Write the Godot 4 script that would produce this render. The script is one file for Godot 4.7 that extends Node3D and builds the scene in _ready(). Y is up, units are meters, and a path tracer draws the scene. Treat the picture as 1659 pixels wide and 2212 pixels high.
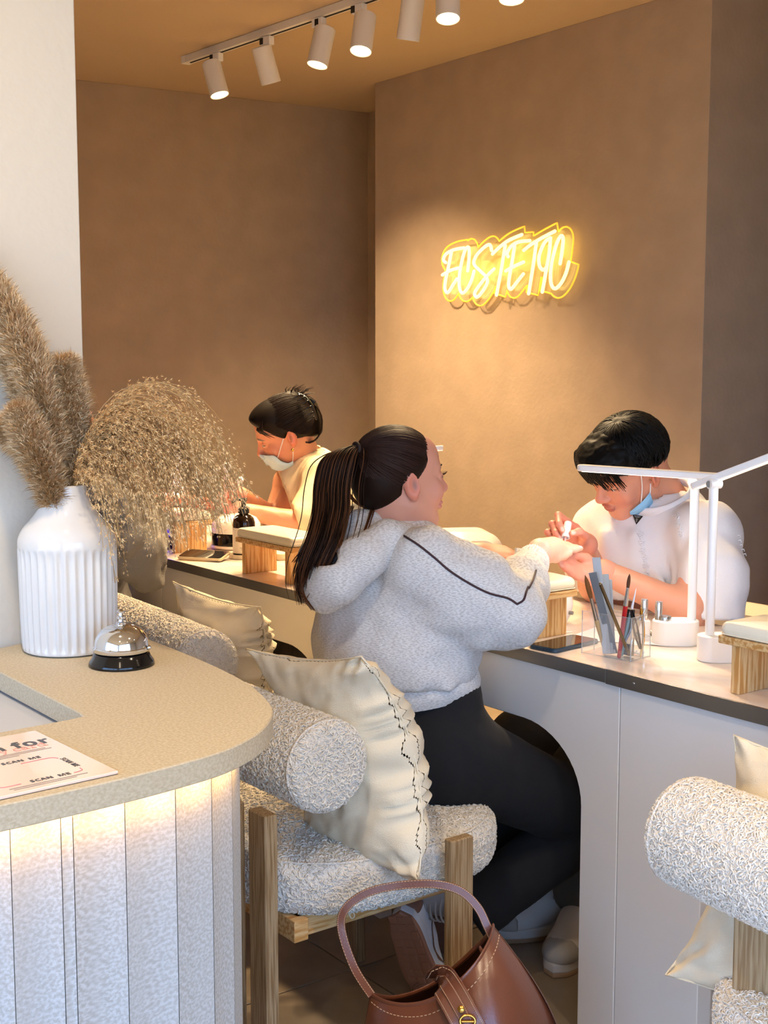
extends Node3D

var rng := RandomNumberGenerator.new()
var used := {}
var M := {}
# frame of the long nail table: x along it (towards the shop window), y up, z towards the customers' side
const TX := Vector3(0.59776, 0, 0.80168)
const TZ := Vector3(-0.80168, 0, 0.59776)
const TO := Vector3(0.45, 0, -2.44)
const TURN := -0.93007
var TF := Transform3D(Basis(TX, Vector3.UP, TZ), TO)

func _ready() -> void:
	rng.seed = 7
	camera_sky_light()
	materials()
	room()
	nail_table()
	reception()
	chairs()
	table_things()
	plants()
	bag()
	customer()
	technician()
	far_technician()
	far_customer()

func camera_sky_light() -> void:
	var cam := Camera3D.new()
	cam.name = "camera"
	cam.fov = 43.108
	cam.position = Vector3(0, 1.35, 0)
	cam.rotation_degrees = Vector3(-6.3177, 0, 0)
	cam.near = 0.05
	cam.current = true
	add_child(cam)
	var sky_mat := ProceduralSkyMaterial.new()
	sky_mat.sky_top_color = Color(0.50, 0.69, 0.97)
	sky_mat.sky_horizon_color = Color(0.71, 0.86, 1.0)
	sky_mat.sky_curve = 0.12
	sky_mat.ground_bottom_color = Color(0.62, 0.61, 0.59)
	sky_mat.ground_horizon_color = Color(0.74, 0.76, 0.78)
	var sky := Sky.new()
	sky.sky_material = sky_mat
	var e := Environment.new()
	e.background_mode = Environment.BG_SKY
	e.sky = sky
	e.background_energy_multiplier = SKY_E
	e.tonemap_mode = Environment.TONE_MAPPER_LINEAR
	e.tonemap_exposure = 1.12
	e.sdfgi_enabled = true
	e.ssao_enabled = true
	e.ssil_enabled = true
	var w := WorldEnvironment.new()
	w.name = "world"
	w.environment = e
	add_child(w)

const SKY_E := 8.2
const SPOT_E := 2.3
const WARM := Color(1.0, 0.86, 0.66)
const DOWN_E := 1.6

# ---------- mesh collector ----------
class Mb:
	var v := PackedVector3Array()
	var n := PackedVector3Array()
	var t := PackedVector2Array()
	var c := PackedColorArray()
	var i := PackedInt32Array()

	func vert(p: Vector3, nn := Vector3.UP, uv := Vector2.ZERO, col := Color.WHITE) -> int:
		v.append(p); n.append(nn); t.append(uv); c.append(col)
		return v.size() - 1

	func tri(a: int, b: int, d: int) -> void:
		i.append(a); i.append(b); i.append(d)

	func quad(a: int, b: int, d: int, e: int) -> void:
		tri(a, b, d); tri(a, d, e)

	# smooth normals for the vertices from `from` on, out of the faces from index `fi` on
	func smooth(from: int, fi: int, sgn := 1.0) -> void:
		for k in range(from, v.size()):
			n[k] = Vector3.ZERO
		for f in range(fi, i.size(), 3):
			var a := i[f]; var b := i[f + 1]; var d := i[f + 2]
			var x := (v[b] - v[a]).cross(v[d] - v[a])
			n[a] += x; n[b] += x; n[d] += x
		for k in range(from, v.size()):
			n[k] = (n[k] * sgn).normalized()

	func add(o: Mb, x := Transform3D()) -> void:
		var base := v.size()
		var nb := x.basis.inverse().transposed()
		for k in o.v.size():
			v.append(x * o.v[k]); n.append((nb * o.n[k]).normalized())
		t.append_array(o.t); c.append_array(o.c)
		for k in o.i:
			i.append(k + base)

	func xf(x: Transform3D) -> Mb:
		var nb := x.basis.inverse().transposed()
		for k in v.size():
			v[k] = x * v[k]; n[k] = (nb * n[k]).normalized()
		return self

	func tint(col: Color) -> Mb:
		c.fill(col)
		return self

	func mesh(colored := false) -> ArrayMesh:
		for f in range(0, i.size(), 3):
			var a := i[f]; var b := i[f + 1]; var d := i[f + 2]
			if (v[b] - v[a]).cross(v[d] - v[a]).dot(n[a] + n[b] + n[d]) > 0.0:
				i[f + 1] = d; i[f + 2] = b
		var arr := []
		arr.resize(Mesh.ARRAY_MAX)
		arr[Mesh.ARRAY_VERTEX] = v; arr[Mesh.ARRAY_NORMAL] = n; arr[Mesh.ARRAY_TEX_UV] = t; arr[Mesh.ARRAY_INDEX] = i
		if colored:
			arr[Mesh.ARRAY_COLOR] = c
		var m := ArrayMesh.new()
		m.add_surface_from_arrays(Mesh.PRIMITIVE_TRIANGLES, arr)
		return m

# ---------- signed distance modelling (bodies, cloth) meshed with surface nets ----------
class Sdf:
	var kind := PackedInt32Array()
	var a := PackedVector3Array()
	var b := PackedVector3Array()
	var ra := PackedFloat32Array()
	var rb := PackedFloat32Array()
	var kk := PackedFloat32Array()
	var sub := PackedInt32Array()
	var bas: Array[Basis] = []
	var col := PackedColorArray()
	var paints := []
	var noise: FastNoiseLite
	var amp := 0.0
	var base_col := Color.WHITE

	func _push(kd: int, p: Vector3, q: Vector3, r1: float, r2: float, k: float, s: int, bs: Basis, cl: Color) -> void:
		kind.append(kd); a.append(p); b.append(q); ra.append(r1); rb.append(r2); kk.append(maxf(k, 0.0005)); sub.append(s); bas.append(bs); col.append(cl)

	func cone(p: Vector3, q: Vector3, r1: float, r2: float, k := 0.01, cl := Color(0, 0, 0, 0), s := 0) -> void:
		_push(0, p, q, r1, r2, k, s, Basis(), cl)

	func chain(pts: Array, rad: Array, k := 0.01, cl := Color(0, 0, 0, 0), s := 0) -> void:
		for j in pts.size() - 1:
			cone(pts[j], pts[j + 1], rad[j], rad[j + 1], k, cl, s)

	# ellipsoid: the columns of bs are its axes (unit), r its half sizes
	func ell(p: Vector3, r: Vector3, bs := Basis(), k := 0.01, cl := Color(0, 0, 0, 0), s := 0) -> void:
		_push(1, p, r, minf(r.x, minf(r.y, r.z)), 0.0, k, s, bs.orthonormalized().transposed(), cl)

	func cut(p: Vector3, nrm: Vector3, k := 0.004) -> void:
		_push(2, p, nrm.normalized(), 0, 0, k, 1, Basis(), Color(0, 0, 0, 0))

	func paint(p: Vector3, r: Vector3, bs: Basis, cl: Color, soft := 0.3) -> void:
		paints.append([p, r, bs.orthonormalized().transposed(), cl, soft])

	func d1(j: int, p: Vector3) -> float:
		var kd := kind[j]
		if kd == 0:
			var pa := p - a[j]
			var ba := b[j] - a[j]
			var h := clampf(pa.dot(ba) / maxf(ba.length_squared(), 1e-9), 0.0, 1.0)
			return (pa - ba * h).length() - lerpf(ra[j], rb[j], h)
		if kd == 1:
			var q: Vector3 = bas[j] * (p - a[j])
			var r := b[j]
			var u := q / r
			var k0 := u.length()
			var k1 := (u / r).length()
			return k0 * (k0 - 1.0) / maxf(k1, 1e-6) if k1 > 1e-6 else -ra[j]
		return -(p - a[j]).dot(b[j])

	func at(p: Vector3, list: PackedInt32Array) -> float:
		var d := 1e3
		for j in list:
			var e := d1(j, p)
			var k := kk[j]
			if sub[j]:
				e = -e
				var h := maxf(k - absf(d - e), 0.0) / k
				d = maxf(d, e) + h * h * k * 0.25
			else:
				var h := maxf(k - absf(d - e), 0.0) / k
				d = minf(d, e) - h * h * k * 0.25
		if amp > 0.0:
			d += noise.get_noise_3dv(p) * amp
		return d

	func build(m: Mb, cell: float) -> void:
		var lo := Vector3.ONE * 1e6
		var hi := -lo
		var kmax := 0.0
		for j in kind.size():
			kmax = maxf(kmax, kk[j])
			if sub[j]:
				continue
			var r := maxf(ra[j], rb[j])
			if kind[j] == 1:
				r = maxf(b[j].x, maxf(b[j].y, b[j].z))
			lo = lo.min(a[j] - Vector3.ONE * r); hi = hi.max(a[j] + Vector3.ONE * r)
			if kind[j] == 0:
				lo = lo.min(b[j] - Vector3.ONE * r); hi = hi.max(b[j] + Vector3.ONE * r)
		var pad := cell * 2.0 + kmax * 0.3 + amp
		lo -= Vector3.ONE * pad; hi += Vector3.ONE * pad
		var B := 4
		var nb := Vector3i(((hi - lo) / (cell * B)).ceil())
		var nx := nb.x * B + 1; var ny := nb.y * B + 1; var nz := nb.z * B + 1
		var sy := nx; var sz := nx * ny
		var val := PackedFloat32Array(); val.resize(nx * ny * nz); val.fill(1e9)
		var vid := PackedInt32Array(); vid.resize(nx * ny * nz); vid.fill(-1)
		var R := cell * B * 0.87
		var blocks := []
		var all := PackedInt32Array(range(kind.size()))
		for bz in nb.z:
			for by in nb.y:
				for bx in nb.x:
					var ctr := lo + (Vector3(bx, by, bz) + Vector3.ONE * 0.5) * cell * B
					var best := 1e9
					for j in all:
						if not sub[j]:
							best = minf(best, d1(j, ctr))
					if best > R * 1.3 + kmax or best < -R * 1.6 - kmax and not has_sub():
						continue
					var list := PackedInt32Array()
					for j in all:
						var e := d1(j, ctr)
						if sub[j]:
							if e < R * 1.3 + kk[j]:
								list.append(j)
						elif e < best + 2.4 * R + kmax:
							list.append(j)
					if absf(at(ctr, list)) > R * 1.35 + amp:
						continue
					blocks.append(Vector3i(bx, by, bz))
					for z in range(bz * B, bz * B + B + 1):
						for y in range(by * B, by * B + B + 1):
							var o := y * sy + z * sz
							for x in range(bx * B, bx * B + B + 1):
								if val[o + x] > 1e8:
									val[o + x] = at(lo + Vector3(x, y, z) * cell, list)
		var start := m.v.size(); var fi := m.i.size()
		var cells := PackedInt32Array()
		for bl in blocks:
			for z in range(bl.z * B, bl.z * B + B):
				for y in range(bl.y * B, bl.y * B + B):
					for x in range(bl.x * B, bl.x * B + B):
						var o: int = x + y * sy + z * sz
						var v0 := val[o]; var v1 := val[o + 1]; var v2 := val[o + sy]; var v3 := val[o + sy + 1]
						var v4 := val[o + sz]; var v5 := val[o + sz + 1]; var v6 := val[o + sz + sy]; var v7 := val[o + sz + sy + 1]
						var s := int(v0 < 0.0) + int(v1 < 0.0) + int(v2 < 0.0) + int(v3 < 0.0) + int(v4 < 0.0) + int(v5 < 0.0) + int(v6 < 0.0) + int(v7 < 0.0)
						if s == 0 or s == 8:
							continue
						var acc := Vector3.ZERO; var cnt := 0
						if (v0 < 0.0) != (v1 < 0.0): acc += Vector3(v0 / (v0 - v1), 0, 0); cnt += 1
						if (v2 < 0.0) != (v3 < 0.0): acc += Vector3(v2 / (v2 - v3), 1, 0); cnt += 1
						if (v4 < 0.0) != (v5 < 0.0): acc += Vector3(v4 / (v4 - v5), 0, 1); cnt += 1
						if (v6 < 0.0) != (v7 < 0.0): acc += Vector3(v6 / (v6 - v7), 1, 1); cnt += 1
						if (v0 < 0.0) != (v2 < 0.0): acc += Vector3(0, v0 / (v0 - v2), 0); cnt += 1
						if (v1 < 0.0) != (v3 < 0.0): acc += Vector3(1, v1 / (v1 - v3), 0); cnt += 1
						if (v4 < 0.0) != (v6 < 0.0): acc += Vector3(0, v4 / (v4 - v6), 1); cnt += 1
						if (v5 < 0.0) != (v7 < 0.0): acc += Vector3(1, v5 / (v5 - v7), 1); cnt += 1
						if (v0 < 0.0) != (v4 < 0.0): acc += Vector3(0, 0, v0 / (v0 - v4)); cnt += 1
						if (v1 < 0.0) != (v5 < 0.0): acc += Vector3(1, 0, v1 / (v1 - v5)); cnt += 1
						if (v2 < 0.0) != (v6 < 0.0): acc += Vector3(0, 1, v2 / (v2 - v6)); cnt += 1
						if (v3 < 0.0) != (v7 < 0.0): acc += Vector3(1, 1, v3 / (v3 - v7)); cnt += 1
						vid[o] = m.vert(lo + (Vector3(x, y, z) + acc / cnt) * cell)
						cells.append(o)
		for o in cells:
			var v0 := val[o] < 0.0
			if v0 != (val[o + 1] < 0.0) and o >= sy + sz:
				_q(m, vid[o], vid[o - sy], vid[o - sy - sz], vid[o - sz], v0)
			if v0 != (val[o + sy] < 0.0) and o >= 1 + sz:
				_q(m, vid[o], vid[o - sz], vid[o - sz - 1], vid[o - 1], v0)
			if v0 != (val[o + sz] < 0.0) and o >= 1 + sy:
				_q(m, vid[o], vid[o - 1], vid[o - 1 - sy], vid[o - sy], v0)
		m.smooth(start, fi, 1.0)
		for k in range(start, m.v.size()):
			var p := m.v[k]
			var cl := base_col
			var w := 0.0
			for j in kind.size():
				if col[j].a > 0.0 and not sub[j]:
					var e := d1(j, p)
					if e < 0.012:
						var f := exp(-maxf(e, 0.0) / 0.0015)
						w += f
						cl = cl.lerp(col[j], f / maxf(w, 1.0))
			for pt in paints:
				var q: Vector3 = (pt[2] * (p - pt[0])) / pt[1]
				var e := q.length()
				if e < 1.0 + pt[4]:
					cl = cl.lerp(pt[3], clampf((1.0 + pt[4] - e) / (2.0 * pt[4]), 0.0, 1.0) * pt[3].a)
			cl.a = 1.0
			m.c[k] = cl.srgb_to_linear()

	func has_sub() -> bool:
		return sub.has(1)

	func _q(m: Mb, p: int, q: int, r: int, s: int, f: bool) -> void:
		if p < 0 or q < 0 or r < 0 or s < 0:
			return
		if f: m.quad(p, s, r, q)
		else: m.quad(p, q, r, s)

# ---------- shapes ----------
func rbox(m: Mb, size: Vector3, r: float, x := Transform3D(), seg := 2) -> void:
	var h := size * 0.5
	r = minf(r, minf(h.x, minf(h.y, h.z)) * 0.98)
	var lists := []
	for ax in 3:
		var l := []
		for k in seg + 1:
			l.append(-h[ax] + r * (1.0 - cos(PI / 4 * k / seg) / cos(PI / 4) * cos(PI / 4)) if false else -h[ax] + r * float(k) / seg)
		for k in seg + 1:
			l.append(h[ax] - r * float(seg - k) / seg)
		lists.append(l)
	var nb := x.basis
	for ax in 3:
		var u := (ax + 1) % 3; var w := (ax + 2) % 3
		for s in [-1.0, 1.0]:
			var base := m.v.size()
			var nu: int = lists[u].size()
			for p in lists[u]:
				for q in lists[w]:
					var pos := Vector3.ZERO
					pos[ax] = h[ax] * s; pos[u] = p; pos[w] = q
					var inner := pos.clamp(-(h - Vector3.ONE * r), h - Vector3.ONE * r)
					var dir := (pos - inner).normalized()
					m.vert(x * (inner + dir * r), (nb * dir).normalized(), Vector2(p, q))
			for p in nu - 1:
				for q in nu - 1:
					m.quad(base + p * nu + q, base + p * nu + q + 1, base + (p + 1) * nu + q + 1, base + (p + 1) * nu + q)

func lathe(m: Mb, prof: Array, sides := 32, x := Transform3D(), crease := 40.0) -> void:
	# prof: Vector2(radius, y); sharp corners get split normals
	var segs := prof.size() - 1
	var sn := []
	for k in segs:
		var d: Vector2 = prof[k + 1] - prof[k]
		sn.append(Vector2(d.y, -d.x).normalized())
	var nb := x.basis.inverse().transposed()
	for k in segs:
		var n0: Vector2 = sn[k]; var n1: Vector2 = sn[k]
		if k > 0 and absf(rad_to_deg(sn[k - 1].angle_to(sn[k]))) < crease: n0 = (sn[k - 1] + sn[k]).normalized()
		if k < segs - 1 and absf(rad_to_deg(sn[k + 1].angle_to(sn[k]))) < crease: n1 = (sn[k + 1] + sn[k]).normalized()
		var base := m.v.size()
		for s in sides + 1:
			var an := TAU * s / sides
			var cs := Vector3(cos(an), 0, sin(an))
			m.vert(x * (cs * prof[k].x + Vector3(0, prof[k].y, 0)), (nb * (cs * n0.x + Vector3(0, n0.y, 0))).normalized(), Vector2(float(s) / sides, float(k) / segs))
			m.vert(x * (cs * prof[k + 1].x + Vector3(0, prof[k + 1].y, 0)), (nb * (cs * n1.x + Vector3(0, n1.y, 0))).normalized(), Vector2(float(s) / sides, float(k + 1) / segs))
		for s in sides:
			m.quad(base + s * 2, base + s * 2 + 1, base + s * 2 + 3, base + s * 2 + 2)

func catmull(pts: Array, per := 6, closed := false) -> Array:
	var out := []
	var n := pts.size()
	var last := n if closed else n - 1
	for k in last:
		var p0 = pts[(k - 1 + n) % n] if closed or k > 0 else pts[0]
		var p1 = pts[k]; var p2 = pts[(k + 1) % n]
		var p3 = pts[(k + 2) % n] if closed or k + 2 < n else pts[n - 1]
		for s in per:
			var t := float(s) / per
			out.append(0.5 * ((2.0 * p1) + (p2 - p0) * t + (2.0 * p0 - 5.0 * p1 + 4.0 * p2 - p3) * t * t + (3.0 * p1 - p0 - 3.0 * p2 + p3) * t * t * t))
	if not closed: out.append(pts[n - 1])
	return out

# tube along a path; rad: float, or one entry for each point (float or Vector2 for an oval: side, up). ref: preferred up of the section
func tube(m: Mb, pts: Array, rad, sides := 8, cap := 1, closed := false, ref := Vector3.ZERO, col := Color.WHITE) -> void:
	var n := pts.size()
	var base := m.v.size(); var fi := m.i.size()
	var up := ref
	var cum := 0.0
	var rings := []
	for k in n:
		var d: Vector3 = (pts[mini(k + 1, n - 1)] - pts[maxi(k - 1, 0)]) if not closed else (pts[(k + 1) % n] - pts[(k - 1 + n) % n])
		d = d.normalized()
		if d.length() < 0.5: d = Vector3.UP
		if up.length() < 0.1 or absf(up.dot(d)) > 0.999:
			up = Vector3.UP if absf(d.y) < 0.9 else Vector3.RIGHT
		var side := d.cross(up).normalized()
		var u2 := side.cross(d).normalized()
		if ref == Vector3.ZERO: up = u2
		rings.append([pts[k], side, u2, d])
	for k in n:
		var r = rad[k] if rad is Array else rad
		var rx: float = r.x if r is Vector2 else r
		var ry: float = r.y if r is Vector2 else r
		if k > 0: cum += (pts[k] - pts[k - 1]).length()
		for s in sides + 1:
			var an := TAU * s / sides
			var off: Vector3 = rings[k][1] * (cos(an) * rx) + rings[k][2] * (sin(an) * ry)
			m.vert(rings[k][0] + off, (rings[k][1] * (cos(an) / maxf(rx, 1e-5)) + rings[k][2] * (sin(an) / maxf(ry, 1e-5))).normalized(), Vector2(float(s) / sides, cum), col)
	var w := sides + 1
	for k in (n if closed else n - 1):
		var k2 := (k + 1) % n
		for s in sides:
			m.quad(base + k * w + s, base + k * w + s + 1, base + k2 * w + s + 1, base + k2 * w + s)
	if cap > 0 and not closed:
		for e in [0, n - 1]:
			var sg := -1.0 if e == 0 else 1.0
			var nn: Vector3 = rings[e][3] * sg
			if cap == 1:
				var c0 := m.vert(pts[e], nn, Vector2.ZERO, col)
				for s in sides + 1:
					m.vert(m.v[base + e * w + s], nn, Vector2.ZERO, col)
				for s in sides:
					m.tri(c0, c0 + 1 + s, c0 + 2 + s)
			else:
				var r = rad[e] if rad is Array else rad
				var rl: float = minf(r.x, r.y) if r is Vector2 else r
				var prev: int = base + e * w
				for g in range(1, 4):
					var th := PI / 2 * g / 3.0
					var st: int = m.v.size()
					for s in sides + 1:
						var rim: Vector3 = m.v[base + e * w + s] - pts[e]
						m.vert(pts[e] + rim * cos(th) + nn * rl * sin(th), (rim.normalized() * cos(th) + nn * sin(th)).normalized(), Vector2.ZERO, col)
					for s in sides:
						m.quad(prev + s, prev + s + 1, st + s + 1, st + s)
					prev = st

# a polygon in the xy plane, extruded from z0 to z1 with a small bevel
func extr(m: Mb, poly: PackedVector2Array, z0: float, z1: float, bev := 0.0, x := Transform3D(), crease := 30.0, caps := true) -> void:
	if Geometry2D.is_polygon_clockwise(poly):
		poly.reverse()
	var n := poly.size()
	var en := []
	for k in n:
		var d := poly[(k + 1) % n] - poly[k]
		en.append(Vector2(d.y, -d.x).normalized())
	var vin := PackedVector2Array()
	for k in n:
		var a: Vector2 = en[(k - 1 + n) % n]; var b: Vector2 = en[k]
		var mi := (a + b).normalized()
		vin.append(poly[k] - mi * (bev / maxf(mi.dot(b), 0.35)))
	var nb := x.basis.inverse().transposed()
	for k in n:
		var k2 := (k + 1) % n
		var na: Vector2 = en[k]; var nc: Vector2 = en[k]
		if absf(rad_to_deg(en[(k - 1 + n) % n].angle_to(en[k]))) < crease: na = (en[(k - 1 + n) % n] + en[k]).normalized()
		if absf(rad_to_deg(en[k2].angle_to(en[k]))) < crease: nc = (en[k2] + en[k]).normalized()
		var rows := [[vin[k], vin[k2], z0, 0.0 if bev == 0.0 else -1.0], [poly[k], poly[k2], z0 + bev, 0.0], [poly[k], poly[k2], z1 - bev, 0.0], [vin[k], vin[k2], z1, 0.0 if bev == 0.0 else 1.0]]
		for r in 3:
			if bev == 0.0 and r != 1: continue
			var lo = rows[r]; var hi = rows[r + 1]
			var z_n := 0.0 if r == 1 else (-0.7 if r == 0 else 0.7)
			var base := m.v.size()
			for q in [[lo[0], lo[2], na], [lo[1], lo[2], nc], [hi[1], hi[2], nc], [hi[0], hi[2], na]]:
				var nn := Vector3(q[2].x, q[2].y, z_n).normalized()
				m.vert(x * Vector3(q[0].x, q[0].y, q[1]), (nb * nn).normalized(), q[0])
			m.quad(base, base + 1, base + 2, base + 3)
	if caps:
		var idx := Geometry2D.triangulate_polygon(vin)
		for e in [[z0, -1.0], [z1, 1.0]]:
			var base := m.v.size()
			for p in vin:
				m.vert(x * Vector3(p.x, p.y, e[0]), (nb * Vector3(0, 0, e[1])).normalized(), p)
			for f in range(0, idx.size(), 3):
				m.tri(base + idx[f], base + idx[f + 1], base + idx[f + 2])

# a surface from f(u, v) with u, v in 0..1
func sheet(m: Mb, f: Callable, nu: int, nv: int, sgn := 1.0, wrap_u := false) -> void:
	var base := m.v.size(); var fi := m.i.size()
	for a in nu + 1:
		for b in nv + 1:
			var u := float(a) / nu; var w := float(b) / nv
			m.vert(f.call(u, w), Vector3.UP, Vector2(u, w))
	for a in nu:
		for b in nv:
			m.quad(base + a * (nv + 1) + b, base + a * (nv + 1) + b + 1, base + (a + 1) * (nv + 1) + b + 1, base + (a + 1) * (nv + 1) + b)
	m.smooth(base, fi, sgn)
	if wrap_u:
		for b in nv + 1:
			var p := base + b; var q := base + nu * (nv + 1) + b
			var nn := (m.n[p] + m.n[q]).normalized()
			m.n[p] = nn; m.n[q] = nn

# a cushion block: plan outline (x, z), from y0 to y1, edges rounded by r, top crowned by crown
func puck(m: Mb, plan: PackedVector2Array, y0: float, y1: float, r: float, crown := 0.0) -> void:
	var n := plan.size()
	var ctr := Vector2.ZERO
	for p in plan: ctr += p / n
	var rows := []
	for k in 4: rows.append([0.25 * k, y0])
	for k in 5:
		var th := -PI / 2 + PI / 2 * k / 4.0
		rows.append([-(r - r * cos(th)), y0 + r + r * sin(th)])
	for k in 5:
		var th := PI / 2 * k / 4.0
		rows.append([-(r - r * cos(th)), y1 - r + r * sin(th)])
	for k in 6: rows.append([0.98 - 0.19 * (k + 1), y1])
	var base := m.v.size(); var fi := m.i.size()
	for q in rows.size():
		var row = rows[q]
		for k in n + 1:
			var p := plan[k % n]
			var d := p - ctr
			var s: float = row[0]
			var pos: Vector2
			var y: float = row[1]
			var inner := ctr + d * (1.0 - r / d.length())
			if q < 4:
				pos = ctr + (inner - ctr) * maxf(s * 1.33, 0.001)
			elif q < 14:
				pos = ctr + d * (1.0 + s / d.length())
			else:
				pos = ctr + (inner - ctr) * maxf(s, 0.001)
			if q >= 9:
				y += crown * (1.0 - pow((pos - ctr).length() / d.length(), 2.0))
			m.vert(Vector3(pos.x, y, pos.y), Vector3.UP, Vector2(float(k) / n, float(q) / rows.size()))
	for q in rows.size() - 1:
		for k in n:
			m.quad(base + q * (n + 1) + k, base + q * (n + 1) + k + 1, base + (q + 1) * (n + 1) + k + 1, base + (q + 1) * (n + 1) + k)
	m.smooth(base, fi, 1.0)
	var top := base + (rows.size() - 1) * (n + 1)
	if m.n[top].y < 0.0:
		for k in range(base, m.v.size()): m.n[k] = -m.n[k]
	for q in rows.size():
		var p := base + q * (n + 1); var nn := (m.n[p] + m.n[p + n]).normalized()
		m.n[p] = nn; m.n[p + n] = nn

func round_rect(w: float, h: float, r: float, seg := 6) -> PackedVector2Array:
	var out := PackedVector2Array()
	for q in 4:
		var cx := (w / 2 - r) * (1.0 if q == 0 or q == 3 else -1.0)
		var cy := (h / 2 - r) * (1.0 if q < 2 else -1.0)
		for k in seg + 1:
			var an := PI / 2 * (q + float(k) / seg)
			out.append(Vector2(cx + r * cos(an), cy + r * sin(an)))
	return out

func frame(o: Vector3, y: Vector3, zhint := Vector3(0, 0, 1)) -> Transform3D:
	# y axis along y, z as near zhint as it goes
	y = y.normalized()
	if absf(y.dot(zhint.normalized())) > 0.98: zhint = Vector3(1, 0, 0) if absf(y.x) < 0.9 else Vector3(0, 1, 0)
	var xx := y.cross(zhint).normalized()
	return Transform3D(Basis(xx, y, xx.cross(y).normalized()), o)

# points spread evenly over a mesh: [position, normal]
func spread(m: Mb, count: int, sd := 1) -> Array:
	var r := RandomNumberGenerator.new(); r.seed = sd
	var acc := PackedFloat32Array(); var s := 0.0
	for f in range(0, m.i.size(), 3):
		s += (m.v[m.i[f + 1]] - m.v[m.i[f]]).cross(m.v[m.i[f + 2]] - m.v[m.i[f]]).length()
		acc.append(s)
	var out := []
	for k in count:
		var f := acc.bsearch(r.randf() * s) * 3
		if f >= m.i.size(): continue
		var u := r.randf(); var w := r.randf()
		if u + w > 1.0: u = 1.0 - u; w = 1.0 - w
		var a := m.i[f]; var b := m.i[f + 1]; var d := m.i[f + 2]
		out.append([m.v[a] + (m.v[b] - m.v[a]) * u + (m.v[d] - m.v[a]) * w, (m.n[a] + m.n[b] + m.n[d]).normalized()])
	return out

# ---------- scene tree ----------
func numbered(called: String) -> String:
	if not used.has(called):
		used[called] = 0
		return called
	used[called] += 1
	return "%s_%03d" % [called, used[called]]

func tag(o: Node3D, label := "", category := "", group := "", kind := "") -> Node3D:
	if label: o.set_meta("label", label)
	if category: o.set_meta("category", category)
	if group: o.set_meta("group", group)
	if kind: o.set_meta("kind", kind)
	return o

func thing(called: String, label: String, category: String, at := Vector3.ZERO, turn := 0.0, group := "") -> Node3D:
	var o := Node3D.new()
	o.name = numbered(called)
	add_child(o)
	o.position = at; o.rotation.y = turn
	return tag(o, label, category, group)

func part(parent: Node, called: String, m, mt: Material, label := "", colored := false) -> MeshInstance3D:
	var o := MeshInstance3D.new()
	o.name = numbered(called) if parent == self else called
	o.mesh = m.mesh(colored) if m is Mb else m
	o.material_override = mt
	parent.add_child(o, true)
	if label: o.set_meta("label", label)
	return o

func solo(called: String, m, mt: Material, label: String, category: String, at := Vector3.ZERO, turn := 0.0, group := "") -> MeshInstance3D:
	var o := part(self, called, m, mt)
	o.position = at; o.rotation.y = turn
	tag(o, label, category, group)
	return o

func struct(called: String, m, mt: Material) -> MeshInstance3D:
	var o := part(self, called, m, mt)
	o.set_meta("kind", "structure")
	return o

func swarm(parent: Node, called: String, mesh: Mesh, mt: Material, xs: Array, cols := []) -> MultiMeshInstance3D:
	var mm := MultiMesh.new()
	mm.transform_format = MultiMesh.TRANSFORM_3D
	mm.use_colors = cols.size() > 0
	mm.mesh = mesh
	mm.instance_count = xs.size()
	for k in xs.size():
		mm.set_instance_transform(k, xs[k])
		if cols.size() > 0: mm.set_instance_color(k, cols[k])
	var o := MultiMeshInstance3D.new()
	o.name = called; o.multimesh = mm; o.material_override = mt
	parent.add_child(o, true)
	o.set_meta("kind", "stuff")
	return o

# ---------- materials ----------
func mat(hex: String, rough := 0.6, metal := 0.0, spec := 0.5) -> StandardMaterial3D:
	var m := StandardMaterial3D.new()
	m.albedo_color = Color(hex); m.roughness = rough; m.metallic = metal; m.metallic_specular = spec
	return m

func noise_tex(freq: float, kind := FastNoiseLite.TYPE_SIMPLEX_SMOOTH, oct := 4, ramp: Gradient = null, sd := 1, size := 512) -> NoiseTexture2D:
	var fn := FastNoiseLite.new()
	fn.noise_type = kind; fn.frequency = freq; fn.fractal_octaves = oct; fn.seed = sd
	var tx := NoiseTexture2D.new()
	tx.width = size; tx.height = size; tx.seamless = true; tx.noise = fn
	if ramp: tx.color_ramp = ramp
	return tx

func ramp2(lo: String, hi: String, p0 := 0.0, p1 := 1.0) -> Gradient:
	var g := Gradient.new()
	g.offsets = PackedFloat32Array([p0, p1]); g.colors = PackedColorArray([Color(lo), Color(hi)])
	return g

func triplanar(m: StandardMaterial3D, sc: Vector3, world := false) -> StandardMaterial3D:
	m.uv1_triplanar = true; m.uv1_world_triplanar = world; m.uv1_scale = sc; m.uv1_triplanar_sharpness = 4.0
	return m

func bump(m: StandardMaterial3D, tx: Texture2D, sc: float) -> StandardMaterial3D:
	m.heightmap_enabled = true; m.heightmap_texture = tx; m.heightmap_scale = sc
	return m

func glow(hex: String, e: float) -> StandardMaterial3D:
	var m := StandardMaterial3D.new()
	m.albedo_color = Color(hex); m.emission_enabled = true; m.emission = Color(hex); m.emission_energy_multiplier = e; m.roughness = 0.5
	return m

func glass(hex: String, alpha := 0.08) -> StandardMaterial3D:
	var m := StandardMaterial3D.new()
	m.transparency = BaseMaterial3D.TRANSPARENCY_ALPHA
	m.albedo_color = Color(Color(hex), alpha); m.roughness = 0.03
	return m

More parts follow.
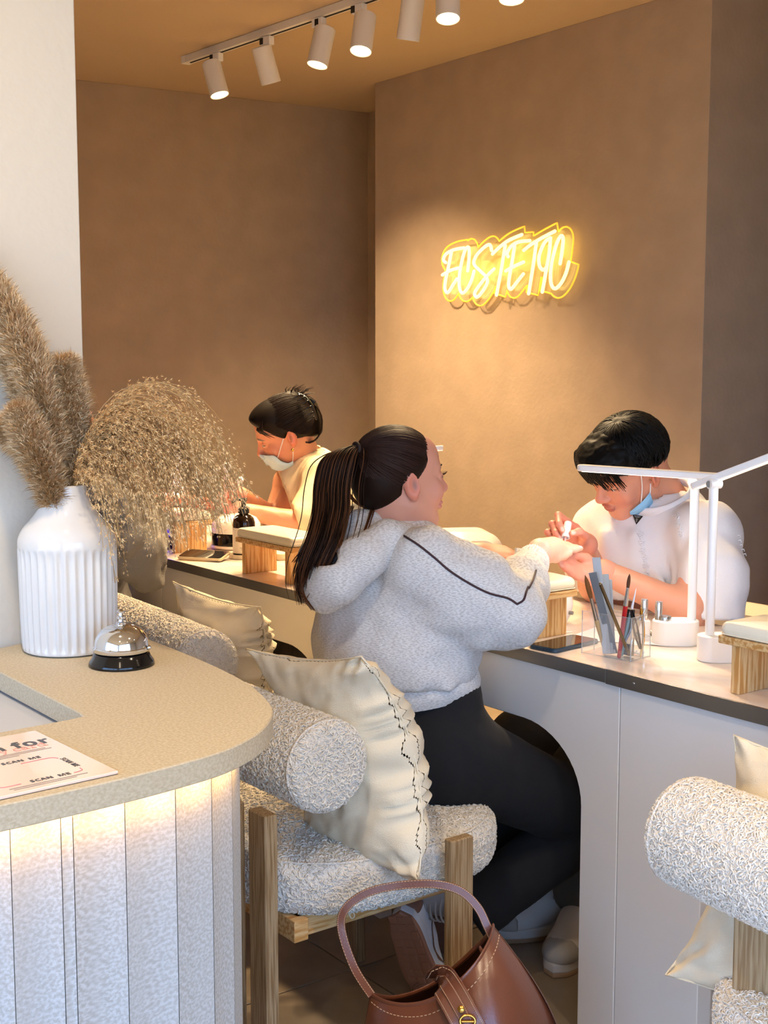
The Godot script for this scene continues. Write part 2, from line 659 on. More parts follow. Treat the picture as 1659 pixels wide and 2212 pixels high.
func materials() -> void:
	var fine := noise_tex(0.06, FastNoiseLite.TYPE_SIMPLEX_SMOOTH, 5)
	var coarse := noise_tex(0.012, FastNoiseLite.TYPE_SIMPLEX_SMOOTH, 4)
	M.fine = fine
	M.coarse = coarse
	M.wall = bump(triplanar(mat("#b69f86", 0.85), Vector3.ONE * 1.3), fine, 0.05)
	M.wall.albedo_texture = noise_tex(0.008, FastNoiseLite.TYPE_SIMPLEX_SMOOTH, 3, ramp2("#f2f2f2", "#ffffff"))
	M.ceil = bump(triplanar(mat("#ccb392", 0.9), Vector3.ONE * 1.1), fine, 0.04)
	M.white_wall = bump(triplanar(mat("#d0c5b4", 0.85), Vector3.ONE * 1.5), fine, 0.05)
	M.dark = mat("#1d1a17", 0.6)
	M.white = mat("#f1efec", 0.35)
	M.white_gloss = mat("#f2f0ee", 0.15)
	M.white_matt = mat("#ece8e2", 0.55)
	M.chrome = mat("#dfe2e6", 0.06, 1.0)
	M.steel = mat("#c5c6c8", 0.22, 1.0)
	M.gold = mat("#d9a94f", 0.2, 1.0)
	M.black_gloss = mat("#0b0b0c", 0.12)
	M.black = mat("#101011", 0.5)
	M.floor = triplanar(mat("#ab9b84", 0.3), Vector3.ONE * 0.8)
	M.floor.albedo_texture = noise_tex(0.01, FastNoiseLite.TYPE_SIMPLEX_SMOOTH, 5, ramp2("#cfcac4", "#ffffff"))
	M.grout = mat("#5b5045", 0.9)
	M.panel = bump(triplanar(mat("#e6e0d6", 0.42), Vector3.ONE * 1.2), coarse, 0.04)
	M.table_top = triplanar(mat("#efe6de", 0.08), Vector3(1.1, 1.1, 2.1))
	M.table_top.albedo_texture = noise_tex(0.007, FastNoiseLite.TYPE_SIMPLEX_SMOOTH, 5, ramp2("#f6ece3", "#ffffff", 0.3, 0.7))
	M.edge = mat("#8f8c88", 0.32, 0.9)
	# felt-like stone of the reception desk
	var fel := noise_tex(0.05, FastNoiseLite.TYPE_SIMPLEX_SMOOTH, 6, ramp2("#e6dccb", "#fffaf0", 0.25, 0.75), 5)
	M.counter = bump(triplanar(mat("#c4baa5", 0.6), Vector3.ONE * 9.0), fine, 0.008)
	M.counter.albedo_texture = fel
	M.counter_front = bump(triplanar(mat("#b7bcbe", 0.7), Vector3.ONE * 14.0), fine, 0.003)  # same stone as the ledge, blue daylight tint put into its colour
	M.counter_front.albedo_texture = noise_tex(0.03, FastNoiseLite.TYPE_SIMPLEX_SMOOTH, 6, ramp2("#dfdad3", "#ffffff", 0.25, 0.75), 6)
	M.desk = mat("#b9bbbf", 0.5)
	# woods: grain runs along y
	var grain := noise_tex(0.02, FastNoiseLite.TYPE_SIMPLEX_SMOOTH, 4, ramp2("#dcbf95", "#ffffff", 0.3, 0.62), 9)
	var grain2 := noise_tex(0.02, FastNoiseLite.TYPE_SIMPLEX_SMOOTH, 4, ramp2("#cdbda6", "#ffffff", 0.3, 0.65), 10)
	M.pine = triplanar(mat("#dcb67e", 0.5), Vector3(9, 0.7, 9))
	M.pine.albedo_texture = grain
	M.pine_flat = triplanar(mat("#d9b27a", 0.5), Vector3(9, 9, 1.0))
	M.pine_flat.albedo_texture = grain
	M.oak = bump(triplanar(mat("#a98e68", 0.55), Vector3(14, 0.6, 14)), grain2, 0.05)
	M.oak.albedo_texture = grain2
	M.boucle = bump(triplanar(mat("#e2dbcf", 0.95), Vector3.ONE * 9.0), noise_tex(0.05, FastNoiseLite.TYPE_CELLULAR, 2), 0.35)
	M.curl = mat("#eee8dc", 0.95)
	M.curl.vertex_color_use_as_albedo = true
	M.linen = bump(triplanar(mat("#ecdfc2", 0.9), Vector3.ONE * 6.0), noise_tex(0.12, FastNoiseLite.TYPE_SIMPLEX_SMOOTH, 3), 0.06)
	M.pad = mat("#efe3c8", 0.38)
	M.skin = mat("#ffffff", 0.48)
	M.skin.vertex_color_use_as_albedo = true
	M.skin.subsurf_scatter_enabled = true
	M.skin.subsurf_scatter_strength = 0.12

func block(x0: float, x1: float, y0: float, y1: float, z0: float, z1: float, r := 0.002) -> Mb:
	var m := Mb.new()
	rbox(m, Vector3(x1 - x0, y1 - y0, z1 - z0), r, Transform3D(Basis(), Vector3(x0 + x1, y0 + y1, z0 + z1) * 0.5), 1)
	return m

func room() -> void:
	var H := 2.6
	# floor slab with tiles laid on it
	var f := struct("floor", block(-4.2, 3.9, -0.2, -0.012, -3.4, 4.2), M.grout)
	f.transform = TF
	var tiles := []
	var tones := []
	for k in 4:
		var mm: StandardMaterial3D = M.floor.duplicate()
		mm.albedo_color = M.floor.albedo_color.darkened(0.03 * k)
		mm.uv1_offset = Vector3(0.31 * k, 0.17 * k, 0.43 * k)
		tones.append(mm)
	var tm := block(-0.2985, 0.2985, -0.012, 0.0, -0.2985, 0.2985, 0.0015).mesh()
	for ix in 13:
		for iz in 12:
			var o := part(f, "tile", tm, tones[rng.randi() % 4])
			o.position = Vector3(-3.9 + 0.6 * ix, 0, -3.1 + 0.6 * iz)
	struct("ceiling", block(-4.2, 3.9, H, H + 0.15, -3.4, 4.2), M.ceil).transform = TF
	# wall with the sign: a projecting breast of wall, and the recesses on either side of it
	struct("wall_sign", block(-3.0585, -1.1965, 0.0, H, -3.2, -1.6695), M.wall).transform = TF
	struct("wall_recess", block(-4.2, -3.0, 0.0, H, -3.3, -2.03), M.wall).transform = TF
	struct("wall_alcove", block(-1.3, -0.5, 0.0, H, -3.3, -2.75), M.wall).transform = TF
	struct("wall_added_right", block(-0.55, 3.9, 0.0, H, -3.3, -1.6695), M.wall).transform = TF  # unseen wall, added to keep window light out of the alcove
	var m := block(-0.15, 0.0, 0.0, H, -1.6, 5.4)
	var lw := struct("wall_left", m, M.wall)
	lw.transform = TF * Transform3D(Basis(Vector3.UP, -0.1145), Vector3(-3.7, 0, -1.25))
	# white wall end beside the reception desk
	struct("wall_pillar", block(-0.16, 0.006, 0.0, H, 1.08, 4.2), M.white_wall).transform = TF
	var wr := Mb.new()
	wr.add(block(-4.2, -0.1, 0.0, H, 4.1, 4.25)); wr.add(block(-0.1, 3.9, 0.0, 0.2, 4.1, 4.25)); wr.add(block(-0.1, 3.9, 2.45, H, 4.1, 4.25))
	struct("wall_rear", wr, M.white_wall).transform = TF
	var w2 := Node3D.new()
	w2.name = "window_2"; add_child(w2); w2.transform = TF; w2.set_meta("kind", "structure")
	for k in 3:
		var x0 := -0.1 + 1.26 * k
		part(w2, "pane", block(x0 + 0.03, x0 + 1.23, 0.23, 2.42, 4.17, 4.18), glass("#f4fbff", 0.04))
		part(w2, "mullion", block(x0 - 0.03, x0 + 0.03, 0.2, 2.45, 4.13, 4.21), M.dark)
	# shop front behind the camera: a wide window
	var wf := Mb.new()
	wf.add(block(3.7, 3.9, 0.0, 0.25, -3.4, 4.2)); wf.add(block(3.7, 3.9, 2.45, H, -3.4, 4.2))
	wf.add(block(3.7, 3.9, 0.25, 2.45, -3.4, 0.4)); wf.add(block(3.7, 3.9, 0.25, 2.45, 3.6, 4.2))
	struct("wall_front", wf, M.white_wall).transform = TF
	var wn := Node3D.new()
	wn.name = "window_1"; add_child(wn); wn.transform = TF; wn.set_meta("kind", "structure")
	for k in 3:
		var z0 := 0.4 + 1.0667 * k
		part(wn, "pane", block(3.79, 3.8, 0.28, 2.42, z0 + 0.03, z0 + 1.037), glass("#f4fbff", 0.04))
		part(wn, "mullion", block(3.76, 3.84, 0.25, 2.45, z0 - 0.03, z0 + 0.03), M.dark)
	part(wn, "mullion", block(3.76, 3.84, 0.25, 2.45, 3.57, 3.63), M.dark)
	# door leaf edge in the right recess
	var d := Node3D.new()
	d.name = "door_1"; add_child(d); d.transform = TF; d.set_meta("kind", "structure")
	part(d, "leaf", block(-0.72, -0.56, 0.0, 2.1, -2.75, -2.71), M.wall)
	part(d, "frame", block(-0.79, -0.73, 0.0, 2.16, -2.75, -2.695), M.wall)
	var hd := Mb.new()
	rbox(hd, Vector3(0.05, 0.13, 0.02), 0.008, Transform3D(Basis(), Vector3(-0.655, 1.17, -2.7)))
	part(d, "lock_plate", hd, M.dark)
	track_lights()
	ceiling_lights()
	sign_lights()

func spot_can(at: Vector3, aim: Vector3, lit: bool, label: String, clip_black: bool) -> void:
	# at: where the clip meets the track; aim: direction in which the cylinder throws its light
	var o := thing("track_spotlight", label, "spotlight", at, 0.0, "track spotlights")
	var m := Mb.new()
	rbox(m, Vector3(0.05, 0.032, 0.026), 0.003, Transform3D(Basis(Vector3.UP, -0.72), Vector3(0, -0.018, 0)))
	part(o, "adapter", m, M.white)
	m = Mb.new()
	rbox(m, Vector3(0.019, 0.024, 0.027), 0.002, Transform3D(Basis(Vector3.UP, -0.72), Vector3(0, -0.018, 0) + Basis(Vector3.UP, -0.72) * Vector3(0.0 if clip_black else -0.018, 0, 0.0005)))
	part(o, "clip", m, M.dark)
	m = Mb.new()
	tube(m, [Vector3(0, -0.03, 0), Vector3(0, -0.062, 0)], 0.0048, 10)
	part(o, "stem", m, M.white)
	var x := frame(Vector3(0.020 * signf(-aim.x + 0.001), -0.047, 0.0), -aim)
	var side := Vector3(0, 1, 0).cross(aim).normalized()
	# the can hangs beside the stem
	var c := x.origin + aim * 0.055 + (Vector3(0, -1, 0) - aim * aim.dot(Vector3(0, -1, 0))).normalized() * 0.0
	x.origin = c
	m = Mb.new()
	lathe(m, [Vector2(0.0005, 0.066), Vector2(0.034, 0.066), Vector2(0.0375, 0.063), Vector2(0.0375, -0.066), Vector2(0.0345, -0.066), Vector2(0.031, -0.045), Vector2(0.0005, -0.045)], 36, x)
	part(o, "can", m, M.white_matt)
	m = Mb.new()
	lathe(m, [Vector2(0.0365, -0.0655), Vector2(0.0375, -0.068), Vector2(0.0355, -0.069), Vector2(0.0335, -0.066)], 36, x)
	part(o, "rim_ring", m, M.white)
	m = Mb.new()
	lathe(m, [Vector2(0.0005, -0.047), Vector2(0.0298, -0.047), Vector2(0.0330, -0.0655), Vector2(0.0334, -0.0655), Vector2(0.0305, -0.046), Vector2(0.0005, -0.046)], 36, x)
	part(o, "lamp_glow", m, glow("#ffe9b8", 5.0))
	var l := SpotLight3D.new()
	l.name = "spot_light"
	l.light_color = WARM
	l.light_energy = SPOT_E
	l.spot_angle = 48.0
	l.spot_angle_attenuation = 0.8
	l.spot_range = 12.0
	l.spot_attenuation = 2.0
	l.light_size = 0.03
	l.shadow_enabled = true
	o.add_child(l)
	l.transform = frame(x * Vector3(0, -0.072, 0), -aim) * Transform3D(Basis(Vector3.RIGHT, -PI / 2), Vector3.ZERO)

func track_lights() -> void:
	var a := Vector3(-0.8025, 2.585, -5.401)
	var b := Vector3(0.93, 2.585, -3.34)
	var dir := (b - a).normalized()
	var o := thing("lighting_track", "white ceiling track carrying the row of small spotlights", "lighting track", a)
	var yaw := Basis(dir, Vector3.UP, dir.cross(Vector3.UP))
	var ln := (b - a).length()
	var m := Mb.new()
	rbox(m, Vector3(ln, 0.028, 0.036), 0.002, Transform3D(yaw, dir * ln * 0.5))
	part(o, "rail", m, M.white_matt)
	m = Mb.new()
	rbox(m, Vector3(ln - 0.08, 0.004, 0.008), 0.001, Transform3D(yaw, dir * ln * 0.5 + Vector3(0, -0.0145, 0)))
	part(o, "slot", m, M.dark)
	m = Mb.new()
	rbox(m, Vector3(0.03, 0.03, 0.038), 0.003, Transform3D(yaw, dir * 0.012))
	part(o, "end_cap", m, M.white)
	var spots := [
		[Vector3(-0.6512, 2.571, -5.21), Vector3(0.26, -0.95, 0.16), "first spotlight on the ceiling track from its far left end"],
		[Vector3(-0.432, 2.571, -4.955), Vector3(0.25, -0.93, -0.26), "second spotlight on the track, tilted away, no glow showing"],
		[Vector3(-0.2277, 2.571, -4.701), Vector3(-0.21, -0.96, 0.16), "third spotlight on the track, with a black clip face"],
		[Vector3(-0.0834, 2.571, -4.527), Vector3(-0.12, -0.95, 0.3), "fourth spotlight on the track, showing its round glowing mouth"],
		[Vector3(0.0733, 2.571, -4.305), Vector3(-0.13, -0.95, -0.24), "fifth spotlight on the track, tilted away and dark below"],
		[Vector3(0.1744, 2.571, -4.113), Vector3(0.0, -0.96, 0.28), "sixth spotlight, glowing mouth just under the top of the photo"],
		[Vector3(0.3471, 2.571, -3.889), Vector3(0.0, -0.98, 0.2), "spotlight cut off by the top edge, only its lit rim in view"]]
	for k in spots.size():
		spot_can(spots[k][0], spots[k][1].normalized(), true, spots[k][2], k == 2)

func ceiling_lights() -> void:
	# recessed downlights over the reception and the front of the shop, above the frame
	for q in [[-0.3, -1.0, "above the call bell"], [0.9, -0.9, "above the right foreground chair"], [-0.2, 0.4, "behind the reception desk"], [1.3, 0.3, "nearest the shop window"], [0.3, 1.5, "furthest back in the shop"], [2.0, -1.2, "at the table's window end"]]:
		var o := thing("ceiling_downlight", "recessed ceiling downlight out of view " + q[2], "ceiling light", Vector3(q[0], 2.6, q[1]), 0.0, "downlights over the front of the shop")
		var m := Mb.new()
		lathe(m, [Vector2(0.05, 0.0), Vector2(0.056, -0.004), Vector2(0.044, -0.006), Vector2(0.043, 0.0)], 28)
		part(o, "ring", m, M.white)
		m = Mb.new()
		lathe(m, [Vector2(0.0005, -0.003), Vector2(0.043, -0.003), Vector2(0.043, 0.0)], 28)
		part(o, "lamp_glow", m, glow("#fff0d2", 4.0))
		var l := SpotLight3D.new()
		l.name = "spot_light"
		l.light_color = Color(1.0, 0.9, 0.76)
		l.light_energy = DOWN_E
		l.spot_angle = 60.0; l.spot_angle_attenuation = 0.9
		l.spot_range = 12.0; l.spot_attenuation = 2.0
		l.light_size = 0.04
		l.shadow_enabled = true
		o.add_child(l)
		l.position = Vector3(0, -0.02, 0)
		l.rotation_degrees = Vector3(-90, 0, 0)

func sign_lights() -> void:
	# hand-lettered neon: strokes in wall coordinates (along the wall, height)
	var wx := Transform3D(Basis(TX, Vector3.UP, TZ), Vector3(-0.04, 0, -5.89))
	var S := [
		[Vector2(0.5592, 1.783), Vector2(0.5436, 1.794), Vector2(0.5589, 1.817), Vector2(0.612, 1.831), Vector2(0.6762, 1.834)],
		[Vector2(0.5965, 1.828), Vector2(0.5813, 1.779), Vector2(0.5598, 1.717), Vector2(0.5539, 1.677), Vector2(0.5732, 1.66), Vector2(0.6073, 1.691), Vector2(0.6317, 1.713)],
		[Vector2(0.5378, 1.734), Vector2(0.5878, 1.749), Vector2(0.6406, 1.756)],
		[Vector2(0.6986, 1.741), Vector2(0.707, 1.799), Vector2(0.7035, 1.834), Vector2(0.6824, 1.826), Vector2(0.6618, 1.782), Vector2(0.6471, 1.724), Vector2(0.6476, 1.677), Vector2(0.6662, 1.654), Vector2(0.6966, 1.67), Vector2(0.7233, 1.704), Vector2(0.7376, 1.738)],
		[Vector2(0.8424, 1.812), Vector2(0.8333, 1.834), Vector2(0.8044, 1.83), Vector2(0.7518, 1.799), Vector2(0.7373, 1.766), Vector2(0.7762, 1.736), Vector2(0.8119, 1.711), Vector2(0.8181, 1.688), Vector2(0.7894, 1.654), Vector2(0.7571, 1.634), Vector2(0.7419, 1.649), Vector2(0.7653, 1.675), Vector2(0.8119, 1.711), Vector2(0.858, 1.739)],
		[Vector2(0.8483, 1.798), Vector2(0.8908, 1.822), Vector2(0.9413, 1.843), Vector2(1.016, 1.859)],
		[Vector2(0.9219, 1.825), Vector2(0.9008, 1.736), Vector2(0.874, 1.637)],
		[Vector2(0.9397, 1.781), Vector2(0.9338, 1.796), Vector2(0.9586, 1.821), Vector2(1.002, 1.833), Vector2(1.06, 1.833)],
		[Vector2(0.9777, 1.829), Vector2(0.965, 1.77), Vector2(0.9492, 1.707), Vector2(0.9442, 1.67), Vector2(0.9585, 1.656), Vector2(0.9887, 1.679), Vector2(1.027, 1.71)],
		[Vector2(0.9265, 1.727), Vector2(0.971, 1.741), Vector2(1.028, 1.755)],
		[Vector2(1.028, 1.799), Vector2(1.068, 1.818), Vector2(1.131, 1.839), Vector2(1.196, 1.857)],
		[Vector2(1.097, 1.823), Vector2(1.08, 1.733), Vector2(1.058, 1.634)],
		[Vector2(1.173, 1.834), Vector2(1.167, 1.778), Vector2(1.15, 1.707), Vector2(1.133, 1.637)],
		[Vector2(1.173, 1.834), Vector2(1.142, 1.82), Vector2(1.114, 1.775), Vector2(1.115, 1.738), Vector2(1.134, 1.719), Vector2(1.155, 1.728)],
		[Vector2(1.226, 1.736), Vector2(1.236, 1.784), Vector2(1.24, 1.827), Vector2(1.227, 1.837), Vector2(1.205, 1.808), Vector2(1.183, 1.748), Vector2(1.176, 1.698), Vector2(1.182, 1.661), Vector2(1.203, 1.646), Vector2(1.234, 1.666), Vector2(1.258, 1.701), Vector2(1.272, 1.739)],
	]
	var o := thing("neon_sign", "yellow neon sign lettered ECSTETIC on a clear backing on the brown wall", "neon sign", wx.origin + Vector3(0, 1.7, 0), TURN)
	var mid := S[0][0] as Vector2
	var tubes := glow("#ffe88c", 2.2)
	var shape := []
	for st in S:
		var fl := PackedVector2Array(catmull(st, 5))
		var pts := []
		for p in fl: pts.append(Vector3(p.x, p.y - 1.7, 0.05))
		var m := Mb.new()
		tube(m, pts, 0.0066, 10, 2)
		part(o, "neon_tube", m, tubes)
		var off := Geometry2D.offset_polyline(fl, 0.034, Geometry2D.JOIN_ROUND, Geometry2D.END_ROUND)
		if off.size(): shape.append(off[0])
	while shape.size() > 1:
		var merged := false
		for k in range(1, shape.size()):
			var u := Geometry2D.merge_polygons(shape[0], shape[k])
			var outer := []
			for q in u:
				if not Geometry2D.is_polygon_clockwise(q): outer.append(q)
			if outer.size() == 1:
				shape[0] = outer[0]; shape.remove_at(k); merged = true
				break
		if not merged: break
	var poly: PackedVector2Array = shape[0]
	for k in poly.size(): poly[k].y -= 1.7
	var bm := Mb.new()
	extr(bm, poly, 0.028, 0.034, 0.0, Transform3D(), 60.0)
	part(o, "backing", bm, glass("#fff3c0", 0.06))
	var em := Mb.new()
	var loop := []
	for p in poly: loop.append(Vector3(p.x, p.y, 0.031))
	tube(em, loop, 0.0034, 6, 0, true)
	part(o, "neon_edge_glow", em, glow("#ffc53d", 0.75))
	for k in 6:
		var l := OmniLight3D.new()
		l.name = "neon_light"
		l.light_color = Color(1.0, 0.80, 0.32)
		l.light_energy = 0.009
		l.light_size = 0.05
		l.omni_range = 10.0; l.omni_attenuation = 2.0
		l.shadow_enabled = true
		o.add_child(l, true)
		l.position = Vector3(lerpf(0.62, 1.22, k / 5.0), lerpf(0.03, 0.09, k / 5.0), 0.068)

func nail_table() -> void:
	var o := thing("nail_table", "long nail table with glossy white top, metal edge strip and beige arched front", "table", TO, TURN)
	part(o, "tabletop", block(-3.4, 1.6, 0.745, 0.77, -0.53, -0.001, 0.002), M.table_top)
	part(o, "edge_strip", block(-3.4, -0.03, 0.744, 0.7715, 0.0, 0.004, 0.001), M.edge)
	part(o, "edge_strip", block(-0.028, 1.6, 0.743, 0.7725, 0.001, 0.006, 0.001), M.edge)
	var sc := Mb.new()
	lathe(sc, [Vector2(0.0001, 0.0012), Vector2(0.0022, 0.0008), Vector2(0.0028, 0)], 12, Transform3D(Basis(Vector3.RIGHT, PI / 2), Vector3(0.045, 0.758, 0.006)))
	part(o, "screw", sc, M.steel)
	var arches := [[-2.88, -2.69, -2.01, -1.921], [-1.919, -1.70, -1.02, -0.961], [-0.959, -0.78, -0.10, -0.001], [0.001, 0.206, 0.86, 0.96], [0.962, 1.16, 1.5, 1.6]]
	for a in arches:
		var p := PackedVector2Array([Vector2(a[0], 0.0), Vector2(a[0], 0.744), Vector2(a[3], 0.744), Vector2(a[3], 0.0), Vector2(a[2], 0.0)])
		for k in 13:
			var an := PI / 2 * k / 12.0
			p.append(Vector2(a[2] - 0.17 * (1.0 - cos(an)), 0.475 + 0.145 * sin(an)))
		for k in 13:
			var an := PI / 2 * (1.0 - k / 12.0)
			p.append(Vector2(a[1] + 0.17 * (1.0 - cos(an)), 0.475 + 0.145 * sin(an)))
		p.append(Vector2(a[1], 0.0))
		var m := Mb.new()
		extr(m, p, -0.045, -0.006, 0.0015)
		part(o, "front_panel", m, M.panel)
	# cross walls under the top, one behind each pier
	for x in [-3.3, -2.0, -0.98, 0.1, 1.05]:
		part(o, "support_wall", block(x - 0.02, x + 0.02, 0.0, 0.744, -0.5, -0.046), M.panel)

func counter_outline() -> Array:
	var pts := [Vector2(-0.4, -1.857), Vector2(-0.33, -1.762), Vector2(-0.26, -1.664), Vector2(-0.2, -1.572), Vector2(-0.158, -1.495), Vector2(-0.130, -1.42), Vector2(-0.120, -1.365), Vector2(-0.127, -1.295), Vector2(-0.154, -1.232), Vector2(-0.196, -1.183), Vector2(-0.238, -1.143), Vector2(-0.283, -1.105), Vector2(-0.328, -1.070), Vector2(-0.5, -0.94), Vector2(-0.75, -0.752)]
	return catmull(pts, 5)

func reception() -> void:
	var o := thing("reception_desk", "pale reception desk with a rounded stone-look ledge and glowing light strip underneath", "reception desk", Vector3(-0.35, 0, -1.3))
	var off := o.position
	var line := counter_outline()
	var poly := PackedVector2Array()
	for p in line: poly.append(Vector2(p.x - off.x, -(p.y - off.z)))
	# inner edge of the L-shaped ledge: front arm, notch corner, back arm
	for q in [Vector2(-0.885, -0.926), Vector2(-0.41, -1.28), Vector2(-0.335, -1.341), Vector2(-0.322, -1.355), Vector2(-0.33, -1.370), Vector2(-0.471, -1.558), Vector2(-0.54, -1.652)]:
		poly.append(Vector2(q.x - off.x, -(q.y - off.z)))
	var lay := Transform3D(Basis(Vector3.RIGHT, -PI / 2), Vector3.ZERO)
	var m := Mb.new()
	extr(m, poly, 0.956, 0.98, 0.0012, lay)
	part(o, "ledge", m, M.counter)
	m = Mb.new()
	var inner := PackedVector2Array()
	for q in [Vector2(-0.335, -1.30), Vector2(-0.30, -1.36), Vector2(-0.46, -1.60), Vector2(-0.525, -1.665), Vector2(-1.05, -1.36), Vector2(-0.86, -0.88)]:
		inner.append(Vector2(q.x - off.x, -(q.y - off.z)))
	extr(m, inner, 0.925, 0.953, 0.001, lay)
	part(o, "desk_surface", m, M.desk)
	# body: scalloped panels that follow the ledge, set back from it
	var body := []
	for k in line.size():
		var d: Vector2 = (line[mini(k + 1, line.size() - 1)] - line[maxi(k - 1, 0)]).normalized()
		body.append(line[k] - Vector2(-d.y, d.x) * -0.0 - Vector2(d.y, -d.x) * -0.0 + Vector2(-d.y, d.x) * 0.0)
	var inset := []
	for k in line.size():
		var d: Vector2 = (line[mini(k + 1, line.size() - 1)] - line[maxi(k - 1, 0)]).normalized()
		var nn := Vector2(-d.y, d.x)
		if nn.dot(Vector2(-0.45, -1.45) - line[k]) < 0.0: nn = -nn
		inset.append(line[k] + nn * 0.036)
	var cum := [0.0]
	for k in range(1, inset.size()): cum.append(cum[k - 1] + (inset[k] - inset[k - 1]).length())
	var total: float = cum[cum.size() - 1]
	var at := func(s: float) -> Vector2:
		var k := 0
		while k < cum.size() - 2 and cum[k + 1] < s: k += 1
		return inset[k].lerp(inset[k + 1], (s - cum[k]) / maxf(cum[k + 1] - cum[k], 1e-6))
	# seams by arc length, read from the front of the desk
	var seams := []
	for px in [513.0, 499.0, 455.0, 375.0, 263.0, 152.0, 125.0, 14.0, -60.0, -150.0, -240.0]:
		var best := 0.0; var bd := 1e9
		var s: float = total * 0.42
		while s < total:
			var p: Vector2 = at.call(s)
			var e := absf(829.5 + 2800.0 * p.x / -p.y * 0.977 - px)
			if e < bd: bd = e; best = s
			s += 0.0015
		seams.append(best)
	seams.sort()
	var first: float = seams[0]
	for k in 8: seams.insert(0, first - (k + 1) * first / 8.0)
	for k in seams.size() - 1:
		var s0: float = seams[k] + 0.0004; var s1: float = seams[k + 1] - 0.0004
		if s1 - s0 < 0.002: continue
		var depth := clampf((s1 - s0) * 0.07, 0.0008, 0.0035)
		m = Mb.new()
		var f := func(u: float, w: float) -> Vector3:
			var s := lerpf(s0, s1, u)
			var p: Vector2 = at.call(s)
			var q: Vector2 = at.call(minf(s + 0.002, total))
			var r: Vector2 = at.call(maxf(s - 0.002, 0.0))
			var d := (q - r).normalized()
			var nn := Vector2(-d.y, d.x)
			if nn.dot(Vector2(-0.45, -1.45) - p) < 0.0: nn = -nn
			p += nn * (depth * sin(PI * u) + 0.0)
			return Vector3(p.x, 0.956 * w, p.y) - off
		sheet(m, f, 10, 1)
		# give the panel its thickness
		var back := Mb.new()
		var g := func(u: float, w: float) -> Vector3:
			var p: Vector3 = f.call(u, w)
			var toward := (Vector3(-0.45, 0, -1.45) - (p + off)); toward.y = 0
			return p + toward.normalized() * 0.012
		sheet(back, g, 10, 1)
		for q in m.v.size():
			var outw := (m.v[q] + off) - Vector3(-0.45, 0, -1.45); outw.y = 0
			if m.n[q].dot(outw) < 0.0: m.n[q] = -m.n[q]
			if back.n[q].dot(outw) > 0.0: back.n[q] = -back.n[q]
		m.add(back)
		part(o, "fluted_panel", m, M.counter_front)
	# light strip under the ledge
	var strip := []
	var lights := []
	var s := total * 0.36
	while s < total:
		var p: Vector2 = at.call(s)
		var out: Vector2 = (p - Vector2(-0.45, -1.45)).normalized()
		strip.append(Vector3(p.x + out.x * 0.010, 0.9525, p.y + out.y * 0.010) - off)
		s += 0.012
	m = Mb.new()
	tube(m, strip, Vector2(0.0035, 0.0022), 6, 1, false, Vector3.UP)
	part(o, "led_strip", m, glow("#ffd28a", 1.0))
	s = total * 0.40
	while s < total:
		var p: Vector2 = at.call(s)
		var out: Vector2 = (p - Vector2(-0.45, -1.45)).normalized()
		var l := OmniLight3D.new()
		l.name = "strip_light"
		l.light_color = Color(1.0, 0.76, 0.42)
		l.light_energy = LED_E
		l.light_size = 0.01
		l.omni_range = 6.0; l.omni_attenuation = 2.0
		l.shadow_enabled = true
		o.add_child(l, true)
		l.position = Vector3(p.x + out.x * 0.014, 0.945, p.y + out.y * 0.014) - off
		s += 0.05
	# bell
	var b := thing("call_bell", "chrome dome call bell on a black base on the reception desk", "call bell", Vector3(-0.3295, 0.98, -1.598))
	m = Mb.new()
	lathe(m, [Vector2(0.0005, 0), Vector2(0.0405, 0), Vector2(0.0412, 0.002), Vector2(0.040, 0.0055), Vector2(0.0362, 0.011), Vector2(0.0345, 0.016), Vector2(0.032, 0.0178), Vector2(0.0005, 0.0178)], 48)
	part(b, "base", m, M.black_gloss)
	m = Mb.new()
	lathe(m, [Vector2(0.0345, 0.0185), Vector2(0.0352, 0.0195), Vector2(0.0350, 0.0235), Vector2(0.0336, 0.0245), Vector2(0.0333, 0.0285), Vector2(0.0318, 0.0345), Vector2(0.0285, 0.0405), Vector2(0.0235, 0.0455), Vector2(0.017, 0.0490), Vector2(0.010, 0.0508), Vector2(0.0005, 0.0512)], 48)
	part(b, "dome", m, M.chrome)
	m = Mb.new()
	lathe(m, [Vector2(0.0062, 0.0505), Vector2(0.0062, 0.0545), Vector2(0.0035, 0.0555), Vector2(0.003, 0.058), Vector2(0.0052, 0.0592), Vector2(0.0052, 0.0618), Vector2(0.003, 0.063), Vector2(0.0027, 0.066), Vector2(0.0046, 0.0668), Vector2(0.0048, 0.0685), Vector2(0.003, 0.070), Vector2(0.0005, 0.0703)], 24)
	part(b, "plunger", m, M.chrome)
	m = Mb.new()
	lathe(m, [Vector2(0.0005, 0.004), Vector2(0.002, 0.0036), Vector2(0.003, 0.002), Vector2(0.003, 0)], 12, Transform3D(Basis(Vector3.BACK, -1.35), Vector3(0.0345, 0.023, 0.006)))
	part(b, "rivet", m, M.chrome)
	# acrylic card
	var c := thing("counter_card", "pink acrylic card with loyalty text lying flat at the front of the reception desk", "card", Vector3(-0.42, 0.9805, -1.21))
	var cp := Vector3(-0.2435, 0.982, -1.155)
	var cq := Vector3(-0.3463, 0.982, -1.296)
	var cr := Vector3(-0.3371, 0.982, -1.077)
	var ex := (cp - cr).normalized(); var ez := (cp - cq).normalized()
	var rot := Basis(ex, Vector3.UP, ex.cross(Vector3.UP)).orthonormalized()
	c.transform = Transform3D(rot, cp - Vector3(0, 0.0015, 0))
	var wdt := 0.2; var hgt := 0.1745
	part(c, "sheet", block(-wdt, 0, 0, 0.003, -hgt, 0, 0.0008), mat("#e3cdbb", 0.06))
	var ink := mat("#3a3636", 0.3)
	text(c, "n for", 0.027, Vector3(-0.005, 0.0032, -0.1345), ink, "Droid Sans", true)
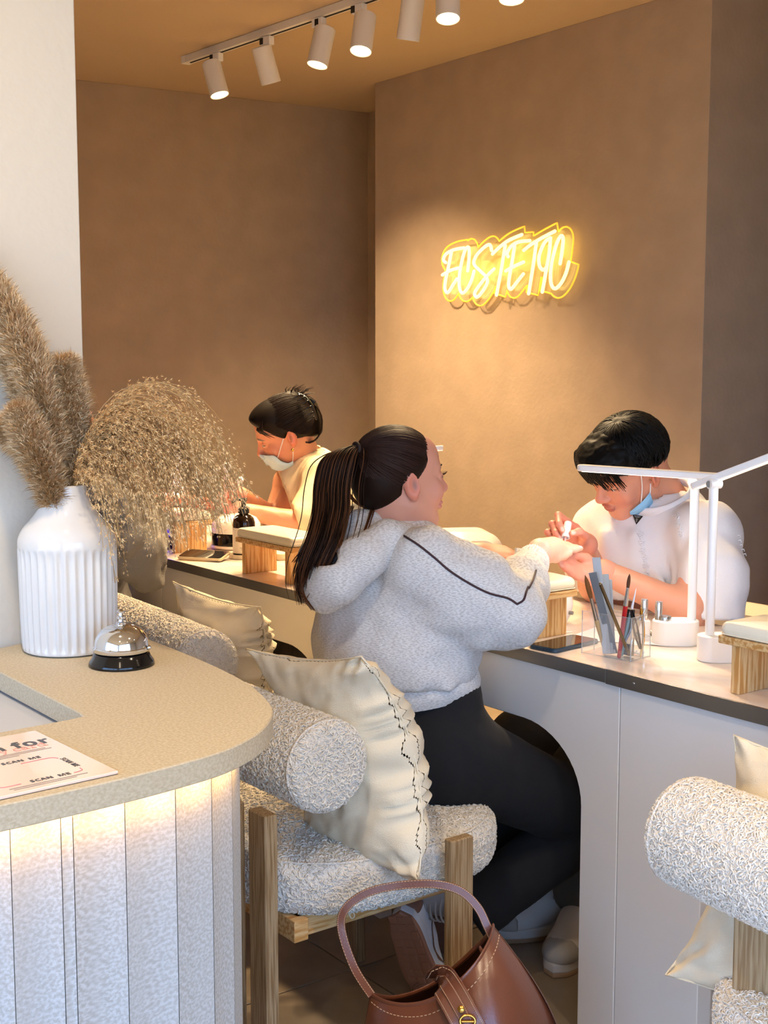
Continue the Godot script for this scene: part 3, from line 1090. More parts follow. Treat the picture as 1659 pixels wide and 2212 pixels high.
	text(c, "y card", 0.0165, Vector3(-0.013, 0.0032, -0.1225), mat("#d8917f", 0.3), "Droid Serif")
	text(c, "SCAN  ME", 0.0085, Vector3(-0.036, 0.0032, -0.086), ink, "Droid Sans", true)
	text(c, "SCAN  ME", 0.0085, Vector3(-0.037, 0.0032, -0.0215), ink, "Droid Sans", true)
	text(c, "SCAN ME", 0.0075, Vector3(-0.0225, 0.0032, -0.036), ink, "Droid Sans", true, Basis(Vector3.UP, -PI / 2) * Basis(Vector3.RIGHT, -PI / 2))
	for row in [[-0.062, -0.111, 0.085], [-0.06, -0.107, 0.09], [-0.08, -0.1025, 0.06], [-0.062, -0.0125, 0.075], [-0.067, -0.0085, 0.06]]:
		part(c, "printed_line", block(row[0] - row[2] / 2, row[0] + row[2] / 2, 0.003, 0.0033, row[1] - 0.0007, row[1] + 0.0007, 0.0001), mat("#8d8078", 0.3))
	for seg in [[Vector2(-0.060, -0.0765), Vector2(-0.032, -0.0765), Vector2(-0.0255, -0.070)], [Vector2(-0.0235, -0.030), Vector2(-0.0245, -0.023), Vector2(-0.031, -0.0205), Vector2(-0.034, -0.0205)], [Vector2(-0.085, -0.0205), Vector2(-0.1, -0.0205), Vector2(-0.106, -0.025)]]:
		var fr := Mb.new()
		var lp := []
		for q in catmull(seg, 4): lp.append(Vector3(q.x, 0.0031, q.y))
		tube(fr, lp, 0.0005, 4, 1)
		part(c, "printed_frame", fr, mat("#c9747a", 0.3))

func text(parent: Node3D, s: String, size: float, at: Vector3, mt: Material, font := "Droid Sans", bold := false, basis := Basis(Vector3.RIGHT, -PI / 2)) -> MeshInstance3D:
	var t := TextMesh.new()
	var fo := SystemFont.new()
	fo.font_names = PackedStringArray([font])
	fo.font_weight = 700 if bold else 400
	t.font = fo
	t.text = s
	t.font_size = 64
	t.horizontal_alignment = HORIZONTAL_ALIGNMENT_RIGHT if parent.name.begins_with("counter_card") else HORIZONTAL_ALIGNMENT_CENTER
	t.pixel_size = size / 64.0
	t.depth = 0.0003
	t.curve_step = 1.0
	var o := MeshInstance3D.new()
	o.name = "lettering"
	o.mesh = t
	o.material_override = mt
	parent.add_child(o, true)
	o.transform = Transform3D(basis, at)
	return o

var curl_mesh: Mesh
func curls(parent: Node3D, m: Mb, count: int, sd: int) -> void:
	if curl_mesh == null:
		var cm := Mb.new()
		var pts := []
		for k in 6:
			var an := PI * 1.25 * k / 5.0
			pts.append(Vector3(cos(an) * 0.0034, sin(an) * 0.0030 - 0.0006, 0.0012 * k / 5.0))
		tube(cm, pts, 0.0013, 4, 1)
		curl_mesh = cm.mesh()
	var r := RandomNumberGenerator.new(); r.seed = sd
	var xs := []; var cs := []
	for p in spread(m, count, sd):
		var nrm: Vector3 = p[1]
		var b := frame(Vector3.ZERO, (nrm + Vector3(r.randf() - 0.5, r.randf() - 0.5, r.randf() - 0.5) * 0.9), Vector3(r.randf() - 0.5, r.randf() - 0.5, r.randf() - 0.5)).basis
		xs.append(Transform3D(b.scaled(Vector3.ONE * r.randf_range(0.75, 1.25)), p[0] - nrm * 0.0006))
		var g := r.randf_range(0.78, 1.0)
		cs.append(Color(g, g * 0.985, g * 0.96))
	swarm(parent, "boucle_loops", curl_mesh, M.curl, xs, cs)

func pillow_mesh(w: float, h: float, t: float, bend: float, sd: int, ruche: float) -> Mb:
	# lies in xy, thickness along z; bend curls it about x; ruched along its right-hand edge
	var m := Mb.new()
	var fn := FastNoiseLite.new(); fn.seed = sd; fn.frequency = 7.0
	for sgn in [1.0, -1.0]:
		var f := func(u: float, v: float) -> Vector3:
			var a := u * 2.0 - 1.0; var b := v * 2.0 - 1.0
			a = sin(a * PI / 2); b = sin(b * PI / 2)
			var ax := absf(a); var bx := absf(b)
			var th := t * 0.5 * pow(maxf(1.0 - pow(ax, 2.6), 0.0), 0.62) * pow(maxf(1.0 - pow(bx, 2.6), 0.0), 0.62)
			var x := a * w * 0.5 * (1.0 - 0.09 * (1.0 - b * b))
			var y := b * h * 0.5 * (1.0 - 0.09 * (1.0 - a * a))
			var e := exp(-pow((1.0 - a) * 4.2, 2.0)) * ruche
			var wr := sin(b * 34.0 + 3.0 * sin(b * 9.0 + sd)) * 0.0075 * e * clampf(th * 60.0, 0.0, 1.0)
			th += wr + fn.get_noise_3d(x * 2.2, y * 2.2, sgn) * 0.010 * clampf(th * 30.0, 0.0, 1.0)
			x += e * sin(b * 34.0 + 3.0 * sin(b * 9.0 + sd)) * 0.0035
			var z: float = sgn * th
			# folds fanning out of the corners
			var cr := pow(ax * bx, 3.0)
			z += sin((a - b * signf(a * b)) * 26.0) * 0.006 * cr
			if bend != 0.0:
				z += bend * (y * y / (h * 0.5)) * 1.0
			return Vector3(x, y, z)
		sheet(m, f, 46, 64, sgn)
	for k in m.v.size():
		if m.n[k].z * (1.0 if k < m.v.size() / 2 else -1.0) < -0.3: m.n[k] = -m.n[k]
	# seam along the rim
	var loop := []
	for k in 80:
		var an := TAU * k / 80.0
		var c := cos(an); var s := sin(an)
		var q := maxf(absf(c), absf(s))
		var a := c / q; var b := s / q
		var y := b * h * 0.5 * (1.0 - 0.09 * (1.0 - a * a))
		loop.append(Vector3(a * w * 0.5 * (1.0 - 0.09 * (1.0 - b * b)), y, bend * (y * y / (h * 0.5))))
	tube(m, loop, 0.0022, 5, 0, true)
	return m

func make_chair(label: String, at: Vector3, turn: float, legs: Array, sd: int, dense := 1.0) -> Node3D:
	var o := thing("boucle_chair", label, "chair", at, turn, "")
	var plan := PackedVector2Array()
	for k in 56:
		var an := TAU * k / 56.0
		var c := cos(an); var s := sin(an)
		var e := 2.0 / 2.7
		plan.append(Vector2(signf(c) * pow(absf(c), e) * 0.315, -0.03 + signf(s) * pow(absf(s), e) * 0.30))
	var m := Mb.new()
	puck(m, plan, 0.378, 0.482, 0.036, 0.012)
	var seat := part(o, "seat", m, M.boucle)
	curls(seat, m, int(22000 * dense), sd)
	var lp := []
	for p in plan: lp.append(Vector3(p.x * 0.955, 0.4765, (p.y + 0.03) * 0.955 - 0.03))
	m = Mb.new()
	tube(m, lp, 0.003, 5, 0, true)
	part(seat, "piping", m, M.boucle)
	# roll-shaped backrest
	m = Mb.new()
	var bx := Transform3D(Basis(Vector3.BACK, PI / 2), Vector3(0, 0.675, 0.19))
	lathe(m, [Vector2(0.0005, -0.335), Vector2(0.05, -0.334), Vector2(0.07, -0.330), Vector2(0.0775, -0.322), Vector2(0.080, -0.305), Vector2(0.0815, -0.1), Vector2(0.0815, 0.1), Vector2(0.080, 0.305), Vector2(0.0775, 0.322), Vector2(0.07, 0.330), Vector2(0.05, 0.334), Vector2(0.0005, 0.335)], 40, bx, 80.0)
	var back := part(o, "backrest_roll", m, M.boucle)
	curls(back, m, int(16000 * dense), sd + 1)
	for e in [-0.316, 0.316]:
		m = Mb.new()
		var ring := []
		for k in 36: ring.append(Vector3(e, 0.675 + 0.0795 * sin(TAU * k / 36.0), 0.19 + 0.0795 * cos(TAU * k / 36.0)))
		tube(m, ring, 0.003, 5, 0, true)
		part(back, "seam_cord", m, M.boucle)
	for k in legs.size():
		var q: Array = legs[k]
		m = Mb.new()
		rbox(m, Vector3(q[3], q[2], q[4]), 0.003, Transform3D(Basis(Vector3.UP, q[5]), Vector3(q[0], q[2] * 0.5, q[1])), 1)
		part(o, "leg", m, M.oak)
	m = Mb.new()
	rbox(m, Vector3(0.5, 0.04, 0.03), 0.002, Transform3D(Basis(), Vector3(0, 0.36, 0.2)), 1)
	part(o, "rail", m, M.pine_flat)
	for s in [-1.0, 1.0]:
		m = Mb.new()
		rbox(m, Vector3(0.03, 0.04, 0.36), 0.002, Transform3D(Basis(), Vector3(0.22 * s, 0.36, 0.02)), 1)
		part(o, "rail", m, M.pine_flat)
	return o

func chairs() -> void:
	var a := make_chair("cream boucle chair under the customer in the grey hoodie", Vector3(-0.135, 0, -2.52), TURN,
		[[0.354, -0.075, 0.502, 0.022, 0.052, 0.0], [0.262, 0.285, 0.60, 0.055, 0.026, 0.0], [-0.262, 0.285, 0.60, 0.055, 0.026, 0.0], [-0.228, -0.253, 0.39, 0.052, 0.026, 0.0]], 11)
	part(a, "leg", block(0.232 - 0.085, 0.287 - 0.085, 0.0, 0.6, 0.285, 0.305), M.oak)
	var m := Mb.new()
	tube(m, catmull([Vector3(0.25, 0.383, 0.1), Vector3(0.256, 0.369, 0.102), Vector3(0.262, 0.361, 0.1), Vector3(0.268, 0.367, 0.098), Vector3(0.262, 0.373, 0.098), Vector3(0.255, 0.365, 0.1)], 5), 0.0011, 5)
	part(a, "loose_thread", m, M.linen)
	make_chair("warm shaded boucle chair pulled up beyond the first, its roll back behind the bell", Vector3(-0.423, 0, -3.28), TURN - 0.06,
		[[0.340, -0.075, 0.502, 0.022, 0.052, 0.0], [-0.340, -0.075, 0.502, 0.022, 0.052, 0.0], [0.262, 0.262, 0.60, 0.055, 0.026, 0.0], [-0.262, 0.262, 0.60, 0.055, 0.026, 0.0]], 31, 0.7)
	make_chair("cream boucle chair in the right foreground, cut off by the photo's edge", Vector3(0.772, 0, -1.665), TURN - 0.1,
		[[0.340, -0.075, 0.502, 0.022, 0.052, 0.0], [-0.33, -0.16, 0.39, 0.022, 0.052, 0.0], [0.20, 0.19, 0.61, 0.060, 0.03, 0.35], [-0.192, 0.178, 0.61, 0.056, 0.03, 0.55]], 51, 1.3)
	var pm := pillow_mesh(0.34, 0.42, 0.17, 0.35, 3, 1.0)
	var p1 := solo("throw_pillow", pm, M.linen, "cream throw pillow with gathered edge behind the grey hoodie customer", "pillow")
	p1.transform = Transform3D(Basis(Vector3.UP, TURN), Vector3(-0.135, 0, -2.52)) * Transform3D(Basis(Vector3.UP, 0.1) * Basis(Vector3.RIGHT, 0.20) * Basis(Vector3.BACK, 0.13), Vector3(0.20, 0.655, 0.04))
	pm = pillow_mesh(0.30, 0.36, 0.17, 0.2, 8, 1.3)
	var p2 := solo("throw_pillow", pm, M.linen, "cream throw pillow standing in the far chair below the grey coat", "pillow")
	p2.transform = Transform3D(Basis(Vector3.UP, TURN), Vector3(-0.423, 0, -3.28)) * Transform3D(Basis(Vector3.UP, 0.25) * Basis(Vector3.RIGHT, 0.12) * Basis(Vector3.BACK, -0.1), Vector3(0.13, 0.635, 0.05))
	pm = pillow_mesh(0.46, 0.38, 0.15, 0.2, 14, 0.8)
	var p3 := solo("throw_pillow", pm, M.linen, "cream throw pillow squeezed behind the right foreground roll backrest", "pillow")
	p3.transform = Transform3D(Basis(Vector3.UP, TURN - 0.1), Vector3(0.772, 0, -1.665)) * Transform3D(Basis(Vector3.UP, 0.0) * Basis(Vector3.RIGHT, -0.42) * Basis(Vector3.BACK, 0.06), Vector3(-0.15, 0.60, 0.06))

const LED_E := 0.0030

func hand_rest(label: String, corner: Vector3, sgn: float, w: float) -> void:
	# corner: table-local foot of a leg's outer front corner; sgn +1: that leg is the one towards the window
	var L := 0.30
	var c := corner + Vector3(-sgn * (L * 0.5 - 0.026), 0, -w * 0.5)
	var o := thing("hand_rest", label, "hand rest", TF * c, TURN)
	for s in [-1.0, 1.0]:
		var x: float = s * (L * 0.5 - 0.036)
		part(o, "leg", block(x - 0.0095, x + 0.0095, 0.0, 0.088, -w / 2, w / 2, 0.0015), M.pine)
	part(o, "board", block(-L / 2, L / 2, 0.088, 0.103, -w / 2 - 0.006, w / 2 + 0.006, 0.0025), M.pine_flat)
	var m := Mb.new()
	var plan := round_rect(L - 0.002, w + 0.012, 0.014, 5)
	puck(m, plan, 0.1035, 0.127, 0.011, 0.012)
	var lp := []
	for p in plan: lp.append(Vector3(p.x * 0.998, 0.1065, p.y * 0.998))
	tube(m, lp, 0.0012, 5, 0, true)
	part(o, "cushion", m, M.pad)

func led_lamp(label: String, base: Vector3, off: float, top: float, a: Vector3, b: Vector3, lit: float, hinge_t: float) -> void:
	# base: foot centre; off: post's place along the base; a, b: world ends of the light bar
	var o := thing("desk_lamp", label, "lamp", base)
	var m := Mb.new()
	var plan := PackedVector2Array()
	for k in 40:
		var an := TAU * k / 40.0
		plan.append(Vector2((0.02 if cos(an) > 0 else -0.02) + cos(an) * 0.029, sin(an) * 0.031))
	puck(m, plan, 0.0, 0.052, 0.003)
	part(o, "base", m, M.white)
	m = Mb.new()
	lathe(m, [Vector2(0.0005, 0.061), Vector2(0.0125, 0.061), Vector2(0.0135, 0.0595), Vector2(0.0135, 0.052)], 28, Transform3D(Basis(), Vector3(-signf(off) * 0.024, 0, 0.004)))
	part(o, "knob", m, M.steel)
	m = Mb.new()
	var pt := Vector3(off, top - base.y, 0)
	tube(m, [Vector3(off, 0.05, 0), pt], 0.0092, 20)
	part(o, "post", m, M.white)
	m = Mb.new()
	tube(m, [pt + Vector3(-0.011, 0.004, 0.006), pt + Vector3(0.013, 0.004, -0.004)], 0.0098, 20)
	part(o, "hinge", m, M.white)
	m = Mb.new()
	tube(m, [pt + Vector3(-0.0116, 0.004, 0.0063), pt + Vector3(-0.0112, 0.004, 0.006)], 0.0068, 18)
	part(o, "hinge_disc", m, mat("#8b8984", 0.4))
	var d := (b - a); var ln := d.length(); d = d / ln
	var sd := d.cross(Vector3.UP).normalized()
	var up := sd.cross(d).normalized()
	var x := Transform3D(Basis(d, up, -sd), (a + b) * 0.5 - base)
	m = Mb.new()
	var rr := round_rect(ln, 0.032, 0.014, 6)
	extr(m, rr, -0.0068, 0.0068, 0.0022, x * Transform3D(Basis(Vector3.RIGHT, -PI / 2), Vector3.ZERO))
	part(o, "arm", m, M.white)
	m = Mb.new()
	rbox(m, Vector3(ln * 0.78, 0.0012, 0.024), 0.0005, x * Transform3D(Basis(), Vector3(-ln * 0.07, -0.0071, 0)), 1)
	part(o, "lamp_panel_glow", m, glow("#fff6ea", 1.6 * lit + 0.3))
	m = Mb.new()
	tube(m, [pt + Vector3(0, 0.008, 0), x * Vector3((hinge_t - 0.5) * ln, -0.006, 0)], 0.006, 12)
	part(o, "bracket", m, M.white)
	if lit > 0.0:
		var l := AreaLight3D.new()
		l.name = "lamp_light"
		l.light_color = Color(1.0, 0.95, 0.88)
		l.light_energy = LAMP_E * lit
		l.area_size = Vector2(ln * 0.78, 0.024)
		l.area_normalize_energy = true
		l.area_range = 6.0
		l.shadow_enabled = true
		o.add_child(l)
		l.transform = x * Transform3D(Basis(Vector3.RIGHT, -PI / 2), Vector3(-ln * 0.07, -0.0085, 0))

const LAMP_E := 0.11

func phone(label: String, x: Transform3D, body: Material) -> void:
	var o := thing("phone", label, "phone")
	o.transform = x
	var m := Mb.new()
	extr(m, round_rect(0.074, 0.15, 0.011), 0.0, 0.0085, 0.0016, Transform3D(Basis(Vector3.RIGHT, -PI / 2), Vector3.ZERO))
	part(o, "case", m, body)
	m = Mb.new()
	extr(m, round_rect(0.068, 0.144, 0.009), 0.0083, 0.0089, 0.0002, Transform3D(Basis(Vector3.RIGHT, -PI / 2), Vector3.ZERO))
	part(o, "screen", m, mat("#15171b", 0.04))
	m = Mb.new()
	for k in 5:
		tube(m, [Vector3(-0.016 + 0.008 * k, 0.0042, 0.0752), Vector3(-0.014 + 0.008 * k, 0.0042, 0.0752)], 0.0008, 6)
	part(o, "port", m, M.black)

func rod(o: Node3D, called: String, a: Vector3, b: Vector3, segs: Array, mats: Array) -> void:
	# a thin turned thing from a (bottom) to b (top); segs: [t0, t1, r0, r1, material index, part name]
	for s in segs:
		var m := Mb.new()
		var n := 5
		var pts := []; var rad := []
		for k in n + 1:
			var t := lerpf(s[0], s[1], float(k) / n)
			pts.append(a.lerp(b, t)); rad.append(lerpf(s[2], s[3], float(k) / n))
		if s.size() > 6:
			for k in n + 1:
				rad[k] = s[6] * sqrt(maxf(sin(PI * (0.18 + 0.82 * float(k) / n)), 0.02))
		tube(m, pts, rad, 12, 2)
		part(o, s[5], m, mats[s[4]])

func table_things() -> void:
	hand_rest("pine hand rest with white cushion between the customer and the young man in white", Vector3(-0.3172, 0.77, -0.0783), 1.0, 0.097)
	hand_rest("pine hand rest with cream cushion at the right edge of the photo", Vector3(0.2305, 0.77, -0.043), -1.0, 0.115)
	hand_rest("pine hand rest with tan cushion beside the ponytail on the left", Vector3(-1.485, 0.77, -0.0411), -1.0, 0.105)
	hand_rest("pine hand rest with cream cushion half hidden by dried grass", Vector3(-1.95, 0.77, -0.0709), 1.0, 0.115)
	led_lamp("white desk lamp whose bar crosses in front of the young man's hair", Vector3(0.617, 0.77, -2.70), 0.0335, Vector3(0.6518, 1.111, -2.7).y, Vector3(0.4195, 1.137, -2.8), Vector3(0.698, 1.128, -2.66), 1.0, 0.84)
	led_lamp("white desk lamp with its bar rising to the right photo edge", Vector3(0.675, 0.77, -2.545), -0.025, Vector3(0.6556, 1.12, -2.545).y, Vector3(0.6213, 1.113, -2.6), Vector3(0.7787, 1.206, -2.42), 0.2, 0.22)
	led_lamp("white desk lamp behind the ponytail customer's face, only post and tip visible", TF * Vector3(-1.085, 0.77, -0.4), 0.0, 1.12, Vector3(0.1545, 1.137, -3.5), Vector3(0.0524, 1.12, -3.62), 0.35, 0.55)
	led_lamp("lit white desk lamp standing behind the dried grass", TF * Vector3(-2.02, 0.77, -0.30), 0.0, 1.03, Vector3(-0.649, 1.148, -4.1), Vector3(-0.6679, 0.938, -4.14), 0.4, 0.9)
	# phones
	phone("dark blue phone lying at the table edge by the acrylic box", TF * Transform3D(Basis(Vector3.UP, 0.12), Vector3(-0.236, 0.7702, -0.088)), mat("#1d3a4c", 0.25))
	phone("phone in a beige case propped at an angle on the left of the table", Transform3D(Basis(Vector3.UP, 1.22) * Basis(Vector3.BACK, 0.2), TF * (Vector3(-1.78, 0.77, -0.0816) + Vector3(0, 0.010, 0))), mat("#c9b795", 0.5))
	# acrylic organizer
	var F := Vector3(-0.0471, 0.77, -0.0852)
	var yaw := 0.0
	var o := thing("acrylic_organizer", "clear acrylic box full of brushes and files at the table edge", "organizer", TF * F, TURN + 0.16)
	var ac := glass("#eef3f5", 0.05)
	var acedge := glass("#b9c2c6", 0.55)
	for q in [[-0.118, 0, 0, 0.002, -0.07, 0], [-0.118, 0, 0.002, 0.088, -0.002, 0], [-0.118, -0.116, 0.002, 0.088, -0.045, -0.002], [-0.002, 0, 0.002, 0.088, -0.045, -0.002], [-0.116, -0.002, 0.002, 0.088, -0.045, -0.043], [-0.06, -0.058, 0.002, 0.086, -0.043, -0.002], [-0.002, 0, 0.002, 0.042, -0.07, -0.045], [-0.118, -0.116, 0.002, 0.042, -0.07, -0.045], [-0.116, -0.002, 0.002, 0.042, -0.07, -0.068]]:
		part(o, "pane", block(q[0], q[1], q[2], q[3], q[4], q[5], 0.0004), ac)
	for q in [[0, 0, 0, 0.088, 0, 0], [-0.118, -0.118, 0, 0.088, 0, 0], [0, 0, 0, 0.088, -0.044, -0.044], [-0.118, -0.118, 0, 0.088, -0.044, -0.044], [0, 0, 0, 0.042, -0.07, -0.07], [-0.118, 0, 0.088, 0.088, 0, 0], [-0.118, 0, 0.001, 0.001, 0, 0], [0, 0, 0.001, 0.001, -0.07, 0], [0, 0, 0.088, 0.088, -0.044, 0], [0, 0, 0.042, 0.042, -0.07, -0.044], [-0.118, 0, 0.042, 0.042, -0.07, -0.07], [-0.118, 0, 0.088, 0.088, -0.044, -0.044]]:
		part(o, "edge", block(q[0] - 0.0008, q[1] + 0.0008, q[2], q[3] + 0.0008, q[4] - 0.0008, q[5] + 0.0008, 0.0002), acedge)
	# tools stand in it; each its own thing. inner(x, y, z): place inside the box
	var box := o.transform
	var fer: Material = M.steel
	var t := thing("nail_brush", "brown tipped brush leaning left out of the acrylic box", "brush", box * Vector3(-0.075, 0.004, -0.02))
	var A := Vector3.ZERO
	var B := Vector3(0.4019, 0.9391, -2.56) - t.position
	rod(t, "b", A, B, [[0.0, 0.42, 0.0028, 0.0048, 0, "handle"], [0.42, 0.72, 0.0045, 0.0034, 1, "ferrule"], [0.72, 1.0, 0.003, 0.0005, 2, "bristles", 0.0052]], [mat("#b79a6b", 0.4), fer, mat("#7a4c1d", 0.7)])
	t = thing("nail_brush", "red handled brush standing upright in the acrylic box", "brush", box * Vector3(-0.035, 0.004, -0.012))
	B = Vector3(0.4858, 0.9459, -2.535) - t.position
	rod(t, "b", A, B, [[0.0, 0.62, 0.0042, 0.0050, 0, "handle"], [0.62, 0.83, 0.0050, 0.0032, 1, "ferrule"], [0.83, 1.0, 0.003, 0.0004, 2, "bristles", 0.0038]], [mat("#b01219", 0.15), fer, mat("#5b3316", 0.7)])
	t = thing("silicone_brush", "white pointed tool just right of the red brush", "brush", box * Vector3(-0.04, 0.004, -0.03))
	B = Vector3(0.5042, 0.9119, -2.56) - t.position
	rod(t, "b", A, B, [[0.0, 0.62, 0.0028, 0.0036, 0, "handle"], [0.62, 1.0, 0.0036, 0.0006, 1, "tip"]], [mat("#7fb3be", 0.4), mat("#e9eef3", 0.4)])
	t = thing("cuticle_pusher", "long dull gold metal stick slanting across the acrylic box", "nail tool", box * Vector3(-0.012, 0.012, -0.012))
	B = Vector3(0.4226, 0.9313, -2.5) - t.position
	rod(t, "b", A, B, [[0.0, 1.0, 0.0035, 0.0035, 0, "shaft"]], [mat("#7d7058", 0.25, 0.9)])
	for k in 4:
		t = thing("nail_file", ["tall pale grey nail file standing in the acrylic box", "second grey nail file, stepped below the tall one", "third grey nail file, right of the tall one", "dark edged thin nail file at the left of the file bundle"][k], "nail file", box * Vector3(-0.066 + 0.003 * k, 0.004, -0.014 - 0.004 * k), 0.0, "nail files in the acrylic box")
		B = [Vector3(0.4275, 0.9719, -2.585), Vector3(0.4475, 0.9355, -2.6), Vector3(0.4561, 0.9225, -2.61), Vector3(0.419, 0.9433, -2.575)][k] - t.position
		var x := frame(B * 0.5, B, Vector3(-0.42, 0, 0.9))
		var m := Mb.new()
		rbox(m, Vector3(0.0175, B.length(), 0.0022), 0.001, x, 1)
		part(t, "board", m, mat("#a3a9ad", 0.9))
		m = Mb.new()
		rbox(m, Vector3(0.0168, B.length() * 0.995, 0.0028), 0.001, x, 1)
		part(t, "grit", m, mat(["#b9bec1", "#aab0b3", "#b2b7ba", "#6d7377"][k], 0.95))
	# nippers: two curved arms that cross at a rivet
	t = thing("cuticle_nippers", "gold and steel cuticle nippers in the acrylic box's right corner", "nippers", box * Vector3(-0.012, 0.006, -0.035))
	for s in [-1.0, 1.0]:
		var m := Mb.new()
		tube(m, catmull([Vector3(s * 0.012, 0.0, 0.002 * s), Vector3(s * 0.013, 0.03, 0.002 * s), Vector3(s * 0.007, 0.06, 0.002 * s), Vector3(-s * 0.002, 0.083, 0.0012 * s), Vector3(-s * 0.006, 0.096, 0.001 * s)], 5), [0.0018, 0.0022, 0.0026, 0.0028, 0.0029, 0.003, 0.003, 0.003, 0.003, 0.003, 0.003, 0.003, 0.0033, 0.0036, 0.0036, 0.0036, 0.0034, 0.003, 0.0026, 0.002, 0.0012], 10, 2)
		part(t, "handle", m, M.gold if s > 0 else M.steel)
	var rv := Mb.new()
	tube(rv, [Vector3(0, 0.083, -0.005), Vector3(0, 0.083, 0.005)], 0.0028, 12)
	part(t, "rivet", rv, M.steel)
	t.rotation = Vector3(0, 0.5, -0.18)
	t = thing("nail_clipper", "steel nail clipper with two holes in the acrylic box", "nail clipper", box * Vector3(-0.022, 0.03, -0.02))
	var cm := Mb.new()
	rbox(cm, Vector3(0.0125, 0.055, 0.0018), 0.0008, Transform3D(Basis(), Vector3(0, 0.028, 0)), 1)
	rbox(cm, Vector3(0.0115, 0.052, 0.0014), 0.0006, Transform3D(Basis(Vector3.RIGHT, 0.16), Vector3(0, 0.028, 0.006)), 1)
	part(t, "lever", cm, M.steel)
	for y in [0.026, 0.042]:
		var hm := Mb.new()
		tube(hm, [Vector3(0, y, -0.0012), Vector3(0, y, 0.0013)], 0.0021, 12)
		part(t, "hole", hm, M.black)
	t.rotation = Vector3(0.0, 0.35, -0.42)
	t = thing("tweezers", "black and steel tweezers leaning right in the acrylic box", "tweezers", box * Vector3(-0.004, 0.02, -0.04))
	for s in [-1.0, 1.0]:
		var m := Mb.new()
		tube(m, catmull([Vector3(s * 0.001, 0.085, 0), Vector3(s * 0.0035, 0.06, 0), Vector3(s * 0.004, 0.03, 0), Vector3(s * 0.0008, 0, 0)], 5), Vector2(0.0012, 0.0042), 8, 1, false, Vector3(0, 0, 1))
		part(t, "arm", m, mat("#2b2b2d", 0.3, 0.6))
	t.rotation = Vector3(0, 0.4, 0.28)
	t = thing("metal_file", "black nail block standing behind the nippers", "nail file", box * Vector3(-0.028, 0.004, -0.034), TURN)
	part(t, "block", block(-0.012, 0.012, 0, 0.094, -0.004, 0.004, 0.001), mat("#26272a", 0.5))
	part(t, "cap", block(-0.0122, 0.0122, 0.086, 0.095, -0.0042, 0.0042, 0.001), M.black)
	# rhinestone beads lying in the low tray
	for k in 9:
		var m := Mb.new()
		var r := 0.0045 + 0.0012 * float(k % 3)
		lathe(m, [Vector2(0.0003, 0), Vector2(r * 0.6, 0.0003), Vector2(r, r * 0.5), Vector2(r * 0.8, r), Vector2(r * 0.35, r * 1.25), Vector2(0.0003, r * 1.3)], 9, Transform3D(Basis(Vector3(1, 0.3, 0.2).normalized(), 0.5 * k), Vector3.ZERO))
		solo("cotton_bead", m, mat("#c9ced2", 0.3), "pale grey bead in the acrylic box's low tray", "bead", box * Vector3(-0.016 - 0.011 * (k % 5), 0.0045 + 0.005 * int(k / 5), -0.052 - 0.008 * float(k % 2)), 0.0, "beads in the acrylic tray")
	# polish bottles
	for k in 2:
		var pb := thing("polish_bottle", ["nail polish bottle with silver cap behind the clipper", "nail polish bottle with silver cap and white lettered body beside the lamp base"][k], "nail polish", TF * ([Vector3(-0.1685, 0.77, -0.2459), Vector3(-0.1311, 0.77, -0.2491)][k] + Vector3(0, 0, -0.012)), 0.0)
		var m := Mb.new()
		rbox(m, Vector3(0.0235, 0.047, 0.0235), 0.003, Transform3D(Basis(), Vector3(0, 0.0235, 0)))
		part(pb, "bottle", m, mat("#f3efec", 0.12))
		m = Mb.new()
		lathe(m, [Vector2(0.0078, 0.047), Vector2(0.0078, 0.089), Vector2(0.0070, 0.0905), Vector2(0.0005, 0.0905)], 24)
		part(pb, "cap", m, mat("#d9d7d6", 0.12, 0.95))
		if k == 1:
			text(pb, "Pure", 0.016, Vector3(0.002, 0.022, 0.0122), mat("#6f6a68", 0.4), "Droid Sans", false, Basis(Vector3.BACK, -PI / 2))
	# round white dust collector and folded towel behind the hand rest
	var m := Mb.new()
	lathe(m, [Vector2(0.0005, 0.0), Vector2(0.028, 0.0), Vector2(0.034, 0.004), Vector2(0.044, 0.024), Vector2(0.0475, 0.045), Vector2(0.044, 0.066), Vector2(0.034, 0.083), Vector2(0.018, 0.0915), Vector2(0.0005, 0.093)], 36)
	var dc := thing("dust_fan", "round white nail dust fan behind the white cushioned hand rest", "dust fan", TF * Vector3(-0.425, 0.7702, -0.235), TURN)
	part(dc, "body", m, M.white)
	m = Mb.new()
	tube(m, [Vector3(0.044, 0.03, -0.012), Vector3(0.052, 0.03, -0.014)], 0.0045, 10)
	part(dc, "switch", m, mat("#8e8a86", 0.5))
	m = Mb.new()
	for q in [[0.0, 0.0, 0.0], [0.035, 0.3, 0.0012]]:
		rbox(m, Vector3(0.16, 0.0012, 0.15), 0.0004, Transform3D(Basis(Vector3.UP, q[1]), Vector3(q[0], 0.0008 + q[2], 0)), 1)
	m.add(fold())
	solo("paper_towel", m, mat("#f5f1ee", 0.9), "folded white paper towel under the young man's hands", "paper towel", TF * Vector3(-0.24, 0.7702, -0.26), TURN + 0.3)
	m = Mb.new()
	tube(m, catmull([Vector3(-0.12, 0, 0.01), Vector3(-0.06, 0, 0.03), Vector3(0, 0, 0.02), Vector3(0.06, 0, -0.03), Vector3(0.1, 0, -0.12)], 8), 0.0018, 6)
	solo("charging_cable", m, M.white, "thin white cable lying on the table under the grey sleeve", "cable", TF * Vector3(-0.42, 0.7722, -0.075), TURN)
	# white rounded gel lamp behind the customer's forearm
	var uv := thing("nail_lamp", "white rounded gel nail lamp behind the customer's resting hand", "nail lamp", TF * Vector3(-0.985, 0.7702, -0.44), 0.15)
	m = Mb.new()
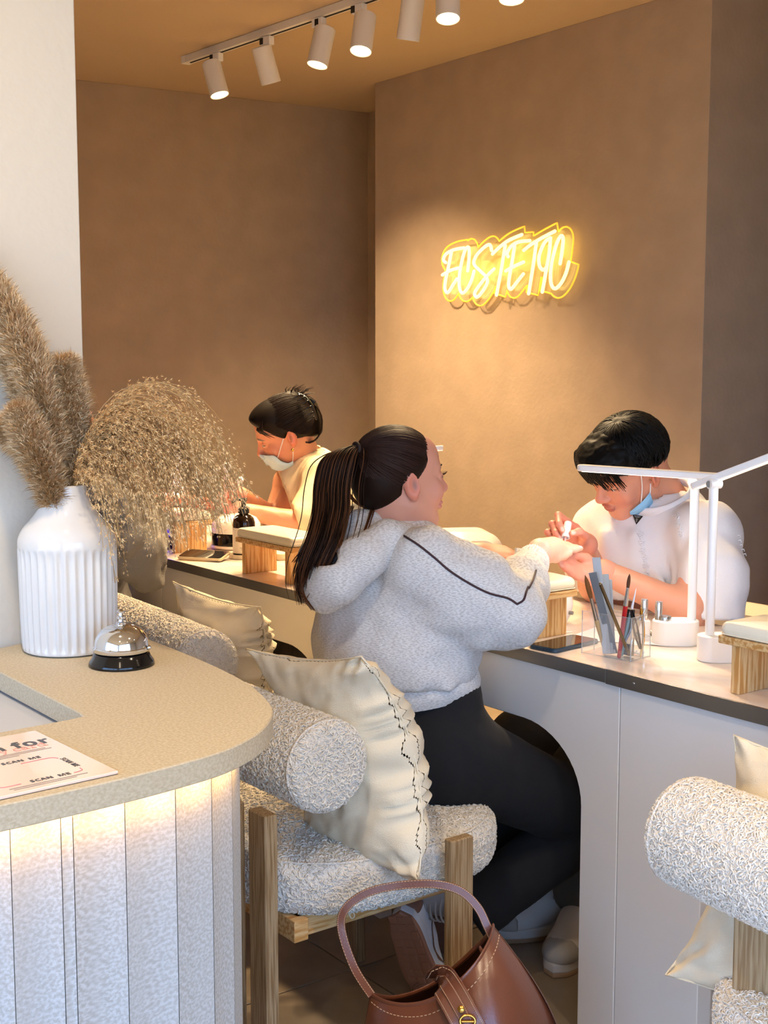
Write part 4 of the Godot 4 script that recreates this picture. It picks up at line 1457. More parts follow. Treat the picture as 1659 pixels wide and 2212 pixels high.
	extr(m, round_rect(0.205, 0.145, 0.06, 10), -0.07, 0.07, 0.022, Transform3D(Basis(), Vector3(0, 0.0725, 0)))
	part(uv, "shell", m, mat("#efe7da", 0.12))
	m = Mb.new()
	rbox(m, Vector3(0.13, 0.055, 0.01), 0.012, Transform3D(Basis(), Vector3(0, 0.032, 0.067)))
	part(uv, "opening", m, mat("#3b3733", 0.6))
	# left station: black curing lamp with violet diodes, white lamp with black band, pump bottle on its tray
	uv = thing("curing_lamp", "black nail curing lamp with violet lights at the grey coat's sleeve", "nail lamp", TF * Vector3(-2.10, 0.7702, -0.10), TURN)
	m = Mb.new()
	extr(m, round_rect(0.17, 0.10, 0.03, 6), -0.08, 0.08, 0.01, Transform3D(Basis(Vector3.UP, PI / 2), Vector3(0, 0.05, 0)))
	part(uv, "shell", m, M.black_gloss)
	for k in 2:
		m = Mb.new()
		lathe(m, [Vector2(0.0003, 0.004), Vector2(0.004, 0.003), Vector2(0.0058, 0)], 14, Transform3D(Basis(Vector3.BACK, -PI / 2), Vector3(0.081, 0.055, 0.028 - 0.032 * k)))
		part(uv, "violet_led_light", m, glow("#6a4cff", 9.0))
	var ol := OmniLight3D.new()
	ol.name = "violet_light"; ol.light_color = Color(0.42, 0.3, 1.0); ol.light_energy = 0.006; ol.light_size = 0.02; ol.omni_attenuation = 2.0; ol.shadow_enabled = true
	uv.add_child(ol)
	ol.position = Vector3(0.1, 0.055, 0.01)
	uv = thing("nail_lamp", "white dome nail lamp with black band beside the pump bottle", "nail lamp", TF * Vector3(-1.96, 0.7702, -0.30), TURN)
	m = Mb.new()
	lathe(m, [Vector2(0.08, 0.052), Vector2(0.078, 0.08), Vector2(0.066, 0.098), Vector2(0.045, 0.108), Vector2(0.0005, 0.112)], 36)
	part(uv, "dome", m, mat("#f0e8da", 0.2))
	m = Mb.new()
	lathe(m, [Vector2(0.0005, 0.012), Vector2(0.078, 0.012), Vector2(0.0805, 0.014), Vector2(0.0805, 0.05), Vector2(0.079, 0.052), Vector2(0.0005, 0.052)], 36)
	part(uv, "band", m, M.black_gloss)
	m = Mb.new()
	lathe(m, [Vector2(0.0005, 0), Vector2(0.076, 0), Vector2(0.083, 0.004), Vector2(0.081, 0.012), Vector2(0.0005, 0.012)], 36)
	part(uv, "base", m, mat("#f0e8da", 0.3))
	var tp := TF * (Vector3(-1.742, 0.77, -0.165) + Vector3(0, 0, -0.035))
	m = Mb.new()
	lathe(m, [Vector2(0.0005, 0), Vector2(0.045, 0), Vector2(0.047, 0.002), Vector2(0.047, 0.014), Vector2(0.044, 0.014), Vector2(0.043, 0.005), Vector2(0.0005, 0.005)], 36)
	solo("tray", m, mat("#d8ccb4", 0.5), "small round cream tray under the amber pump bottle", "tray", tp)
	var pb := thing("pump_bottle", "amber pump bottle with white label beside the tan hand rest", "bottle", tp + Vector3(0, 0.0052, 0))
	m = Mb.new()
	lathe(m, [Vector2(0.0005, 0), Vector2(0.032, 0), Vector2(0.0345, 0.003), Vector2(0.0345, 0.105), Vector2(0.031, 0.118), Vector2(0.022, 0.127), Vector2(0.0145, 0.130), Vector2(0.0145, 0.136)], 36)
	part(pb, "bottle", m, mat("#1f120a", 0.1))
	m = Mb.new()
	lathe(m, [Vector2(0.0349, 0.012), Vector2(0.0349, 0.09)], 36)
	part(pb, "label", m, mat("#e9dfcd", 0.6))
	for q in [[0.075, 0.014], [0.068, 0.02], [0.05, 0.012], [0.03, 0.018], [0.025, 0.012]]:
		m = Mb.new()
		var arc := []
		for k in 7:
			var an: float = 0.0 + (float(k) / 6.0 - 0.5) * q[1] / 0.035
			arc.append(Vector3(sin(an) * 0.0351, q[0], cos(an) * 0.0351))
		tube(m, arc, 0.0007, 4)
		part(pb, "printed_line", m, mat("#8f8676", 0.6))
	m = Mb.new()
	lathe(m, [Vector2(0.0175, 0.134), Vector2(0.0175, 0.150), Vector2(0.015, 0.153), Vector2(0.0075, 0.154), Vector2(0.0075, 0.170), Vector2(0.011, 0.171), Vector2(0.011, 0.180), Vector2(0.0005, 0.181)], 24)
	tube(m, [Vector3(0, 0.175, 0), Vector3(-0.02, 0.176, 0.012), Vector3(-0.034, 0.168, 0.02)], 0.0045, 10)
	part(pb, "pump", m, M.black)
	m = Mb.new()
	lathe(m, [Vector2(0.0005, 0), Vector2(0.02, 0), Vector2(0.0215, 0.002), Vector2(0.0215, 0.018), Vector2(0.02, 0.02), Vector2(0.0005, 0.02)], 30)
	solo("sponge_disc", m, mat("#d9c7a3", 0.8), "small round tan pad between the left hand rest's legs", "pad", TF * Vector3(-1.639, 0.77, -0.2708))
	# the young man's stool, its cream back just showing
	var st := thing("technician_chair", "cream padded chair back behind the young man in white", "chair", TF * Vector3(-0.50, 0, -0.76), TURN)
	m = Mb.new()
	extr(m, round_rect(0.44, 0.30, 0.13, 8), -0.04, 0.04, 0.03, Transform3D(Basis(Vector3.RIGHT, -0.1), Vector3(0.10, 0.575, -0.25)), 60.0)
	part(st, "backrest", m, mat("#dccbb0", 0.6))
	m = Mb.new()
	var plan := round_rect(0.44, 0.42, 0.1, 6)
	puck(m, plan, 0.34, 0.405, 0.03, 0.008)
	part(st, "seat", m, mat("#dccbb0", 0.6))
	m = Mb.new()
	tube(m, [Vector3(0, 0.06, 0), Vector3(0, 0.35, 0)], 0.025, 16)
	rbox(m, Vector3(0.05, 0.02, 0.30), 0.006, Transform3D(Basis(), Vector3(0.05, 0.335, -0.14)), 1)
	rbox(m, Vector3(0.05, 0.22, 0.02), 0.006, Transform3D(Basis(), Vector3(0.06, 0.44, -0.285)), 1)
	part(st, "column", m, M.chrome)
	for k in 5:
		m = Mb.new()
		var an := TAU * k / 5.0 + 0.3
		tube(m, [Vector3(0, 0.075, 0), Vector3(cos(an) * 0.27, 0.055, sin(an) * 0.27)], [0.02, 0.013], 10, 2)
		part(st, "foot", m, M.chrome)
		m = Mb.new()
		tube(m, [Vector3(cos(an) * 0.26 - sin(an) * 0.012, 0.027, sin(an) * 0.26 + cos(an) * 0.012), Vector3(cos(an) * 0.26 + sin(an) * 0.012, 0.027, sin(an) * 0.26 - cos(an) * 0.012)], 0.027, 16)
		part(st, "caster", m, M.black)

func fold() -> Mb:
	var m := Mb.new()
	var f := func(u: float, w: float) -> Vector3:
		return Vector3(0.02 + 0.11 * (u - 0.5) * (1.0 - 0.5 * w), 0.002 + 0.022 * sin(PI * w) * (0.4 + 0.6 * u), -0.03 + 0.09 * w)
	sheet(m, f, 8, 8)
	return m

func plants() -> void:
	var base := Vector3(-0.4169, 0.98, -1.692)
	var o := thing("vase", "glossy white vase with vertical ribs holding dried grasses on the reception desk", "vase", base)
	var prof := catmull([Vector2(0.052, 0.0), Vector2(0.0585, 0.0015), Vector2(0.0612, 0.006), Vector2(0.0625, 0.03), Vector2(0.0635, 0.08), Vector2(0.064, 0.13), Vector2(0.0640, 0.143), Vector2(0.0625, 0.152), Vector2(0.056, 0.164), Vector2(0.045, 0.176), Vector2(0.0345, 0.190), Vector2(0.0285, 0.203), Vector2(0.0265, 0.2145), Vector2(0.0262, 0.217), Vector2(0.0250, 0.2185), Vector2(0.0238, 0.217), Vector2(0.0235, 0.200), Vector2(0.03, 0.18)], 4)
	var m := Mb.new()
	var f := func(u: float, w: float) -> Vector3:
		var k := w * (prof.size() - 1)
		var p: Vector2 = prof[int(k)].lerp(prof[mini(int(k) + 1, prof.size() - 1)], k - int(k))
		var an := TAU * u
		var amt := smoothstep(0.003, 0.012, p.y) * (1.0 - smoothstep(0.128, 0.140, p.y))
		var r := p.x - 0.0034 * amt * pow(absf(cos(an * 17.0)), 1.6)
		return Vector3(cos(an) * r, p.y, sin(an) * r)
	sheet(m, f, 272, 60, 1.0, true)
	if m.n[30].dot(Vector3(m.v[30].x, 0, m.v[30].z)) < 0.0:
		for k in m.n.size(): m.n[k] = -m.n[k]
	lathe(m, [Vector2(0.0005, 0.0003), Vector2(0.053, 0.0003)], 40)
	part(o, "body", m, mat("#d0cbc3", 0.07))
	var mouth := base + Vector3(0, 0.213, 0)
	# pampas plumes
	var tuft := Mb.new()
	var r := RandomNumberGenerator.new(); r.seed = 4
	for k in 7:
		var an := r.randf() * TAU; var sp := r.randf_range(0.1, 0.55)
		var ln := r.randf_range(0.011, 0.021)
		var d := Vector3(cos(an) * sp, 1, sin(an) * sp).normalized()
		var sd := d.cross(Vector3(sin(an * 3.0), 0.2, cos(an * 2.0))).normalized() * 0.00036
		var p1 := d * ln * 0.55; var p2 := d * ln + Vector3(cos(an), -0.6, sin(an)) * ln * 0.16
		var nn := Vector3(cos(an), 0.4, sin(an)).normalized()
		var a0 := tuft.vert(-sd, nn); var a1 := tuft.vert(sd, nn); var b0 := tuft.vert(p1 - sd * 0.9, nn); var b1 := tuft.vert(p1 + sd * 0.9, nn); var c0 := tuft.vert(p2, nn)
		tuft.quad(a0, a1, b1, b0); tuft.tri(b0, b1, c0)
	var tm := tuft.mesh()
	var fluff := mat("#ffffff", 0.9)
	fluff.vertex_color_use_as_albedo = true
	fluff.backlight_enabled = true; fluff.backlight = Color(0.5, 0.45, 0.38)
	var stem := mat("#b08d5c", 0.8)
	var plumes := [
		["tall pampas plume sweeping up to the left photo edge", [Vector3(-0.004, -0.06, 0), Vector3(-0.012, 0.06, 0.01), Vector3(-0.032, 0.15, 0.02), Vector3(-0.068, 0.235, 0.02), Vector3(-0.125, 0.315, 0.02)], 0.20, 0.024, 3400],
		["pampas plume standing straight above the vase, furthest right", [Vector3(0.004, -0.06, 0), Vector3(0.007, 0.05, -0.012), Vector3(0.008, 0.11, -0.01), Vector3(0.002, 0.165, -0.005)], 0.18, 0.020, 2300],
		["short pampas plume with a blunt pale tip, leaning left in front", [Vector3(-0.006, -0.05, 0.008), Vector3(-0.018, 0.02, 0.03), Vector3(-0.034, 0.07, 0.04), Vector3(-0.046, 0.104, 0.04)], 0.16, 0.024, 2300],
		["pampas plume behind, drooping to the left edge of the photo", [Vector3(-0.004, -0.05, -0.008), Vector3(-0.02, 0.04, -0.02), Vector3(-0.048, 0.12, -0.02), Vector3(-0.075, 0.19, -0.02), Vector3(-0.095, 0.235, -0.015)], 0.22, 0.023, 2600],
		["low pampas plume leaning out left under the others", [Vector3(-0.006, -0.05, 0.0), Vector3(-0.026, 0.02, 0.0), Vector3(-0.055, 0.062, 0.005), Vector3(-0.078, 0.082, 0.01)], 0.25, 0.017, 1500]]
	for q in plumes:
		var pl := thing("pampas_plume", q[0], "dried plant", mouth)
		var pts := catmull(q[1], 8)
		m = Mb.new()
		tube(m, pts, 0.0014, 6)
		part(pl, "stem", m, stem)
		var xs := []; var cs := []
		for k in int(q[4] * 2.2):
			var t := r.randf_range(q[2], 1.0)
			var fi := t * (pts.size() - 1)
			var i0 := mini(int(fi), pts.size() - 2)
			var p: Vector3 = pts[i0].lerp(pts[i0 + 1], fi - i0)
			var dr: Vector3 = (pts[i0 + 1] - pts[i0]).normalized()
			var an := r.randf() * TAU
			var sd := dr.cross(Vector3(cos(an), sin(an * 1.7), sin(an))).normalized()
			var w: float = q[3] * (0.30 + 0.7 * sin(PI * clampf(0.12 + 0.80 * (t - q[2]) / (1.0 - q[2]), 0.0, 1.0)))
			var rr := sqrt(r.randf()) * w * 0.85
			var out := (dr * 0.85 + sd * r.randf_range(0.5, 1.25)).normalized()
			xs.append(Transform3D(frame(Vector3.ZERO, out, Vector3(r.randf() - 0.5, r.randf() - 0.5, r.randf() - 0.5)).basis.scaled(Vector3.ONE * r.randf_range(0.6, 1.1)), p + sd * rr))
			var c := Color("#d2a873").lerp(Color("#fae3bd"), r.randf() * 0.65 + 0.35 * rr / w).srgb_to_linear()
			cs.append(c)
		swarm(pl, "plume", tm, fluff, xs, cs)
	# arching dried grass
	var gr := thing("dried_grass", "bunch of feathery tan dried grass arching out of the vase to the right", "dried plant", mouth)
	var fl := Mb.new()
	for k in 4:
		var an := TAU * k / 4.0 + 0.3
		var d := Vector3(cos(an) * 0.75, 0.75, sin(an) * 0.75).normalized()
		var s2 := d.cross(Vector3.UP).normalized() * 0.00062
		var nn := d.cross(s2).normalized()
		var a0 := fl.vert(Vector3.ZERO, nn); var a1 := fl.vert(d * 0.0022 - s2, nn); var a2 := fl.vert(d * 0.0022 + s2, nn); var a3 := fl.vert(d * 0.005, nn)
		fl.tri(a0, a1, a2); fl.tri(a1, a3, a2)
	var fm := fl.mesh()
	var gm := mat("#b08e5e", 0.85)
	var stems := Mb.new()
	var xs := []; var cs := []
	var px := 0.000595
	for k in 185:
		var s := pow(r.randf(), 0.75)
		var R := lerpf(100.0, 408.0, s) * r.randf_range(0.92, 1.03)
		var Hh := lerpf(60.0, 258.0, pow(s, 0.55)) * r.randf_range(0.62, 1.02)
		if r.randf() < 0.25: Hh *= 0.6
		var drop := lerpf(150.0, 20.0, s) * r.randf_range(0.4, 1.1) + r.randf_range(-50.0, 70.0) * (1.0 - 0.25 * s)
		var dz := r.randf_range(-1.0, 1.0) * 0.085
		var b0 := Vector3(0.006 + 0.008 * r.randf(), -0.03, 0.006 * (r.randf() - 0.5))
		var b1 := Vector3(R * 0.12 * px, Hh * 1.15 * px, dz * 0.15)
		var b2 := Vector3(R * 0.80 * px, Hh * 1.42 * px, dz * 0.8)
		var b3 := Vector3(R * px, -drop * px, dz)
		var pts := []
		for j in 19:
			var t := j / 18.0; var q := 1.0 - t
			pts.append(b0 * q * q * q + b1 * 3.0 * q * q * t + b2 * 3.0 * q * t * t + b3 * t * t * t)
		tube(stems, pts, 0.00045, 3, 0)
		for j in 56:
			var t := lerpf(0.20, 1.0, pow(r.randf(), 0.8))
			var fi := t * 18.0
			var i0 := mini(int(fi), 17)
			var p: Vector3 = pts[i0].lerp(pts[i0 + 1], fi - i0)
			var dr: Vector3 = (pts[i0 + 1] - pts[i0]).normalized()
			var rnd := Vector3(r.randf() - 0.5, r.randf() - 0.5, r.randf() - 0.5)
			var off := rnd * 0.020 * sin(PI * clampf((1.02 - t) * 1.2 + 0.1, 0.0, 1.0))
			off.y -= 0.004 * r.randf()
			var out := (dr + rnd * 1.3).normalized()
			xs.append(Transform3D(frame(Vector3.ZERO, out).basis.scaled(Vector3.ONE * r.randf_range(0.65, 1.25)), p + off))
			cs.append(Color("#c0935a").lerp(Color("#eed3a2"), clampf(t * 0.75 + r.randf_range(-0.2, 0.25), 0.0, 1.0)).srgb_to_linear())
			if j % 5 == 0:
				tube(stems, [p - dr * 0.012, p + off * 0.6, p + off], 0.00028, 3, 0)
	var sp := part(gr, "stems", stems, gm)
	sp.set_meta("kind", "stuff")
	swarm(gr, "florets", fm, fluff, xs, cs)

func bag() -> void:
	var o := thing("handbag", "brown leather hobo handbag with gold clasp on the floor by the chair leg", "handbag", Vector3(0.14, 0, -2.08))
	var off := o.position
	var leather := bump(triplanar(mat("#73432e", 0.3), Vector3.ONE * 6.0), M.fine, 0.02)
	leather.clearcoat_enabled = true; leather.clearcoat = 0.25; leather.clearcoat_roughness = 0.25
	var lining := mat("#3a2118", 0.7)
	var thread := mat("#d8b48c", 0.6)
	var near := []; var far := []
	for q in [Vector3(-0.0231, 0.2975, -2.09), Vector3(0.0042, 0.3005, -2.055), Vector3(0.0385, 0.3085, -2.03), Vector3(0.0759, 0.3241, -2.015), Vector3(0.117, 0.3535, -2.01), Vector3(0.1514, 0.3866, -2.02), Vector3(0.1747, 0.4123, -2.05), Vector3(0.1841, 0.4184, -2.09)]: near.append(q - off)
	for q in [Vector3(-0.0231, 0.2975, -2.09), Vector3(0.0084, 0.2655, -2.14), Vector3(0.045, 0.2597, -2.165), Vector3(0.0861, 0.271, -2.18), Vector3(0.1267, 0.3034, -2.18), Vector3(0.1604, 0.3445, -2.165), Vector3(0.179, 0.3856, -2.13), Vector3(0.1841, 0.4184, -2.09)]: far.append(q - off)
	near = catmull(near, 6); far = catmull(far, 6)
	var n := near.size() - 1
	for side in 2:
		var rim: Array = near if side == 0 else far
		var sg := 1.0 if side == 0 else -1.0
		var f := func(u: float, w: float) -> Vector3:
			var k := u * n
			var p: Vector3 = rim[int(k)].lerp(rim[mini(int(k) + 1, n)], k - int(k))
			var e := sin(PI * clampf(u, 0.0, 1.0))
			var bot := Vector3(lerpf(-0.125, 0.165, u), 0.0 + 0.05 * pow(absf(2.0 * u - 1.0), 3.0), sg * 0.05 * e)
			var q := p.lerp(bot, w)
			q.z += sg * (0.075 * sin(PI * pow(w, 0.75)) * pow(e, 0.6)) + sg * 0.008 * sin(u * 9.0 + w * 4.0) * sin(PI * w)
			q.x += 0.05 * sin(PI * w) * (u - 0.35) * 1.6
			return q
		var m := Mb.new()
		sheet(m, f, 48, 30)
		for k in m.n.size():
			if m.n[k].z * sg < 0.0: m.n[k] = -m.n[k]
		part(o, "front_panel" if side == 0 else "back_panel", m, leather)
		var ln := Mb.new()
		var g := func(u: float, w: float) -> Vector3:
			var p: Vector3 = f.call(u, w * 0.96)
			return p - Vector3(0, 0, sg * 0.004)
		sheet(ln, g, 40, 12)
		for k in ln.n.size():
			if ln.n[k].z * sg > 0.0: ln.n[k] = -ln.n[k]
		part(o, "lining", ln, leather if side == 1 else lining)
		m = Mb.new()
		tube(m, rim, Vector2(0.0022, 0.0048), 8, 2, false, Vector3.UP)
		part(o, "rim_binding", m, leather)
		m = Mb.new()
		for k in range(1, n, 1):
			var p: Vector3 = f.call(float(k) / n, 0.035) + Vector3(0, 0, sg * 0.0012)
			var p2: Vector3 = f.call((k + 0.55) / n, 0.035) + Vector3(0, 0, sg * 0.0012)
			tube(m, [p, p2], 0.0007, 5)
		part(o, "stitching", m, thread)
	# carrying strap
	var sp := catmull([Vector3(-0.0207, 0.2983, -2.085) - off, Vector3(-0.0509, 0.3354, -2.11) - off, Vector3(-0.0726, 0.3923, -2.13) - off, Vector3(-0.0671, 0.4273, -2.135) - off, Vector3(-0.0314, 0.4541, -2.14) - off, Vector3(0.0242, 0.4682, -2.14) - off, Vector3(0.0873, 0.4747, -2.13) - off, Vector3(0.1303, 0.4666, -2.12) - off, Vector3(0.1589, 0.4422, -2.11) - off, Vector3(0.174, 0.4139, -2.1) - off, Vector3(0.1848, 0.3917, -2.095) - off], 6)
	var m := Mb.new()
	pass
	part(o, "strap", strap(sp, 0.0145, 0.0032), leather)
	m = Mb.new()
	for e in [-1.0, 1.0]:
		var s := strap_edge(sp, 0.0058 * e, 0.0019)
		for k in range(0, s.size() - 1):
			tube(m, [s[k].lerp(s[k + 1], 0.1), s[k].lerp(s[k + 1], 0.42)], 0.0006, 4)
			tube(m, [s[k].lerp(s[k + 1], 0.6), s[k].lerp(s[k + 1], 0.92)], 0.0006, 4)
	part(o, "stitching", m, thread)
	# closing tab with gold fittings, over the near rim
	var tb := catmull([Vector3(0.094, 0.3123, -2.12) - off, Vector3(0.095, 0.3515, -2.04) - off, Vector3(0.1017, 0.3603, -1.99) - off, Vector3(0.1146, 0.3473, -1.965) - off, Vector3(0.1334, 0.3191, -1.945) - off, Vector3(0.1538, 0.2833, -1.94) - off], 5)
	part(o, "closing_tab", strap(tb, 0.05, 0.003), leather)
	part(o, "tab_strap", strap(lift(tb, 0.004), 0.019, 0.002), leather)
	m = Mb.new()
	for e in [-0.021, -0.008, 0.008, 0.021]:
		var s := strap_edge(lift(tb, 0.003 if absf(e) < 0.01 else 0.0008), e, 0.0018)
		for k in range(1, s.size() - 1):
			for j in 3:
				tube(m, [s[k].lerp(s[k + 1], j / 3.0 + 0.04), s[k].lerp(s[k + 1], j / 3.0 + 0.24)], 0.0006, 4)
	part(o, "stitching", m, thread)
	m = Mb.new()
	var g0: Vector3 = Vector3(0.1215, 0.346, -1.945) - off
	lathe(m, [Vector2(0.0003, 0.005), Vector2(0.003, 0.0045), Vector2(0.0055, 0.003), Vector2(0.006, 0.0)], 20, frame(g0, Vector3(-0.1, 0.45, 0.9)))
	part(o, "gold_stud", m, M.gold)
	m = Mb.new()
	var g1: Vector3 = Vector3(0.1312, 0.3313, -1.935) - off
	var ring := []
	for k in 24: ring.append(g1 + Vector3(cos(TAU * k / 24.0) * 0.012, sin(TAU * k / 24.0) * 0.0085, -0.003 * sin(TAU * k / 24.0)))
	tube(m, ring, 0.0022, 8, 0, true)
	tube(m, [g1 + Vector3(-0.009, 0, 0.001), g1 + Vector3(0.009, 0, 0.001)], 0.002, 8, 2)
	part(o, "gold_clasp", m, M.gold)
	m = Mb.new()
	tube(m, catmull([Vector3(0.1603, 0.3886, -2.07) - off, Vector3(0.1634, 0.3868, -2.06) - off, Vector3(0.1707, 0.3859, -2.055) - off], 4), Vector2(0.0022, 0.005), 8, 2)
	part(o, "inner_tab", m, leather)

func strap_frames(p: Array) -> Array:
	var out := []
	for k in p.size():
		var d: Vector3 = (p[mini(k + 1, p.size() - 1)] - p[maxi(k - 1, 0)]).normalized()
		var view := Vector3(0, 0.25, 1).normalized()
		var side := d.cross(view).normalized()
		out.append([side, side.cross(d).normalized()])
	return out

func lift(p: Array, h: float) -> Array:
	var fr := strap_frames(p); var out := []
	for k in p.size(): out.append(p[k] + fr[k][1] * h)
	return out

func strap_edge(p: Array, e: float, h: float) -> Array:
	var fr := strap_frames(p); var out := []
	for k in p.size(): out.append(p[k] + fr[k][0] * e + fr[k][1] * h)
	return out

func strap(p: Array, w: float, th: float) -> Mb:
	# a flat band: its broad side faces the room
	var m := Mb.new()
	var fr := strap_frames(p)
	var sec := round_rect(w, th, th * 0.45, 3)
	var f := func(u: float, v: float) -> Vector3:
		var k := mini(int(round(u * (p.size() - 1))), p.size() - 1)
		var q := sec[int(round(v * sec.size())) % sec.size()]
		return p[k] + fr[k][0] * q.x + fr[k][1] * q.y
	sheet(m, f, p.size() - 1, sec.size())
	var c: Vector3 = p[0]
	var sgn := 1.0 if m.n[0].dot(m.v[0] - c) > 0.0 else -1.0
	for k in m.n.size(): m.n[k] *= sgn
	return m

# ---------- people ----------
func snap(s: Sdf, p: Vector3, off := 0.0) -> Vector3:
	var all := PackedInt32Array(range(s.kind.size()))
	for k in 8:
		var d := s.at(p, all) - off
		var e := 0.002
		var g := Vector3(s.at(p + Vector3(e, 0, 0), all) - s.at(p - Vector3(e, 0, 0), all), s.at(p + Vector3(0, e, 0), all) - s.at(p - Vector3(0, e, 0), all), s.at(p + Vector3(0, 0, e), all) - s.at(p - Vector3(0, 0, e), all)).normalized()
		p -= g * d * 0.9
	return p

# the place where a line of sight through p meets the body
func hit(s: Sdf, p: Vector3, off := 0.0) -> Vector3:
	var all := PackedInt32Array(range(s.kind.size()))
	var eye := Vector3(0, 1.35, 0)
	var d := (p - eye).normalized()
	var t := (p - eye).length() - 0.5
	for k in 40:
		var e := s.at(eye + d * t, all) - off
		if e < 0.0004: break
		t += e * 0.8
	var q := eye + d * t
	return q if (q - p).length() < 0.35 else snap(s, p, off)

func fingers(s: Sdf, wrist: Vector3, chains: Array, k: float, skin: Color, nail: Color, view := Vector3(0, 0.3, 1)) -> void:
	# a hand given by its joints: thumb first, each chain from the palm to the tip
	s.base_col = skin
	var rad := [[0.0118, 0.0105, 0.0096, 0.0076], [0.0098, 0.0086, 0.0079, 0.0066], [0.0100, 0.0088, 0.0079, 0.0066], [0.0096, 0.0083, 0.0075, 0.0063], [0.0088, 0.0074, 0.0067, 0.0056]]
	var mid := Vector3.ZERO
	for f in range(1, 5): mid += chains[f][0] * 0.25
	for f in 5:
		var c: Array = chains[f]
		s.cone(wrist.lerp(c[0], 0.12), c[0], (0.0150 if f else 0.0135) * k, rad[f][0] * 1.1 * k, 0.016)
		for g in c.size() - 1:
			s.cone(c[g], c[g + 1], rad[f][g] * k, rad[f][mini(g + 1, 3)] * k, 0.0045)
		var d: Vector3 = (c[c.size() - 1] - c[c.size() - 2]).normalized()
		var out := (view - d * d.dot(view)).normalized()
		s.paint(c[c.size() - 1] + out * 0.0052 * k, Vector3(0.0050, 0.0075, 0.0035) * k, basis_yz(d, out), nail, 0.25)
	s.cone(wrist, wrist.lerp(mid, 0.75), 0.0205 * k, 0.0165 * k, 0.02)

# head: local y up, z out of the face, x to the person's left
func head(s: Sdf, x: Transform3D, k: float, skin: Color, lip: Color, brow: Color) -> void:
	var b := x.basis
	var P := func(a: float, c: float, d: float) -> Vector3: return x.origin + b * (Vector3(a, c, d) * k)
	s.base_col = skin
	s.ell(P.call(0, 0.030, -0.015), Vector3(0.0735, 0.083, 0.093) * k, b, 0.01)
	s.ell(P.call(0, -0.030, 0.028), Vector3(0.057, 0.072, 0.060) * k, b, 0.03 * k)
	s.ell(P.call(0, 0.045, 0.045), Vector3(0.056, 0.045, 0.040) * k, b, 0.02 * k)
	s.ell(P.call(0, -0.094, 0.062), Vector3(0.020, 0.015, 0.017) * k, b, 0.022 * k)
	for q in [-1.0, 1.0]:
		s.cone(P.call(q * 0.050, -0.050, 0.0), P.call(q * 0.016, -0.094, 0.056), 0.017 * k, 0.014 * k, 0.028 * k)
		s.ell(P.call(q * 0.036, -0.028, 0.060), Vector3(0.024, 0.022, 0.020) * k, b, 0.02 * k)
		s.cone(P.call(q * 0.012, 0.022, 0.083), P.call(q * 0.042, 0.020, 0.066), 0.009 * k, 0.008 * k, 0.014 * k)
	s.cone(P.call(0, 0.012, 0.084), P.call(0, -0.026, 0.103), 0.0075 * k, 0.0095 * k, 0.012 * k)
	s.ell(P.call(0, -0.030, 0.1035), Vector3(0.0105, 0.0095, 0.0095) * k, b, 0.008 * k)
	for q in [-1.0, 1.0]:
		s.ell(P.call(q * 0.0115, -0.034, 0.094), Vector3(0.0075, 0.0065, 0.009) * k, b, 0.006 * k)
		s.ell(P.call(q * 0.0065, -0.0405, 0.0985), Vector3(0.003, 0.0025, 0.004) * k, b, 0.002 * k, Color(0, 0, 0, 0), 1)
		# eye socket, lids
		s.ell(P.call(q * 0.031, 0.003, 0.088), Vector3(0.017, 0.0085, 0.012) * k, b, 0.012 * k, Color(0, 0, 0, 0), 1)
		s.ell(P.call(q * 0.031, 0.002, 0.0735), Vector3(0.0145, 0.0125, 0.0125) * k, b, 0.004 * k)
		s.paint(P.call(q * 0.030, 0.0215, 0.082), Vector3(0.019, 0.0035, 0.022) * k, b * Basis(Vector3.BACK, q * -0.14), brow, 0.35)
		s.paint(P.call(q * 0.031, 0.0005, 0.085), Vector3(0.0150, 0.0022, 0.014) * k, b, Color("#2a1a14"), 0.3)
		s.paint(P.call(q * 0.040, -0.035, 0.065), Vector3(0.026, 0.022, 0.03) * k, b, Color(skin.lerp(Color("#d8685c"), 0.22), 0.8), 0.6)
		# ear
		var eb := b * Basis(Vector3.UP, q * 0.42) * Basis(Vector3.RIGHT, -0.12)
		s.ell(P.call(q * 0.0755, -0.006, -0.012), Vector3(0.0062, 0.030, 0.0175) * k, eb, 0.004 * k)
		s.ell(P.call(q * 0.0725, -0.031, -0.006), Vector3(0.0055, 0.009, 0.008) * k, eb, 0.005 * k)
		s.ell(P.call(q * 0.0815, -0.003, -0.009), Vector3(0.0050, 0.0185, 0.0095) * k, eb, 0.004 * k, Color(0, 0, 0, 0), 1)
		s.ell(P.call(q * 0.0740, -0.009, -0.001), Vector3(0.006, 0.006, 0.005) * k, b, 0.004 * k)
		s.paint(P.call(q * 0.0790, -0.006, -0.012), Vector3(0.010, 0.034, 0.021) * k, eb, Color(skin.lerp(Color("#e0553c"), 0.30), 0.9), 0.3)
		s.paint(P.call(q * 0.0795, -0.004, -0.008), Vector3(0.006, 0.010, 0.005) * k, eb, Color(skin.darkened(0.35), 0.7), 0.5)
	# mouth
	s.ell(P.call(0, -0.0585, 0.0885), Vector3(0.0215, 0.0055, 0.0075) * k, b, 0.006 * k)
	s.ell(P.call(0, -0.0680, 0.0860), Vector3(0.0180, 0.0065, 0.0080) * k, b, 0.006 * k)
	s.cone(P.call(-0.019, -0.0630, 0.0915), P.call(0.019, -0.0630, 0.0915), 0.0012 * k, 0.0012 * k, 0.003 * k, Color(0, 0, 0, 0), 1)
	s.paint(P.call(0, -0.0632, 0.093), Vector3(0.023, 0.0105, 0.014) * k, b, lip, 0.25)
	s.paint(P.call(0, -0.033, 0.106), Vector3(0.014, 0.012, 0.014) * k, b, Color(skin.lerp(Color("#d8685c"), 0.25), 0.8), 0.5)

